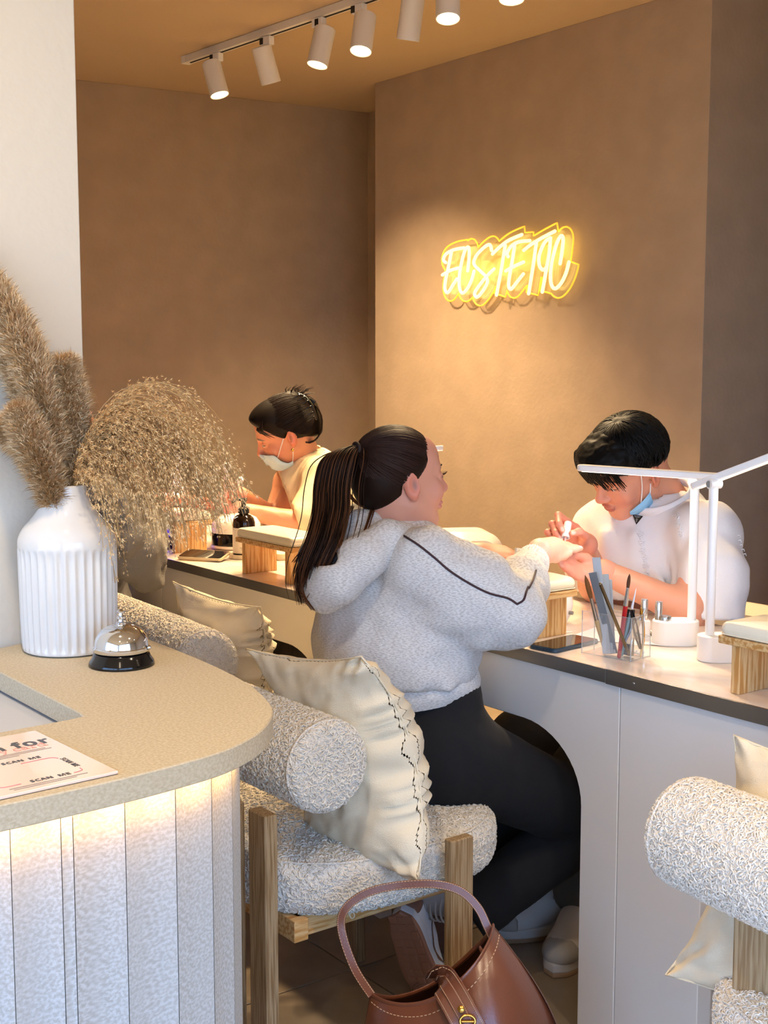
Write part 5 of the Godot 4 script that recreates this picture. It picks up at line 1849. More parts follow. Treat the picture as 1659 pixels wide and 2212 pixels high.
func eyes(o: Node3D, x: Transform3D, k: float) -> void:
	for q in [-1.0, 1.0]:
		var c: Vector3 = x.origin + x.basis * (Vector3(q * 0.031, 0.0005, 0.0762) * k)
		var m := Mb.new()
		lathe(m, ball(0.0102 * k), 18, Transform3D(x.basis, c))
		var eye := part(o, "eye", m, mat("#e9e4de", 0.1))
		m = Mb.new()
		lathe(m, [Vector2(0.0003, 0.0106 * k), Vector2(0.0030 * k, 0.0102 * k), Vector2(0.0052 * k, 0.0092 * k)], 16, Transform3D(x.basis * Basis(Vector3.RIGHT, PI / 2 + 0.2), c))
		part(eye, "iris", m, mat("#2a1710", 0.05))

func ball(r: float) -> Array:
	var out := []
	for k in 11:
		var an := -PI / 2 + PI * k / 10.0
		out.append(Vector2(maxf(cos(an) * r, 0.0002), sin(an) * r))
	return out

# hand: origin at the wrist, y along the fingers, z out of the back of the hand, x towards the thumb
# curl: five entries [spread, bend1, bend2, bend3], thumb first
func hand(s: Sdf, x: Transform3D, k: float, curl: Array, skin: Color, nail: Color) -> void:
	var b := x.basis
	s.base_col = skin
	var P := func(v: Vector3) -> Vector3: return x.origin + b * (v * k)
	var bases := [Vector3(0.027, 0.022, -0.006), Vector3(0.026, 0.084, 0.001), Vector3(0.006, 0.089, 0.003), Vector3(-0.013, 0.085, 0.001), Vector3(-0.029, 0.075, -0.003)]
	var lens := [[0.042, 0.032, 0.026], [0.042, 0.026, 0.021], [0.047, 0.029, 0.022], [0.042, 0.027, 0.021], [0.033, 0.020, 0.018]]
	var rad := [[0.0125, 0.0105, 0.0098, 0.0078], [0.0098, 0.0086, 0.0078, 0.0064], [0.0100, 0.0088, 0.0079, 0.0065], [0.0096, 0.0083, 0.0074, 0.0062], [0.0086, 0.0072, 0.0065, 0.0054]]
	s.ell(P.call(Vector3(-0.001, 0.046, 0.0)), Vector3(0.039, 0.050, 0.0135) * k, b, 0.01)
	s.cone(P.call(Vector3(0, -0.03, 0)), P.call(Vector3(0, 0.012, 0)), 0.0245 * k, 0.0235 * k, 0.02 * k)
	s.cone(P.call(Vector3(0.016, 0.008, -0.006)), P.call(Vector3(0.030, 0.034, -0.008)), 0.014 * k, 0.0135 * k, 0.016 * k)
	for f in 5:
		var c: Array = curl[f]
		var d: Vector3
		var axis := Vector3(1, 0, 0)
		if f == 0:
			d = Vector3(0.72, 0.68, -0.12).rotated(Vector3(0, 0, 1), -c[0]).normalized()
			axis = Vector3(0.55, -0.45, 0.70).normalized()
		else:
			d = Vector3(sin(c[0]), cos(c[0]), 0)
			axis = Vector3(cos(c[0]), -sin(c[0]), 0)
			s.cone(P.call(Vector3(bases[f].x * 0.35, 0.02, -0.001)), P.call(bases[f]), 0.0135 * k, rad[f][0] * 1.08 * k, 0.012 * k)
		var p: Vector3 = bases[f]
		for g in 3:
			d = d.rotated(axis, -c[1 + g])
			var q: Vector3 = p + d * lens[f][g]
			s.cone(P.call(p), P.call(q), rad[f][g] * k, rad[f][g + 1] * k, 0.0045 * k)
			if g == 2:
				var up := axis.cross(d).normalized() * (1.0 if f > 0 else 1.0)
				var nb := b * Basis(axis, d, axis.cross(d)).orthonormalized()
				s.paint(P.call(q + axis.cross(d).normalized() * rad[f][3] * 0.75 - d * 0.001), Vector3(0.0052, 0.0075, 0.0035) * k, nb, nail, 0.25)
			p = q

func basis_yz(y: Vector3, z: Vector3) -> Basis:
	y = y.normalized()
	var xx := y.cross(z).normalized()
	return Basis(xx, y, xx.cross(y).normalized())

func cloth(hex: String, sc := 60.0, rough := 0.95) -> StandardMaterial3D:
	return bump(triplanar(mat(hex, rough), Vector3.ONE * sc * 0.2), M.fine, 0.03)

func hair_strands(m: Mb, x: Transform3D, k: float, n: int, tie: Vector3, sd: int, front: float, rs := 1.0) -> void:
	# strands combed over the skull from the hairline to the tie (local)
	var r := RandomNumberGenerator.new(); r.seed = sd
	var e := Vector3(0.0765, 0.086, 0.097)
	var c := Vector3(0, 0.030, -0.015)
	for j in n:
		var t := r.randf_range(-1.0, 1.0)
		var an := t * 2.5
		# hairline: over the forehead, down past the temples to the nape
		var st := Vector3(sin(an) * 1.0, cos(an) * 0.78 + 0.06, 0.0)
		st.z = front * cos(an * 0.82) - 0.02
		st = st.normalized()
		var td := ((tie - c) / e).normalized()
		var pts := []; var rad := []
		var lift_ := r.randf_range(1.0, 1.022)
		for q in 12:
			var w := q / 11.0
			var dr := st.slerp(td, w).normalized()
			dr = (dr + Vector3(sin(an) * 0.10, 0.03 * r.randf(), 0) * sin(PI * w)).normalized()
			var p := c + dr * e * (lift_ + 0.012 * sin(w * PI))
			pts.append(x.origin + x.basis * (p * k))
			rad.append(0.0015 * rs * (0.2 + 0.65 * sin(PI * clampf(w + 0.12, 0.0, 1.0))))
		tube(m, pts, rad, 4, 0)

func hair_mat(hex: String) -> StandardMaterial3D:
	var m := mat(hex, 0.5)
	m.metallic_specular = 0.28
	return m

# shoe in its own frame: y up from the sole, z towards the toe, origin at the heel's underside centre; length 1 unit = 0.27 m
func shoe(o: Node3D, x: Transform3D, k: float, upper: Material, side: Material, sole: Material, lace: Material, treaded: bool, stripe: Material = null) -> MeshInstance3D:
	var outline := func(t: float) -> float: return 0.034 + 0.012 * sin(PI * clampf(t * 1.15 - 0.12, 0.0, 1.0)) - 0.004 * exp(-pow((t - 0.42) * 6.0, 2.0))
	var L := 0.275
	var plan := PackedVector2Array()
	for s in [1.0, -1.0]:
		for q in 18:
			var t: float = (q / 17.0) if s > 0 else 1.0 - q / 17.0
			var w: float = outline.call(t) * sqrt(clampf(1.0 - pow(absf(2.0 * t - 1.0), 6.0), 0.0, 1.0))
			plan.append(Vector2(s * w + 0.004 * sin(PI * t), t * L))
	var X := x.scaled_local(Vector3.ONE * k)
	var m := Mb.new()
	puck(m, plan, 0.0, 0.012, 0.004)
	m.xf(X)
	var out := part(o, "shoe", m, sole)
	m = Mb.new()
	puck(m, plan, 0.010, 0.032, 0.005)
	m.xf(X)
	part(out, "midsole", m, side)
	var s := Sdf.new()
	s.ell(Vector3(0.003, 0.045, 0.215), Vector3(0.041, 0.034, 0.056), Basis(), 0.02)
	s.ell(Vector3(0.002, 0.062, 0.14), Vector3(0.037, 0.042, 0.075), Basis(Vector3.RIGHT, 0.38), 0.03)
	s.ell(Vector3(0.0, 0.058, 0.058), Vector3(0.035, 0.050, 0.056), Basis(), 0.02)
	s.cone(Vector3(0, 0.09, 0.075), Vector3(0, 0.10, 0.05), 0.032, 0.03, 0.02)
	s.cut(Vector3(0, 0.026, 0), Vector3(0, -1, 0), 0.004)
	s.ell(Vector3(0, 0.125, 0.062), Vector3(0.026, 0.035, 0.040), Basis(), 0.006, Color(0, 0, 0, 0), 1)
	m = Mb.new()
	s.build(m, 0.005)
	m.xf(X)
	part(out, "upper", m, upper)
	# overlays: toe cap, heel counter, eyestay
	for q in [[Vector3(0.003, 0.043, 0.222), Vector3(0.0425, 0.0345, 0.0515), 0.225, 1.0, "toe_panel"], [Vector3(0.0, 0.058, 0.052), Vector3(0.0365, 0.0515, 0.0535), 0.035, -1.0, "heel_panel"]]:
		var t := Sdf.new()
		t.ell(q[0], q[1], Basis(), 0.004)
		t.cut(Vector3(0, 0.028, 0), Vector3(0, -1, 0), 0.003)
		t.cut(Vector3(0, 0, q[2]), Vector3(0, 0, -q[3]), 0.003)
		t.cut(Vector3(0, 0.078, 0), Vector3(0, 1, -0.3 * q[3]), 0.003)
		m = Mb.new()
		t.build(m, 0.005)
		m.xf(X)
		part(out, q[4], m, lace)
	m = Mb.new()
	for q in 6:
		var z := 0.115 + 0.016 * q; var y := 0.108 - 0.0085 * q
		tube(m, catmull([Vector3(-0.026, y - 0.012, z + 0.002), Vector3(-0.012, y + 0.001, z), Vector3(0.004, y + 0.004, z - 0.002), Vector3(0.018, y + 0.001, z), Vector3(0.031, y - 0.012, z + 0.002)], 4), 0.0028, 6, 2)
	m.xf(X)
	part(out, "laces", m, lace)
	if stripe:
		for e in [-1.0, 1.0]:
			m = Mb.new()
			var pts := []; var rad := []
			for q in 20:
				var t := q / 19.0
				var z := lerpf(0.20, 0.045, t)
				var y := 0.052 - 0.020 * sin(PI * clampf(t * 1.5, 0.0, 1.0)) + 0.055 * pow(t, 2.2)
				pts.append(snap(s, Vector3(e * 0.05, y, z), 0.0008))
				rad.append(Vector2(0.0012, 0.0075 * (1.0 - t) * smoothstep(0.0, 0.25, t) + 0.0016))
			tube(m, pts, rad, 8, 1, false, Vector3(e, 0.25, 0).normalized().cross(Vector3(0, 0, 1)).normalized())
			m.xf(X)
			part(out, "curved_stripe", m, stripe)
	if treaded:
		m = Mb.new()
		for q in 9:
			for e in [-1.0, 0.0, 1.0]:
				var t := 0.07 + 0.085 * q
				if t > 0.72 and t < 0.0: continue
				rbox(m, Vector3(0.017, 0.003, 0.017), 0.001, Transform3D(Basis(), Vector3(0.004 * sin(PI * t) + e * 0.0215 * (0.9 + 0.25 * sin(PI * t)), -0.0008, t * L)), 1)
		for q in 5:
			var arc := []
			for a in 13:
				var an := PI * a / 12.0
				arc.append(Vector3(0.004 + cos(an) * (0.007 + 0.007 * q), -0.0005, 0.212 - sin(an) * (0.006 + 0.0075 * q) + 0.03))
			tube(m, arc, 0.0016, 4, 0)
		m.xf(X)
		part(out, "tread_block", m, sole).set_meta("kind", "stuff")
	return out

func customer() -> void:
	var o := thing("person", "young woman seen from behind with dark ponytail, grey hoodie and black trousers", "person", Vector3(0.06, 0, -2.6))
	var org := o.position
	var fw := Vector3(0.802, 0, -0.598)      # the way she faces
	var rt := Vector3(0.598, 0, 0.802)       # her right
	var skin := Color("#d99c84")
	var hk := 0.93
	var hz := Vector3(0.89, 0.06, -0.45).normalized()
	var H := Transform3D(basis_yz(Vector3(-0.06, 0.995, 0.04), hz), Vector3(0.033, 1.126, -2.62))
	hk = 0.945
	var bm := Mb.new()
	var s := Sdf.new()
	head(s, H, hk, skin, Color("#c9756c"), Color("#5a3a2c"))
	var nb: Vector3 = H * Vector3(0, -0.045, -0.028)
	var nt := Vector3(0.0308, 0.9842, -2.625)
	s.cone(nb, nt, 0.048, 0.052, 0.03)
	s.build(bm, 0.0034)
	# torso under the clothes, arms: coarse, one surface with the head
	s = Sdf.new()
	s.base_col = skin
	var hip := Vector3(0.075, 0.58, -2.615)
	var chest := Vector3(0.025, 0.86, -2.625)
	var shr := Vector3(0.1015, 0.977, -2.5)
	var shl := Vector3(-0.0572, 0.9503, -2.76)
	var elr := Vector3(0.2451, 0.8763, -2.5)
	var wrr := Vector3(0.3163, 0.9419, -2.735)
	var ell_ := Vector3(0.1072, 0.8473, -2.95)
	var wrl := Vector3(0.1995, 0.9324, -2.935)
	s.cone(hip, chest, 0.10, 0.11, 0.05)
	s.cone(chest, nt, 0.11, 0.05, 0.04)
	s.chain([chest + Vector3(0, 0.08, 0), shr, elr, wrr], [0.06, 0.045, 0.036, 0.026], 0.02)
	s.chain([chest + Vector3(0, 0.08, 0), shl, ell_, wrl], [0.06, 0.045, 0.036, 0.025], 0.02)
	s.build(bm, 0.012)
	# right hand laid palm down across the young man's fingers
	s = Sdf.new()
	var pale := Color("#efb9a3")
	var ky := Vector3.UP
	fingers(s, Vector3(0.3334, 0.9596, -2.765), [[Vector3(0.3581, 0.9404, -2.8), Vector3(0.3783, 0.934, -2.83), Vector3(0.399, 0.9355, -2.855), Vector3(0.4145, 0.9396, -2.87)], [Vector3(0.3837, 0.9507, -2.85), Vector3(0.4109, 0.9472, -2.875), Vector3(0.428, 0.9458, -2.885), Vector3(0.4419, 0.9465, -2.895)], [Vector3(0.3911, 0.9566, -2.875), Vector3(0.4175, 0.9501, -2.9), Vector3(0.4348, 0.9455, -2.91), Vector3(0.4468, 0.9431, -2.92)], [Vector3(0.3923, 0.9574, -2.9), Vector3(0.4169, 0.9498, -2.925), Vector3(0.4321, 0.9431, -2.935), Vector3(0.4425, 0.9381, -2.94)], [Vector3(0.3898, 0.9547, -2.92), Vector3(0.4105, 0.9467, -2.94), Vector3(0.4237, 0.9399, -2.95), Vector3(0.433, 0.935, -2.955)]], 0.98, pale, Color("#f6d9d3"), Vector3(0, 0.9, 0.3))
	s.cone(wrr, Vector3(0.3363, 0.958, -2.755), 0.028, 0.024, 0.02)
	s.build(bm, 0.0028)
	# left hand resting on the cushion
	s = Sdf.new()
	ky = (Vector3(0.2965, 0.9225, -2.93) - Vector3(0.2016, 0.9324, -2.935)).normalized()
	hand(s, Transform3D(basis_yz(ky, Vector3(0.05, 0.9, 0.42)), Vector3(0.2065, 0.9342, -2.93)), 0.9,
		[[-0.1, 0.2, 0.2, 0.1], [0.06, 0.25, 0.25, 0.1], [0.0, 0.28, 0.28, 0.1], [-0.06, 0.3, 0.3, 0.1], [-0.12, 0.35, 0.3, 0.1]], Color("#dc9a80"), Color("#f0cfc6"))
	s.build(bm, 0.0032)
	for k in bm.v.size(): bm.v[k] -= org
	part(o, "body", bm, M.skin, "", true)
	var ho := Transform3D(H.basis, H.origin - org)
	eyes(o, ho, hk)
	var lash := Mb.new()
	for q in [-1.0, 1.0]:
		var c := ho * (Vector3(q * 0.031, 0.001, 0.0762) * hk)
		for e in 9:
			var an := (float(e) / 8.0 - 0.5) * 1.5
			var a := ho.basis * Vector3(sin(an) * 0.0108, 0.003, cos(an) * 0.0108)
			tube(lash, [c + a, c + a * 1.4 + Vector3(0, 0.001, 0), c + a * 1.75 + Vector3(0, 0.004, 0)], [0.0007, 0.0005, 0.0002], 4)
		var bp := []
		for e in 7:
			var u := e / 6.0
			bp.append(ho * (Vector3(q * lerpf(0.014, 0.052, u), 0.0205 + 0.006 * sin(PI * u * 0.8), lerpf(0.0905, 0.0645, u * u)) * hk))
		tube(lash, bp, [0.0012, 0.0019, 0.0021, 0.0020, 0.0017, 0.0012, 0.0005], 5, 2)
	part(o, "eyelashes_and_brows", lash, hair_mat("#3a2218"))
	# hair: sleek cap, strands combed back, ponytail
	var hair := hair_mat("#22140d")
	s = Sdf.new()
	s.ell(ho * (Vector3(0, 0.031, -0.016) * hk), Vector3(0.0765, 0.0865, 0.0965) * hk, ho.basis, 0.01)
	s.ell(ho * (Vector3(0, -0.005, -0.055) * hk), Vector3(0.060, 0.062, 0.052) * hk, ho.basis, 0.02)
	s.cut(ho * (Vector3(0, 0.022, 0.029) * hk), ho.basis * Vector3(0, -0.67, 0.74), 0.012)
	s.cut(ho * (Vector3(0, -0.048, -0.05) * hk), ho.basis * Vector3(0, -0.9, 0.43), 0.012)
	for q in [-1.0, 1.0]:
		s.ell(ho * (Vector3(q * 0.08, -0.015, -0.012) * hk), Vector3(0.03, 0.030, 0.019) * hk, ho.basis, 0.006, Color(0, 0, 0, 0), 1)
	var m := Mb.new()
	s.build(m, 0.0045)
	var cap := part(o, "hair", m, hair)
	var tie := Vector3(-0.0548, 1.189, -2.575) - org
	var tl: Vector3 = ho.affine_inverse() * tie / hk
	m = Mb.new()
	hair_strands(m, ho, hk, 620, tl, 5, 0.93)
	hair_strands(m, ho, hk, 160, tl, 55, 1.12, 0.45)
	part(cap, "strand", m, hair_mat("#33201a")).set_meta("kind", "stuff")
	# ponytail
	var r := RandomNumberGenerator.new(); r.seed = 21
	var spine := catmull([tie + Vector3(0.012, 0, -0.006), tie + Vector3(-0.012, 0.002, 0.004), Vector3(-0.0888, 1.17, -2.545) - org, Vector3(-0.1011, 1.121, -2.53) - org, Vector3(-0.1038, 1.07, -2.5) - org, Vector3(-0.1147, 1.025, -2.46) - org, Vector3(-0.1337, 0.9825, -2.445) - org, Vector3(-0.1484, 0.9397, -2.45) - org, Vector3(-0.1436, 0.8939, -2.455) - org], 6)
	m = Mb.new()
	var lit := Mb.new()
	for k in 760:
		var an := r.randf() * TAU; var rr := sqrt(r.randf())
		var endt := r.randf_range(0.72, 1.0) if r.randf() < 0.6 else r.randf_range(0.5, 0.85)
		var stray := 1.0 + (1.0 * r.randf() if r.randf() < 0.03 else 0.0)
		var ph := r.randf() * TAU
		var pts := []; var rad := []
		var n := int(endt * (spine.size() - 1))
		for q in n + 1:
			var t := float(q) / (spine.size() - 1)
			var w := (0.010 + 0.026 * smoothstep(0.02, 0.30, t) - 0.012 * smoothstep(0.62, 1.0, t)) * stray
			if q < 3: w = 0.010
			var off := Vector3(cos(an) * rr * w, sin(an) * rr * w * 0.25, sin(an) * rr * w * 0.8)
			off += Vector3(sin(t * 7.0 + ph), 0, cos(t * 6.0 + ph)) * 0.004 * t
			pts.append(spine[q] + off)
			rad.append(0.00115 * (1.0 - 0.75 * pow(float(q) / n, 3.0)))
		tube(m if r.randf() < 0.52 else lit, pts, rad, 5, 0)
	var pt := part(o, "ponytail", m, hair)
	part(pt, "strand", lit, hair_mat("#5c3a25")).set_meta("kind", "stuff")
	m = Mb.new()
	var ring := []
	var tf := frame(tie, (spine[8] - spine[0]))
	for k in 20: ring.append(tf * Vector3(cos(TAU * k / 20.0) * 0.0135, 0, sin(TAU * k / 20.0) * 0.0135))
	tube(m, ring, 0.0042, 8, 0, true)
	part(pt, "hair_tie", m, mat("#2a1a14", 0.7))
	# loose locks over the hood
	m = Mb.new()
	for q in [
		[Vector3(-0.0649, 1.073, -2.6), Vector3(-0.0784, 1.053, -2.49), Vector3(-0.0834, 1.026, -2.45), Vector3(-0.0846, 0.9998, -2.43)],
		[Vector3(-0.0218, 1.072, -2.58), Vector3(-0.0301, 1.052, -2.5), Vector3(-0.0418, 1.023, -2.44)],
		[Vector3(-0.0748, 1.107, -2.56), Vector3(-0.0533, 1.081, -2.58), Vector3(-0.0273, 1.072, -2.58)],
		[Vector3(-0.1232, 1.013, -2.45), Vector3(-0.1423, 0.9699, -2.44), Vector3(-0.1567, 0.9298, -2.44), Vector3(-0.134, 0.8913, -2.44)],
		[Vector3(-0.1144, 1.004, -2.45), Vector3(-0.1225, 0.9626, -2.43), Vector3(-0.142, 0.9181, -2.43)],
		[Vector3(-0.1361, 1.012, -2.46), Vector3(-0.161, 0.9973, -2.46), Vector3(-0.1753, 0.9803, -2.46)]]:
		for e in 9:
			var w := Vector3(r.randf() - 0.5, (r.randf() - 0.5) * 0.4, r.randf() - 0.5)
			var pts := []
			for p in catmull(q, 5): pts.append(p - org + w * 0.010)
			var rad := []
			for k in pts.size(): rad.append(0.0013 * (1.0 - 0.8 * float(k) / pts.size()))
			tube(m, pts, rad, 4, 0)
	part(cap, "loose_lock", m, hair_mat("#5a3015")).set_meta("kind", "stuff")
	# hoodie
	var marl := bump(triplanar(mat("#dddcda", 0.95), Vector3(4.5, 16.0, 4.5)), M.fine, 0.03)
	marl.albedo_texture = noise_tex(0.05, FastNoiseLite.TYPE_SIMPLEX_SMOOTH, 4, ramp2("#d4d2d1", "#ffffff", 0.2, 0.6), 15)
	s = Sdf.new()
	var tb := Basis(rt, Vector3.UP, -fw)
	s.ell(chest + Vector3(-0.005, 0.015, 0.0), Vector3(0.182, 0.185, 0.150), tb, 0.03)
	s.ell(chest + Vector3(0.004, -0.085, 0.0), Vector3(0.186, 0.125, 0.164), tb, 0.05)
	s.cone(chest + Vector3(0.0, 0.09, 0), nt + Vector3(-0.01, -0.01, 0.0), 0.115, 0.060, 0.04)
	s.chain([shr + fw * -0.02 + Vector3(-0.01, -0.005, 0), shr.lerp(elr, 0.5) + Vector3(0, -0.002, 0.01), elr + Vector3(0.0, 0.0, 0.0), elr.lerp(wrr, 0.55), wrr + (elr - wrr) * 0.06], [0.078, 0.074, 0.064, 0.050, 0.037], 0.035)
	s.chain([shl, ell_, wrl + (ell_ - wrl) * 0.12], [0.075, 0.060, 0.038], 0.04)
	# slack cloth under the upper arm, and folds
	s.cone(shr + Vector3(0.02, -0.10, 0.0), elr + Vector3(-0.06, -0.02, 0.0), 0.06, 0.045, 0.05)
	for q in [[0.30, 0.062, 0.010], [0.55, 0.055, 0.009], [0.78, 0.048, 0.008]]:
		var c := elr.lerp(wrr, q[0])
		var d := (wrr - elr).normalized()
		var sd := d.cross(Vector3.UP).normalized()
		s.cone(c + sd * q[1] * 0.8 + Vector3(0, 0.02, 0), c - sd * q[1] * 0.7 + Vector3(0, 0.035, 0) + d * 0.03, q[2], q[2] * 0.6, 0.014)
	for q in [[-0.10, 0.05, 0.16, -0.055, 0.010], [-0.12, -0.02, 0.15, -0.085, 0.009], [-0.02, 0.02, 0.19, -0.09, 0.009]]:
		s.cone(chest + fw * q[0] + rt * q[1] + Vector3(0, 0.03, 0), chest + fw * q[0] * 0.6 + rt * q[2] + Vector3(0, q[3] - 0.05, 0), q[4] + 0.012, q[4], 0.03)
	s.noise = FastNoiseLite.new(); s.noise.frequency = 11.0; s.noise.fractal_octaves = 2; s.noise.seed = 3
	s.amp = 0.007
	s.cut(Vector3(0, 0.725, 0), Vector3(0, -1, 0), 0.012)
	var hs := s
	m = Mb.new()
	s.build(m, 0.0075)
	for k in m.v.size(): m.v[k] -= org
	var hoodie := part(o, "hoodie", m, marl)
	# ribbed hem and cuff
	m = Mb.new()
	var hc := chest + Vector3(0.018, 0, 0.0)
	var f := func(u: float, w: float) -> Vector3:
		var an := TAU * u
		var rr := 1.0 + 0.05 * sin(PI * w) + 0.010 * sin(an * 64.0) * 0.35
		var dip := 0.010 * sin(an * 2.0 + 1.0)
		return hc + (rt * cos(an) * 0.163 + fw * sin(an) * 0.140) * rr * (1.0 - 0.02 * w) + Vector3(0, -0.120 - 0.055 * w + dip * w, 0) - org
	sheet(m, f, 256, 8, 1.0, true)
	fix_out(m, hc - org)
	part(hoodie, "hem_band", m, marl)
	m = Mb.new()
	var cd := (wrr - elr).normalized()
	var cf := frame(wrr + cd * -0.012, cd)
	var g := func(u: float, w: float) -> Vector3:
		var an := TAU * u
		var rr := 0.0375 + 0.003 * sin(PI * w) + 0.0008 * sin(an * 36.0) - 0.006 * w
		return cf * Vector3(cos(an) * rr, -0.025 + 0.055 * w, sin(an) * rr) - org
	sheet(m, g, 144, 8, 1.0, true)
	fix_out(m, wrr - org)
	part(hoodie, "cuff", m, marl)
	# piping along the sleeve
	m = Mb.new()
	for line in [
		[Vector3(0.0395, 1.024, -2.52), Vector3(0.0672, 1.012, -2.47), Vector3(0.0977, 0.9898, -2.45), Vector3(0.1238, 0.9682, -2.44), Vector3(0.1592, 0.945, -2.44), Vector3(0.1991, 0.9244, -2.44), Vector3(0.2364, 0.9128, -2.45), Vector3(0.2542, 0.902, -2.45)],
		[Vector3(0.2551, 0.9011, -2.45), Vector3(0.2685, 0.9074, -2.46), Vector3(0.2759, 0.9202, -2.48), Vector3(0.2816, 0.9259, -2.5)],
		[Vector3(0.2835, 0.924, -2.5), Vector3(0.2961, 0.9339, -2.54), Vector3(0.3084, 0.9431, -2.6)]]:
		var pts := []
		for p in catmull(line, 5): pts.append(hit(hs, p, 0.001) - org)
		tube(m, pts, 0.0021, 6, 2)
	part(hoodie, "piping", m, mat("#3a2226", 0.7))
	# hood lying on her back
	s = Sdf.new()
	s.chain([Vector3(0.0499, 1.028, -2.545), Vector3(0.0112, 1.02, -2.495), Vector3(-0.0394, 0.99, -2.455), Vector3(-0.0897, 0.9477, -2.445), Vector3(-0.121, 0.94, -2.47), Vector3(-0.1296, 0.9821, -2.54), Vector3(-0.101, 1.018, -2.61), Vector3(-0.0493, 1.04, -2.66), Vector3(0.0053, 1.048, -2.68)], [0.020, 0.034, 0.040, 0.042, 0.034, 0.032, 0.034, 0.030, 0.016], 0.03)
	s.cone(Vector3(-0.0919, 0.9425, -2.455), Vector3(-0.1053, 0.9074, -2.475), 0.036, 0.020, 0.03)
	s.ell(Vector3(-0.1088, 0.9301, -2.475), Vector3(0.032, 0.045, 0.045), Basis(Vector3.BACK, -0.5), 0.03)
	s.cone(Vector3(-0.046, 1.023, -2.58), Vector3(-0.0814, 0.9713, -2.52), 0.05, 0.045, 0.03)
	s.ell(Vector3(-0.1029, 0.9851, -2.47), Vector3(0.046, 0.020, 0.055), Basis(Vector3.BACK, -0.35), 0.012, Color(0, 0, 0, 0), 1)
	s.noise = hs.noise; s.amp = 0.005
	m = Mb.new()
	s.build(m, 0.0065)
	for k in m.v.size(): m.v[k] -= org
	part(hoodie, "hood", m, marl)
	# trousers
	var black := mat("#0b0c10", 0.9)
	s = Sdf.new()
	var hr := hip + rt * 0.085
	var hl := hip - rt * 0.085
	var kr := Vector3(0.4574, 0.3764, -2.74)
	var kl := hl + (kr - hr) + Vector3(-0.02, 0.02, 0)
	var ar := Vector3(0.1687, 0.2035, -2.66)
	s.ell(hip + Vector3(0, 0.0, 0), Vector3(0.165, 0.13, 0.13), tb, 0.03)
	s.ell(hip + Vector3(0.0, 0.11, 0), Vector3(0.14, 0.09, 0.115), tb, 0.04)
	s.cone(hr, kr, 0.098, 0.075, 0.04)
	s.cone(hl, kl, 0.098, 0.075, 0.04)
	s.cone(kr, ar + Vector3(0.03, 0.0, 0), 0.072, 0.062, 0.02)
	s.cone(kl, ar + Vector3(0.07, 0.01, -0.19), 0.072, 0.058, 0.02)
	s.noise = hs.noise; s.amp = 0.004
	s.cut(ar + Vector3(0.005, 0, 0), (ar - kr), 0.006)
	m = Mb.new()
	s.build(m, 0.010)
	for k in m.v.size(): m.v[k] -= org
	part(o, "trousers", m, black)
	# right foot tucked under the chair, sole turned to the room
	var heel := Vector3(0.0316, 0.2128, -2.615)
	var toe := Vector3(0.0961, -0.0043, -2.685)
	var td := (toe - heel).normalized()
	var upv := Vector3(0.36, 0.08, -0.93)
	var up := (upv - td * upv.dot(td)).normalized()
	var sx := Transform3D(Basis(up.cross(td).normalized(), up, td), heel - org)
	var brown := mat("#7d5a4b", 0.45)
	var white := mat("#dfe3e8", 0.45)
	shoe(o, sx, 0.93, white, mat("#dde4ec", 0.4), mat("#a87d68", 0.55), brown, true, brown)
	var sock := bump(triplanar(mat("#b9b3ac", 0.95), Vector3(12, 60, 12)), M.fine, 0.06)
	m = Mb.new()
	var ank := heel + up * 0.095 + td * 0.055
	tube(m, catmull([ank + td * 0.03 - up * 0.02, ank, ank.lerp(ar, 0.4) + Vector3(0, 0.012, 0), ar + Vector3(0.03, 0.0, 0)], 6), 0.035, 24, 1)
	for k in m.v.size(): m.v[k] -= org
	for q in 9:
		var c := ank.lerp(ar, q / 9.0) - org
		var fr := frame(c, ar - ank)
		var rg := []
		for a in 24: rg.append(fr * Vector3(cos(TAU * a / 24.0) * 0.0352, 0, sin(TAU * a / 24.0) * 0.0352))
		tube(m, rg, 0.0026, 5, 0, true)
	part(o, "sock", m, sock)
	sx.origin += Vector3(0.055, -0.02, -0.20)
	shoe(o, sx, 0.93, white, mat("#dde4ec", 0.4), mat("#7a5646", 0.55), brown, false)

func fix_out(m: Mb, c: Vector3) -> void:
	var s := 0.0
	for k in m.v.size(): s += m.n[k].dot(m.v[k] - c)
	if s < 0.0:
		for k in m.n.size(): m.n[k] = -m.n[k]

func patch(m: Mb, s: Sdf, top: Array, bot: Array, off: float, org: Vector3, nu := 24, nv := 10, puff := 0.0) -> void:
	# a piece of cloth lying on a body
	var a := catmull(top, 6); var b := catmull(bot, 6)
	var f := func(u: float, w: float) -> Vector3:
		var i := u * (a.size() - 1); var j := u * (b.size() - 1)
		var p: Vector3 = a[int(i)].lerp(a[mini(int(i) + 1, a.size() - 1)], i - int(i))
		var q: Vector3 = b[int(j)].lerp(b[mini(int(j) + 1, b.size() - 1)], j - int(j))
		return hit(s, p.lerp(q, w), off + puff * sin(PI * u) * sin(PI * w) + 0.0007 * sin(w * 19.0)) - org
	sheet(m, f, nu, nv)
	var d := 0.0
	var c := s.a[0] - org
	for k in m.v.size(): d += m.n[k].dot(m.v[k] - c)
	if d < 0.0:
		for k in m.n.size(): m.n[k] = -m.n[k]

func cord(m: Mb, s: Sdf, pts: Array, off: float, r: float, org: Vector3) -> void:
	var q := []
	for p in catmull(pts, 6): q.append(hit(s, p, off) - org)
	tube(m, q, r, 6, 2)

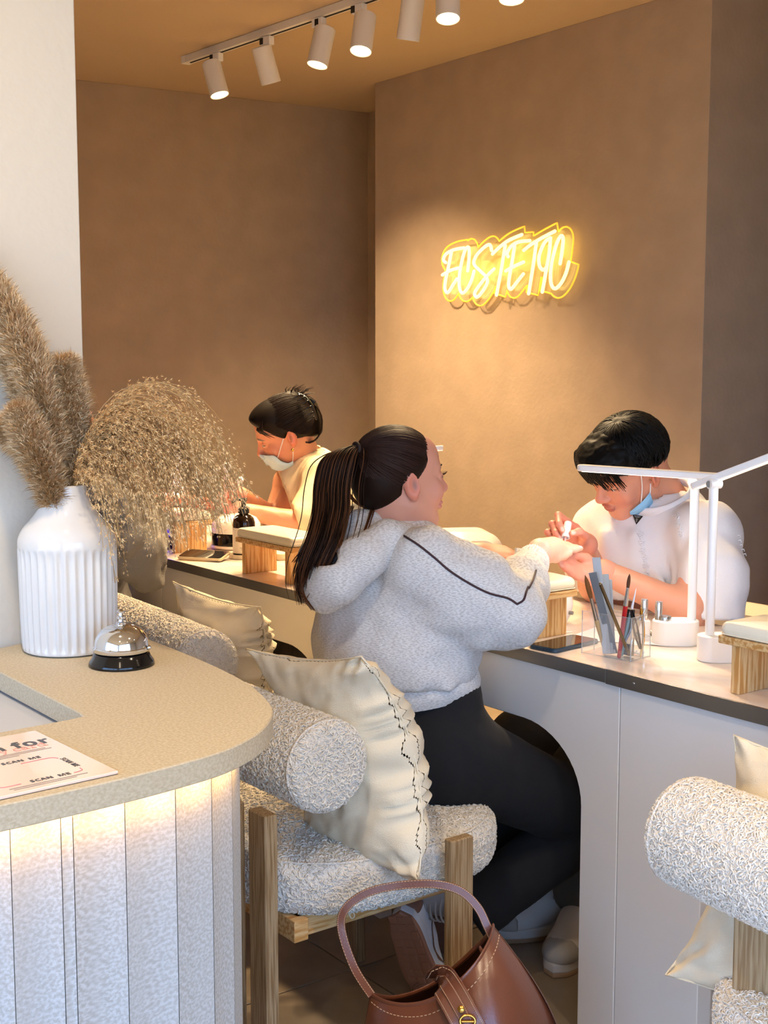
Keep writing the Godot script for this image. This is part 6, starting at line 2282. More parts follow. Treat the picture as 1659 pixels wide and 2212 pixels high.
func shag(m: Mb, x: Transform3D, k: float, n: int, sd: int, from_deg: float, ln: float, r0: float, low: float) -> void:
	# short layered locks from the crown outwards and down
	var r := RandomNumberGenerator.new(); r.seed = sd
	var e := Vector3(0.086, 0.096, 0.103); var c := Vector3(0, 0.032, -0.004)
	for j in n:
		var az := r.randf() * TAU
		var front := cos(az)
		var end_el := lerpf(low, -0.18, clampf(0.5 - 0.5 * front, 0.0, 1.0)) + r.randf_range(-0.12, 0.12)
		var st_el := r.randf_range(end_el + 0.25, 1.45)
		var e1 := maxf(end_el, st_el - ln * r.randf_range(0.7, 1.2))
		var pts := []; var rad := []
		var tw := r.randf_range(-0.35, 0.35)
		for q in 7:
			var t := q / 6.0
			var el := lerpf(st_el, e1, t)
			var a2 := az + tw * t
			var d := Vector3(sin(a2) * cos(el), sin(el), cos(a2) * cos(el))
			pts.append(x * ((c + d * e * (1.0 + 0.03 * sin(PI * t) + r.randf() * 0.006)) * k))
			rad.append(r0 * (1.0 - 0.85 * t * t))
		tube(m, pts, rad, 4, 0)

func technician() -> void:
	var o := thing("person", "young man with black fringe in a white shirt, bent over painting a nail", "person", Vector3(0.66, 0, -3.25))
	var org := o.position
	var fw := Vector3(-0.802, 0, 0.598)
	var lf := Vector3(0.598, 0, 0.802)
	var skin := Color("#d9997c")
	var k := 1.05
	var H := Transform3D(basis_yz(Vector3(-0.33, 0.831, 0.447), Vector3(-0.782, -0.506, 0.364)), Vector3(0.603, 1.112, -3.18))
	var bm := Mb.new()
	var s := Sdf.new()
	head(s, H, k, skin, Color("#b9695a"), Color("#1c1512"))
	var nt := Vector3(0.7043, 1.016, -3.24)
	s.cone(H * (Vector3(0, -0.03, -0.035) * k), nt, 0.054, 0.062, 0.03)
	var hs := s
	s.build(bm, 0.0036)
	var tc := Vector3(0.679, 0.80, -3.27)
	var sl := Vector3(0.7741, 0.959, -3.07); var sr := Vector3(0.5758, 0.9194, -3.4)
	var el := Vector3(0.7035, 0.7948, -2.93); var wl := Vector3(0.5168, 0.8795, -2.965)
	var er := Vector3(0.5328, 0.8141, -3.2); var wr := Vector3(0.4832, 0.9214, -3.1)
	s = Sdf.new(); s.base_col = skin
	s.cone(tc + Vector3(0, -0.25, 0), tc, 0.11, 0.12, 0.05)
	s.cone(tc, nt, 0.12, 0.06, 0.05)
	s.chain([tc + Vector3(0, 0.10, 0), sl, el, wl], [0.07, 0.05, 0.043, 0.028], 0.03)
	s.chain([tc + Vector3(0, 0.10, 0), sr, er, wr], [0.07, 0.05, 0.042, 0.027], 0.03)
	s.build(bm, 0.010)
	# left hand carrying her fingers, thumb on top
	s = Sdf.new()
	var pink := Color("#e39a83")
	fingers(s, Vector3(0.5103, 0.8795, -2.965), [[Vector3(0.4891, 0.8983, -2.955), Vector3(0.4629, 0.9189, -2.94), Vector3(0.4373, 0.9275, -2.925), Vector3(0.4161, 0.9296, -2.91)], [Vector3(0.4584, 0.8928, -2.935), Vector3(0.4255, 0.9119, -2.915), Vector3(0.4097, 0.9204, -2.908), Vector3(0.3998, 0.9208, -2.905)], [Vector3(0.457, 0.8848, -2.925), Vector3(0.4211, 0.9017, -2.905), Vector3(0.4056, 0.912, -2.9), Vector3(0.3961, 0.9173, -2.9)], [Vector3(0.4613, 0.8762, -2.925), Vector3(0.4265, 0.8901, -2.905), Vector3(0.411, 0.9004, -2.9), Vector3(0.4014, 0.9078, -2.9)], [Vector3(0.4686, 0.8701, -2.93), Vector3(0.439, 0.8787, -2.91), Vector3(0.4245, 0.8869, -2.905), Vector3(0.416, 0.8954, -2.905)]], 1.0, pink, Color("#efc0b2"))
	s.cone(wl, Vector3(0.5121, 0.8831, -2.963), 0.0275, 0.0245, 0.02)
	s.build(bm, 0.003)
	# right hand holding the polish brush
	s = Sdf.new()
	fingers(s, Vector3(0.4829, 0.93, -3.07), [[Vector3(0.4655, 0.9443, -3.03), Vector3(0.4656, 0.9637, -2.99), Vector3(0.4483, 0.9768, -2.955), Vector3(0.4305, 0.9753, -2.942)], [Vector3(0.4516, 0.9766, -3.035), Vector3(0.4053, 1.011, -2.995), Vector3(0.4037, 0.9938, -2.965), Vector3(0.4096, 0.9804, -2.952)], [Vector3(0.447, 0.9639, -3.04), Vector3(0.3916, 0.9902, -2.995), Vector3(0.3969, 0.972, -2.968), Vector3(0.4071, 0.9586, -2.955)], [Vector3(0.4458, 0.9511, -3.045), Vector3(0.3817, 0.9701, -3), Vector3(0.3923, 0.9553, -2.972), Vector3(0.404, 0.9469, -2.962)], [Vector3(0.4478, 0.9394, -3.05), Vector3(0.3865, 0.9513, -3.01), Vector3(0.3953, 0.9416, -2.985), Vector3(0.4059, 0.9365, -2.975)]], 0.97, Color("#dd937c"), Color("#efc0b2"))
	s.cone(wr, Vector3(0.4837, 0.9293, -3.075), 0.026, 0.022, 0.02)
	s.build(bm, 0.003)
	for q in bm.v.size(): bm.v[q] -= org
	part(o, "body", bm, M.skin, "", true)
	var ho := Transform3D(H.basis, H.origin - org)
	eyes(o, ho, k)
	# hair: thick cap with a fringe over the brows, short at the nape
	var hair := hair_mat("#0a0908")
	s = Sdf.new()
	s.ell(ho * (Vector3(0, 0.036, -0.004) * k), Vector3(0.085, 0.094, 0.100) * k, ho.basis, 0.01)
	s.ell(ho * (Vector3(0, 0.062, 0.066) * k), Vector3(0.070, 0.048, 0.060) * k, ho.basis, 0.03)
	s.cut(ho * (Vector3(0, 0.012, 0.0) * k), ho.basis * Vector3(0, -0.93, 0.16), 0.02)
	s.cut(ho * (Vector3(0, 0.035, 0.068) * k), ho.basis * Vector3(0, -0.86, 0.5), 0.02)
	for q in [-1.0, 1.0]:
		s.ell(ho * (Vector3(q * 0.088, -0.012, -0.004) * k), Vector3(0.03, 0.034, 0.022) * k, ho.basis, 0.006, Color(0, 0, 0, 0), 1)
	s.noise = FastNoiseLite.new(); s.noise.frequency = 38.0; s.noise.seed = 6
	s.amp = 0.004
	var m := Mb.new()
	s.build(m, 0.0045)
	var cap := part(o, "hair", m, hair)
	m = Mb.new()
	shag(m, ho, k, 900, 9, 0.0, 0.75, 0.0028, 0.22)
	part(cap, "lock", m, hair).set_meta("kind", "stuff")
	m = Mb.new()
	var r := RandomNumberGenerator.new(); r.seed = 12
	for q in 150:
		var u := r.randf_range(-1.0, 1.0)
		var a := Vector3(u * 0.062, 0.100 - 0.02 * u * u, 0.078)
		var b := Vector3(u * 0.072, 0.068, 0.124 - 0.036 * u * u)
		var c := Vector3(u * 0.074 + r.randf_range(-0.008, 0.008), 0.030 + r.randf_range(-0.012, 0.012) - 0.018 * absf(u), 0.112 - 0.044 * u * u)
		var pts := []
		for p in catmull([a, b, c], 5): pts.append(ho * (p * k))
		var rad := []
		for w in pts.size(): rad.append(0.0022 * (1.0 - 0.9 * pow(float(w) / pts.size(), 2.0)))
		tube(m, pts, rad, 4, 0)
	part(cap, "fringe", m, hair).set_meta("kind", "stuff")
	# pulled-down mask and its ear loops
	var blue := mat("#8fc4e6", 0.8)
	m = Mb.new()
	patch(m, hs, [Vector3(0.5871, 1.009, -3.08), Vector3(0.6004, 1.023, -3.07), Vector3(0.6155, 1.036, -3.07), Vector3(0.6368, 1.055, -3.09)], [Vector3(0.5914, 1.001, -3.09), Vector3(0.6135, 1.003, -3.09), Vector3(0.6376, 1.011, -3.1), Vector3(0.6493, 1.03, -3.11)], 0.007, org, 24, 10, 0.006)
	var mask := part(o, "face_mask", m, blue)
	m = Mb.new()
	cord(m, hs, [Vector3(0.6116, 1.104, -3.08), Vector3(0.6136, 1.072, -3.07), Vector3(0.6123, 1.033, -3.07)], 0.004, 0.0016, org)
	cord(m, hs, [Vector3(0.6375, 1.075, -3.09), Vector3(0.6377, 1.064, -3.09), Vector3(0.6369, 1.052, -3.09)], 0.004, 0.0016, org)
	part(mask, "ear_loop", m, M.white)
	# shirt
	var tee := bump(triplanar(mat("#dedcde", 0.95), Vector3.ONE * 9.0), M.fine, 0.03)
	s = Sdf.new()
	var tb := Basis(lf, Vector3.UP, -fw)
	s.ell(tc + Vector3(0.0, 0.03, 0.0), Vector3(0.215, 0.24, 0.155), tb, 0.03)
	s.cone(tc + Vector3(0, -0.26, 0), tc + Vector3(0, 0, 0), 0.165, 0.17, 0.05)
	s.cone(tc + Vector3(0, 0.10, 0), nt + Vector3(0.012, -0.028, 0), 0.14, 0.075, 0.06)
	s.cone(sl, nt + Vector3(0.01, -0.035, 0), 0.075, 0.06, 0.05)
	s.cone(sr, nt + Vector3(0.01, -0.035, 0), 0.070, 0.06, 0.05)
	s.chain([sl + Vector3(-0.005, -0.012, 0), Vector3(0.7707, 0.8733, -2.99), Vector3(0.7483, 0.7671, -2.945)], [0.072, 0.070, 0.080], 0.04)
	s.chain([sr, Vector3(0.5389, 0.854, -3.3), Vector3(0.5307, 0.7742, -3.24)], [0.075, 0.062, 0.06], 0.04)
	for q in [
		[Vector3(0.6958, 0.8058, -3), Vector3(0.6761, 0.8998, -3.07), 0.014],
		[Vector3(0.6704, 0.7783, -3), Vector3(0.6433, 0.8759, -3.08), 0.012],
		[Vector3(0.5629, 0.9331, -3.2), Vector3(0.5831, 0.7497, -3.12), 0.015],
		[Vector3(0.5828, 0.9686, -3.1), Vector3(0.6055, 0.7687, -3.08), 0.012],
		[Vector3(0.7246, 0.9726, -2.98), Vector3(0.7008, 0.8185, -2.93), 0.012]]:
		var p: Vector3 = snap(s, q[0], -0.004); var p2: Vector3 = snap(s, q[1], -0.004)
		s.cone(p, p2, q[2], q[2] * 0.5, 0.02)
	s.noise = FastNoiseLite.new(); s.noise.frequency = 8.0; s.noise.fractal_octaves = 2; s.noise.seed = 8
	s.amp = 0.007
	s.cut(Vector3(0.7459, 0.779, -2.945), Vector3(-0.10, -1, 0.05), 0.006)
	s.ell(nt + Vector3(-0.015, 0.035, 0.0), Vector3(0.076, 0.055, 0.076), tb, 0.006, Color(0, 0, 0, 0), 1)
	var ts := s
	m = Mb.new()
	s.build(m, 0.0085)
	for q in m.v.size(): m.v[q] -= org
	var shirt := part(o, "shirt", m, tee)
	m = Mb.new()
	var ring := []
	var cx := frame(Vector3(0.6861, 1.035, -3.2), Vector3(-0.36, 0.84, 0.28), fw)
	for q in 36:
		var an := TAU * q / 36.0
		ring.append(cx * Vector3(cos(an) * 0.080, 0.0, sin(an) * 0.074) - org)
	tube(m, ring, Vector2(0.0065, 0.013), 10, 0, true, cx.basis.y)
	part(shirt, "collar", m, tee)
	m = Mb.new()
	r.seed = 30
	for q in [
		[Vector3(0.6057, 0.965, -3.04), Vector3(0.6093, 0.917, -3.02), 9],
		[Vector3(0.6127, 0.9126, -3.02), Vector3(0.6164, 0.8564, -3), 10],
		[Vector3(0.6832, 1.011, -3.02), Vector3(0.6941, 0.9592, -3), 9]]:
		var pts := []
		for w in q[2] * 5:
			var t: float = float(w) / (q[2] * 5 - 1)
			var p: Vector3 = q[0].lerp(q[1], t) + Vector3(0.0065 * sin(w * 1.25) * (0.7 + 0.5 * sin(w * 0.37)), 0.004 * cos(w * 1.25), 0)
			pts.append(hit(ts, p, 0.0005) - org)
		tube(m, pts, 0.0022, 5, 2)
	for w in 9:
		var p: Vector3 = snap(ts, Vector3(0.8304, 0.9155, -3) + Vector3(0.0, (0.012 * w if w < 5 else -0.16 + 0.012 * w), 0), -0.001) - org
		tube(m, [p, p + Vector3(0.005, 0.002, 0.002), p + Vector3(0.007, -0.003, 0.0)], 0.0013, 5, 2)
	part(shirt, "frayed_stitching", m, tee)
	# black triangular badge below the collar
	m = Mb.new()
	var bc := hit(ts, Vector3(0.5993, 0.9947, -3.05), 0.002) - org
	var bx := Transform3D(Basis(Vector3.UP, -0.35) * Basis(Vector3.RIGHT, -0.35) * Basis(Vector3.BACK, -0.12), bc)
	extr(m, PackedVector2Array([Vector2(-0.0135, 0.011), Vector2(0.0135, 0.010), Vector2(0.001, -0.0135)]), 0.0, 0.003, 0.0008, bx)
	var badge := part(shirt, "badge", m, M.black_gloss)
	m = Mb.new()
	for q in [[-0.008, 0.0075, 0.008, 0.007], [-0.006, 0.0048, 0.006, 0.0045], [0.0, 0.003, 0.0005, -0.008], [-0.003, -0.001, 0.0035, -0.0012], [-0.0017, -0.0045, 0.0025, -0.0046]]:
		tube(m, [bx * Vector3(q[0], q[1], 0.0033), bx * Vector3(q[2], q[3], 0.0033)], 0.0006, 5)
	part(badge, "badge_mark", m, M.steel)
	m = Mb.new()
	ring = []
	for q in 40:
		var an := TAU * q / 40.0
		var p := snap(hs, nt + Vector3(-0.004, 0.014, 0.0) + lf * cos(an) * 0.07 + fw * sin(an) * 0.07 + Vector3(0, -0.012 * sin(an), 0), 0.002) - org
		var ln := Mb.new()
		rbox(ln, Vector3(0.009, 0.0055, 0.004), 0.0018, frame(p, Vector3(-sin(an), 0.1, cos(an)).rotated(Vector3.UP, 0.0), Vector3(cos(an), 0, sin(an))), 1)
		m.add(ln)
	part(o, "gold_chain", m, M.gold)
	# trousers
	var grey := mat("#5c5b54", 0.9)
	s = Sdf.new()
	var hip := Vector3(0.70, 0.53, -3.34)
	var kr := Vector3(0.331, 0.4263, -3.13); var kl := Vector3(0.4752, 0.3977, -2.99)
	var s2 := Vector3(0.2581, 0, -2.951); var s1 := Vector3(0.3783, 0, -2.758)
	var d1 := Vector3(-0.42, 0, 0.9).normalized(); var d2 := Vector3(-0.93, 0, 0.36).normalized()
	var a1 := s1 - d1 * 0.20 + Vector3(0, 0.13, 0); var a2 := s2 - d2 * 0.20 + Vector3(0, 0.13, 0)
	s.ell(hip, Vector3(0.17, 0.13, 0.14), tb, 0.03)
	s.cone(hip - lf * 0.08, kr, 0.09, 0.078, 0.03)
	s.cone(hip + lf * 0.08, kl, 0.09, 0.078, 0.03)
	s.cone(kr, a2, 0.076, 0.06, 0.02)
	s.cone(kl, a1, 0.078, 0.064, 0.02)
	s.noise = ts.noise; s.amp = 0.008
	s.cut(Vector3(0, 0.088, 0), Vector3(0, -1, 0), 0.004)
	m = Mb.new()
	s.build(m, 0.012)
	for q in m.v.size(): m.v[q] -= org
	part(o, "trousers", m, grey)
	var dirty := mat("#d4d0c8", 0.6); var gum := mat("#9a7c5e", 0.6); var trim := mat("#c4c0b8", 0.7)
	for q in [[s1, d1], [s2, d2]]:
		var t3: Vector3 = q[1]
		shoe(o, Transform3D(Basis(Vector3.UP.cross(t3), Vector3.UP, t3), q[0] - t3 * 0.285 - org), 1.06, dirty, trim, gum, mat("#aaa59b", 0.7), false)
	# the brush he holds
	var nb := thing("polish_brush", "white capped polish brush held over the customer's nail", "brush", Vector3(0.4169, 0.9657, -2.95))
	var ax := (Vector3(0.4249, 1, -2.965) - Vector3(0.4129, 0.9548, -2.935)).normalized()
	var bxf := frame(Vector3.ZERO, ax)
	m = Mb.new()
	lathe(m, [Vector2(0.0005, 0.004), Vector2(0.0065, 0.004), Vector2(0.0068, -0.002), Vector2(0.0098, -0.002), Vector2(0.0100, 0.0), Vector2(0.0090, 0.012), Vector2(0.0086, 0.036), Vector2(0.0076, 0.0385), Vector2(0.0005, 0.039)], 28, bxf)
	part(nb, "cap", m, M.white)
	m = Mb.new()
	tube(m, [bxf * Vector3(0, 0.004, 0), bxf * Vector3(0, -0.010, 0), bxf * Vector3(0, -0.019, 0)], [0.0022, 0.0026, 0.0016], 10, 2)
	part(nb, "bristles", m, mat("#e9b7b3", 0.4))

func far_technician() -> void:
	var o := thing("person", "woman with clipped-up dark hair and pale blue mask over her nose in cream sweater", "person", Vector3(-0.28, 0, -4.6))
	var org := o.position
	var fw := Vector3(-0.802, 0, 0.598); var lf := Vector3(0.598, 0, 0.802)
	var skin := Color("#cf8f6e")
	var k := 1.06
	var H := Transform3D(basis_yz(Vector3(-0.40, 0.88, 0.25), Vector3(-0.895, -0.42, 0.10)), Vector3(-0.343, 1.130, -4.5))
	var bm := Mb.new()
	var s := Sdf.new()
	head(s, H, k, skin, Color("#b9695a"), Color("#20150f"))
	var nt := Vector3(-0.2571, 0.9995, -4.56)
	s.cone(H * (Vector3(0, -0.03, -0.03) * k), nt, 0.05, 0.055, 0.03)
	var hs := s
	s.build(bm, 0.0045)
	var tc := Vector3(-0.2657, 0.8611, -4.58)
	var sl := Vector3(-0.2019, 0.9738, -4.42); var sr := Vector3(-0.3559, 0.938, -4.74)
	var el := Vector3(-0.2699, 0.8366, -4.3); var wl := Vector3(-0.4615, 0.883, -4.26)
	var er := Vector3(-0.3978, 0.8184, -4.62); var wr := Vector3(-0.481, 0.9271, -4.36)
	s = Sdf.new(); s.base_col = skin
	s.cone(tc + Vector3(0, -0.3, 0), tc, 0.11, 0.11, 0.05)
	s.cone(tc, nt, 0.11, 0.055, 0.05)
	s.chain([tc + Vector3(0, 0.08, 0), sl, el, wl], [0.06, 0.045, 0.040, 0.026], 0.03)
	s.chain([tc + Vector3(0, 0.08, 0), sr, er, wr], [0.06, 0.045, 0.038, 0.026], 0.03)
	s.build(bm, 0.012)
	s = Sdf.new()
	fingers(s, Vector3(-0.4737, 0.8861, -4.26), [[Vector3(-0.4925, 0.9127, -4.24), Vector3(-0.499, 0.9315, -4.22), Vector3(-0.5007, 0.9447, -4.21), Vector3(-0.5014, 0.9573, -4.205)], [Vector3(-0.5053, 0.9102, -4.22), Vector3(-0.5208, 0.9275, -4.2), Vector3(-0.5291, 0.937, -4.195), Vector3(-0.5359, 0.9436, -4.19)], [Vector3(-0.5079, 0.9001, -4.215), Vector3(-0.5234, 0.9159, -4.195), Vector3(-0.5332, 0.9255, -4.19), Vector3(-0.5406, 0.93, -4.19)], [Vector3(-0.505, 0.8894, -4.215), Vector3(-0.5206, 0.9007, -4.195), Vector3(-0.5304, 0.9088, -4.19), Vector3(-0.5364, 0.9134, -4.19)], [Vector3(-0.4997, 0.8813, -4.22), Vector3(-0.5123, 0.888, -4.2), Vector3(-0.5207, 0.8947, -4.195), Vector3(-0.5266, 0.8992, -4.195)]], 1.0, Color("#e79a86"), Color("#f0c4b8"))
	s.build(bm, 0.0036)
	s = Sdf.new()
	fingers(s, Vector3(-0.4826, 0.9239, -4.36), [[Vector3(-0.4898, 0.936, -4.3), Vector3(-0.4924, 0.9451, -4.27), Vector3(-0.4962, 0.9515, -4.25), Vector3(-0.4995, 0.9571, -4.24)], [Vector3(-0.498, 0.959, -4.32), Vector3(-0.5081, 0.9771, -4.29), Vector3(-0.5032, 0.9705, -4.26), Vector3(-0.4984, 0.9658, -4.245)], [Vector3(-0.5054, 0.9518, -4.33), Vector3(-0.5172, 0.9654, -4.3), Vector3(-0.5106, 0.9574, -4.27), Vector3(-0.5044, 0.9526, -4.255)], [Vector3(-0.5092, 0.942, -4.335), Vector3(-0.5232, 0.9506, -4.31), Vector3(-0.5166, 0.9441, -4.28), Vector3(-0.5088, 0.9394, -4.265)], [Vector3(-0.5099, 0.9322, -4.34), Vector3(-0.523, 0.9372, -4.32), Vector3(-0.5149, 0.9308, -4.29), Vector3(-0.5092, 0.9271, -4.28)]], 0.95, Color("#e9a08e"), Color("#f0c4b8"))
	s.build(bm, 0.0036)
	for q in bm.v.size(): bm.v[q] -= org
	part(o, "body", bm, M.skin, "", true)
	var ho := Transform3D(H.basis, H.origin - org)
	eyes(o, ho, k)
	var hair := hair_mat("#130c08")
	s = Sdf.new()
	s.ell(ho * (Vector3(0, 0.032, -0.015) * k), Vector3(0.081, 0.091, 0.103) * k, ho.basis, 0.01)
	s.ell(ho * (Vector3(0, 0.075, 0.035) * k), Vector3(0.062, 0.040, 0.058) * k, ho.basis, 0.03)
	s.ell(Vector3(-0.2603, 1.164, -4.52) - org, Vector3(0.045, 0.075, 0.050), Basis(Vector3.BACK, 0.25), 0.03)
	s.cone(Vector3(-0.3163, 1.245, -4.5) - org, Vector3(-0.2729, 1.216, -4.52) - org, 0.028, 0.036, 0.03)
	s.cut(ho * (Vector3(0, 0.008, 0.026) * k), ho.basis * Vector3(0, -0.66, 0.75), 0.014)
	s.cut(ho * (Vector3(0, -0.035, -0.05) * k), ho.basis * Vector3(0, -0.9, 0.43), 0.014)
	for q in [-1.0, 1.0]:
		s.ell(ho * (Vector3(q * 0.085, -0.015, -0.008) * k), Vector3(0.03, 0.032, 0.02) * k, ho.basis, 0.006, Color(0, 0, 0, 0), 1)
	var m := Mb.new()
	s.build(m, 0.006)
	var cap := part(o, "hair", m, hair)
	m = Mb.new()
	hair_strands(m, Transform3D(ho.basis, ho.origin), k * 1.06, 420, ho.affine_inverse() * (Vector3(-0.2798, 1.2, -4.5) - org) / k, 15, 0.85)
	var r := RandomNumberGenerator.new(); r.seed = 5
	for q in 60:
		var u := r.randf_range(-1.0, 1.0)
		var wa := ho * (Vector3(0.070 * u, 0.085, 0.050) * k)
		var wb := ho * (Vector3((0.078 + 0.004 * r.randf()) * u, 0.055, 0.082 - 0.02 * u * u) * k)
		var wc := ho * (Vector3((0.082 + 0.005 * r.randf()) * u, 0.030 + r.randf_range(-0.012, 0.008), 0.066 - 0.03 * u * u) * k)
		tube(m, catmull([wa, wb, wc], 4), [0.0022, 0.0022, 0.0021, 0.002, 0.0018, 0.0015, 0.0012, 0.0008, 0.0004], 4, 0)
	for q in 90:
		var an := r.randf() * TAU
		var c0 := Vector3(-0.2603, 1.164, -4.52) - org
		var arc0 := []
		for w in 7:
			var th := an + w * 0.28
			arc0.append(c0 + Vector3(cos(th) * 0.047, sin(th) * 0.068, 0.052 * sqrt(maxf(0.0, 1.0 - 0.6 * absf(cos(th * 0.7 + q))))) * r.randf_range(0.97, 1.03))
		tube(m, arc0, 0.0016, 4, 0)
	for q in 40:
		var p := Vector3(-0.3099, 1.245, -4.5) - org + Vector3(r.randf_range(-0.02, 0.02), r.randf_range(-0.01, 0.012), r.randf_range(-0.03, 0.03))
		var d := Vector3(r.randf_range(-0.5, 1.0), r.randf_range(0.3, 1.2), r.randf_range(-0.6, 0.6)) * 0.03
		tube(m, [p, p + d, p + d * 1.5 + Vector3(0.012, -0.004, 0)], [0.002, 0.0016, 0.0005], 4, 0)
	part(cap, "strand", m, hair_mat("#1c110b")).set_meta("kind", "stuff")
	m = Mb.new()
	var arc := catmull([Vector3(-0.2907, 1.265, -4.43) - org, Vector3(-0.2635, 1.252, -4.42) - org, Vector3(-0.2411, 1.219, -4.41) - org, Vector3(-0.2308, 1.179, -4.42) - org], 6)
	tube(m, arc, Vector2(0.006, 0.004), 8, 2)
	for q in 6:
		var p: Vector3 = arc[2 + q * 3 - (1 if q == 5 else 0)]
		tube(m, [p, p + Vector3(-0.012, -0.006, 0.012), p + Vector3(-0.026, -0.016, 0.010)], [0.0036, 0.0034, 0.0015], 6, 2)
	rbox(m, Vector3(0.026, 0.020, 0.008), 0.0035, Transform3D(Basis(Vector3.BACK, -0.5), Vector3(-0.249, 1.236, -4.47) - org))
	part(cap, "claw_clip", m, mat("#0c0908", 0.15))
	m = Mb.new()
	patch(m, hs, [Vector3(-0.4288, 1.056, -4.45), Vector3(-0.4007, 1.055, -4.42), Vector3(-0.373, 1.054, -4.41), Vector3(-0.3526, 1.038, -4.41), Vector3(-0.3282, 1.029, -4.42), Vector3(-0.3114, 1.036, -4.43)], [Vector3(-0.4273, 1.05, -4.45), Vector3(-0.4082, 1.025, -4.43), Vector3(-0.3799, 1.006, -4.43), Vector3(-0.3521, 1.001, -4.44), Vector3(-0.3274, 1.01, -4.45), Vector3(-0.312, 1.02, -4.46)], 0.008, org, 30, 10, 0.008)
	var mask := part(o, "face_mask", m, mat("#bcdbe6", 0.85))
	m = Mb.new()
	cord(m, hs, [Vector3(-0.3433, 1.111, -4.42), Vector3(-0.3522, 1.081, -4.41), Vector3(-0.362, 1.049, -4.41)], 0.005, 0.0018, org)
	cord(m, hs, [Vector3(-0.3112, 1.068, -4.43), Vector3(-0.3113, 1.052, -4.43), Vector3(-0.3138, 1.031, -4.44)], 0.005, 0.0018, org)
	part(mask, "ear_loop", m, M.white)
	m = Mb.new()
	lathe(m, ball(0.0055), 12, Transform3D(Basis(), Vector3(-0.3106, 1.075, -4.4) - org))
	part(o, "earring", m, M.gold)
	var cream := bump(triplanar(mat("#d8c7a2", 0.95), Vector3.ONE * 9.0), M.fine, 0.03)
	s = Sdf.new()
	var tb := Basis(lf, Vector3.UP, -fw)
	s.ell(tc, Vector3(0.20, 0.22, 0.15), tb, 0.03)
	s.cone(tc + Vector3(0, -0.28, 0), tc, 0.16, 0.16, 0.05)
	s.cone(tc + Vector3(0, 0.08, 0), nt + Vector3(0, -0.012, 0), 0.13, 0.075, 0.05)
	s.cone(sl, nt + Vector3(0.01, -0.03, 0), 0.07, 0.06, 0.05)
	s.cone(sr, nt + Vector3(0.0, -0.03, 0), 0.07, 0.06, 0.05)
	s.chain([sl, Vector3(-0.2184, 0.9004, -4.36), Vector3(-0.2697, 0.8553, -4.3)], [0.078, 0.072, 0.062], 0.03)
	s.chain([sr, Vector3(-0.3807, 0.8589, -4.68), Vector3(-0.3829, 0.8128, -4.64)], [0.07, 0.055, 0.05], 0.03)
	s.noise = FastNoiseLite.new(); s.noise.frequency = 9.0; s.noise.seed = 18; s.amp = 0.007
	s.cut(Vector3(-0.293, 0.849, -4.3), Vector3(-0.85, -0.3, 0.1), 0.005)
	s.ell(nt + Vector3(-0.012, 0.035, 0), Vector3(0.07, 0.05, 0.07), tb, 0.006, Color(0, 0, 0, 0), 1)
	m = Mb.new()
	s.build(m, 0.010)
	for q in m.v.size(): m.v[q] -= org
	part(o, "sweater", m, cream)
	s = Sdf.new()
	var hip := tc + Vector3(0.02, -0.36, -0.03)
	var kl := Vector3(-0.3694, 0.4217, -3.97); var kr := Vector3(-0.4673, 0.4135, -4.15)
	s.ell(hip, Vector3(0.17, 0.13, 0.14), tb, 0.03)
	s.cone(hip + lf * 0.08, kl, 0.09, 0.075, 0.03)
	s.cone(hip - lf * 0.08, kr, 0.09, 0.075, 0.03)
	s.cone(kl, Vector3(kl.x + 0.03, 0.07, kl.z - 0.06), 0.072, 0.055, 0.02)
	s.cone(kr, Vector3(kr.x + 0.03, 0.07, kr.z - 0.06), 0.072, 0.055, 0.02)
	s.cut(Vector3(0, 0.04, 0), Vector3(0, -1, 0), 0.004)
	m = Mb.new()
	s.build(m, 0.014)
	for q in m.v.size(): m.v[q] -= org
	part(o, "trousers", m, mat("#0d0d10", 0.9))
	for q in [kl, kr]:
		shoe(o, Transform3D(Basis(Vector3.UP.cross(fw), Vector3.UP, fw), Vector3(q.x + 0.08, 0, q.z - 0.11) - org), 0.95, mat("#1a1a1c", 0.6), mat("#e6e2dc", 0.5), mat("#e6e2dc", 0.5), mat("#151517", 0.6), false)
	var ef := thing("nail_drill", "shiny white nail drill handpiece in the masked woman's hand", "nail drill", Vector3(-0.4834, 0.968, -4.22))
	m = Mb.new()
	var ax := Vector3(-0.4643, 0.994, -4.2) - Vector3(-0.5043, 0.9418, -4.24)
	var fx := frame(Vector3.ZERO, ax)
	lathe(m, [Vector2(0.0005, -0.062), Vector2(0.0012, -0.062), Vector2(0.0014, -0.045), Vector2(0.005, -0.043), Vector2(0.0085, -0.02), Vector2(0.0105, 0.01), Vector2(0.0105, 0.034), Vector2(0.008, 0.040), Vector2(0.0005, 0.041)], 24, fx)
	part(ef, "handpiece", m, mat("#f2f2f6", 0.12))
	m = Mb.new()
	lathe(m, [Vector2(0.0109, 0.012), Vector2(0.0111, 0.014), Vector2(0.0111, 0.019), Vector2(0.0109, 0.021)], 24, fx)
	part(ef, "ring", m, M.steel)
	var st := thing("stool", "low round stool under the masked woman at the far end", "stool", Vector3(org.x + 0.05, 0, org.z - 0.05))
	m = Mb.new()
	puck(m, round_rect(0.36, 0.36, 0.17, 10), 0.34, 0.42, 0.03, 0.01)
	part(st, "seat", m, mat("#dccbb0", 0.6))
	m = Mb.new()
	lathe(m, [Vector2(0.0005, 0.35), Vector2(0.024, 0.35), Vector2(0.024, 0.03), Vector2(0.17, 0.012), Vector2(0.18, 0.0), Vector2(0.0005, 0.0)], 36)
	part(st, "pedestal", m, M.chrome)

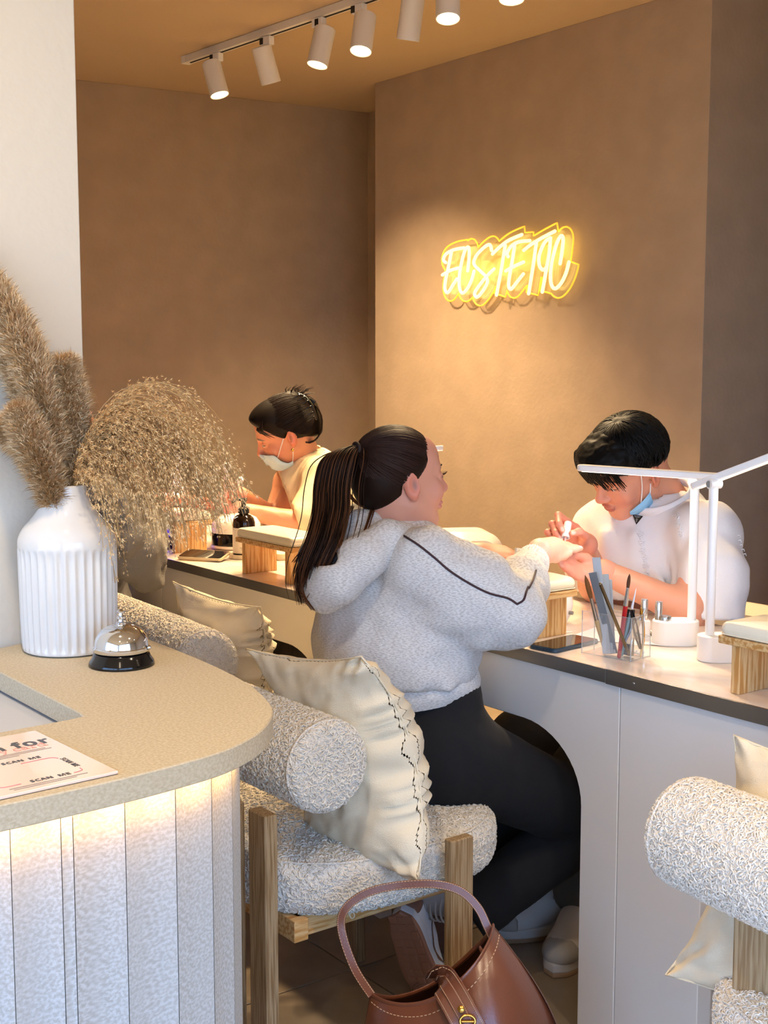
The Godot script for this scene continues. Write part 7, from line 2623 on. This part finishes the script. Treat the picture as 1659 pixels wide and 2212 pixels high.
func far_customer() -> void:
	var o := thing("person", "customer in grey knitted coat at far left, mostly hidden behind vase and grass", "person", Vector3(-0.9, 0, -3.78))
	var org := o.position
	var fw := Vector3(0.802, 0, -0.598); var rt := Vector3(0.598, 0, 0.802)
	var skin := Color("#d0907a")
	var k := 1.0
	var H := Transform3D(basis_yz(Vector3(0.05, 0.98, -0.05), Vector3(0.80, -0.15, -0.58)), Vector3(-0.9749, 1.155, -3.95))
	var bm := Mb.new()
	var s := Sdf.new()
	head(s, H, k, skin, Color("#b9695a"), Color("#20150f"))
	var nt := Vector3(-0.9931, 1.007, -3.95)
	s.cone(H * Vector3(0, -0.05, -0.03), nt, 0.05, 0.055, 0.03)
	s.build(bm, 0.006)
	var tc := Vector3(-0.9588, 0.8535, -3.92)
	var sr := Vector3(-0.8411, 0.9497, -3.75); var sl := Vector3(-1.081, 0.9198, -4.1)
	var er := Vector3(-0.7298, 0.8451, -3.72); var wr := Vector3(-0.6822, 0.9439, -3.98)
	var el := Vector3(-0.8955, 0.8244, -4.15); var wl := Vector3(-0.6813, 0.9415, -4.15)
	s = Sdf.new(); s.base_col = skin
	s.cone(tc + Vector3(0, -0.3, 0), tc, 0.11, 0.11, 0.05)
	s.cone(tc, nt, 0.11, 0.055, 0.05)
	s.chain([tc + Vector3(0, 0.08, 0), sr, er, wr], [0.06, 0.045, 0.040, 0.027], 0.03)
	s.chain([tc + Vector3(0, 0.08, 0), sl, el, wl], [0.06, 0.045, 0.038, 0.027], 0.03)
	s.build(bm, 0.012)
	for q in [[wr, Vector3(-0.5756, 0.9622, -4.12), 1.0], [wl, Vector3(-0.5788, 0.927, -4.25), -1.0]]:
		s = Sdf.new()
		var b := basis_yz(q[1] - q[0], Vector3(0.0, 1.0, 0.1))
		if q[2] > 0.0: b.x = -b.x
		hand(s, Transform3D(b, q[0]), 0.95, [[0.1, 0.2, 0.2, 0.1], [0.06, 0.2, 0.3, 0.1], [0.0, 0.25, 0.3, 0.1], [-0.06, 0.3, 0.3, 0.1], [-0.12, 0.3, 0.3, 0.1]], Color("#d9866c"), Color("#eab9ab"))
		s.build(bm, 0.004)
	for q in bm.v.size(): bm.v[q] -= org
	part(o, "body", bm, M.skin, "", true)
	var ho := Transform3D(H.basis, H.origin - org)
	eyes(o, ho, k)
	s = Sdf.new()
	s.ell(ho * Vector3(0, 0.032, -0.015), Vector3(0.082, 0.092, 0.104), ho.basis, 0.01)
	s.ell(ho * Vector3(0, -0.05, -0.06), Vector3(0.075, 0.11, 0.055), ho.basis, 0.03)
	s.cut(ho * Vector3(0, 0.022, 0.026), ho.basis * Vector3(0, -0.58, 0.81), 0.012)
	s.noise = FastNoiseLite.new(); s.noise.frequency = 30.0; s.amp = 0.005
	var m := Mb.new()
	s.build(m, 0.007)
	part(o, "hair", m, hair_mat("#1c100a"))
	var knit := bump(triplanar(mat("#8a8680", 0.98), Vector3.ONE * 7.0), M.fine, 0.12)
	s = Sdf.new()
	var tb := Basis(rt, Vector3.UP, -fw)
	s.ell(tc, Vector3(0.21, 0.22, 0.16), tb, 0.03)
	s.cone(tc + Vector3(0, -0.26, 0), tc, 0.18, 0.17, 0.05)
	s.cone(tc + Vector3(0, 0.08, 0), nt + Vector3(0, -0.01, 0), 0.14, 0.08, 0.05)
	s.chain([sr, Vector3(-0.7605, 0.9082, -3.7), er + Vector3(0, 0.0, 0.0), Vector3(-0.7023, 0.9146, -3.82)], [0.095, 0.085, 0.085, 0.058], 0.03)
	s.chain([sl, el, wl.lerp(el, 0.3)], [0.08, 0.07, 0.05], 0.03)
	# the coat's loose front, fallen over the edge of the table
	s.cone(Vector3(-0.7505, 0.818, -3.72), Vector3(-0.6912, 0.7469, -3.74), 0.075, 0.045, 0.04)
	s.cone(Vector3(-0.6928, 0.8465, -3.76), Vector3(-0.6722, 0.7421, -3.77), 0.05, 0.03, 0.03)
	for q in [Vector3(-0.7816, 0.9417, -3.64), Vector3(-0.7525, 0.8915, -3.62), Vector3(-0.7301, 0.8455, -3.62)]: s.cone(q, q + Vector3(0.05, 0.05, -0.02), 0.03, 0.018, 0.02)
	s.noise = FastNoiseLite.new(); s.noise.frequency = 13.0; s.noise.fractal_octaves = 2; s.noise.seed = 28; s.amp = 0.016
	m = Mb.new()
	s.build(m, 0.011)
	for q in m.v.size(): m.v[q] -= org
	part(o, "coat", m, knit)
	s = Sdf.new()
	var hip := tc + Vector3(0, -0.36, 0)
	s.ell(hip, Vector3(0.17, 0.13, 0.14), tb, 0.03)
	for e in [-1.0, 1.0]:
		var kn: Vector3 = hip + rt * 0.09 * e + fw * 0.38 + Vector3(0, -0.06, 0)
		s.cone(hip + rt * 0.085 * e, kn, 0.09, 0.07, 0.03)
		s.cone(kn, Vector3(kn.x - 0.03, 0.1, kn.z + 0.03), 0.065, 0.05, 0.02)
	m = Mb.new()
	s.build(m, 0.016)
	for q in m.v.size(): m.v[q] -= org
	part(o, "trousers", m, mat("#191a1d", 0.9))
	for e in [-1.0, 1.0]:
		shoe(o, Transform3D(Basis(Vector3.UP.cross(fw), Vector3.UP, fw), Vector3(hip.x, 0, hip.z) + rt * 0.09 * e + fw * 0.27 - org), 0.95, mat("#222", 0.6), mat("#ddd", 0.5), mat("#ddd", 0.5), mat("#222", 0.6), false)
	# the chair she sits on
	var c := make_chair("boucle chair at the far left under the customer in the grey coat", Vector3(org.x - 0.02, 0, org.z), TURN - 0.03,
		[[0.340, -0.075, 0.42, 0.022, 0.052, 0.0], [-0.340, -0.075, 0.42, 0.022, 0.052, 0.0], [0.262, 0.30, 0.60, 0.055, 0.026, 0.0], [-0.262, 0.30, 0.60, 0.055, 0.026, 0.0]], 71, 0.3)
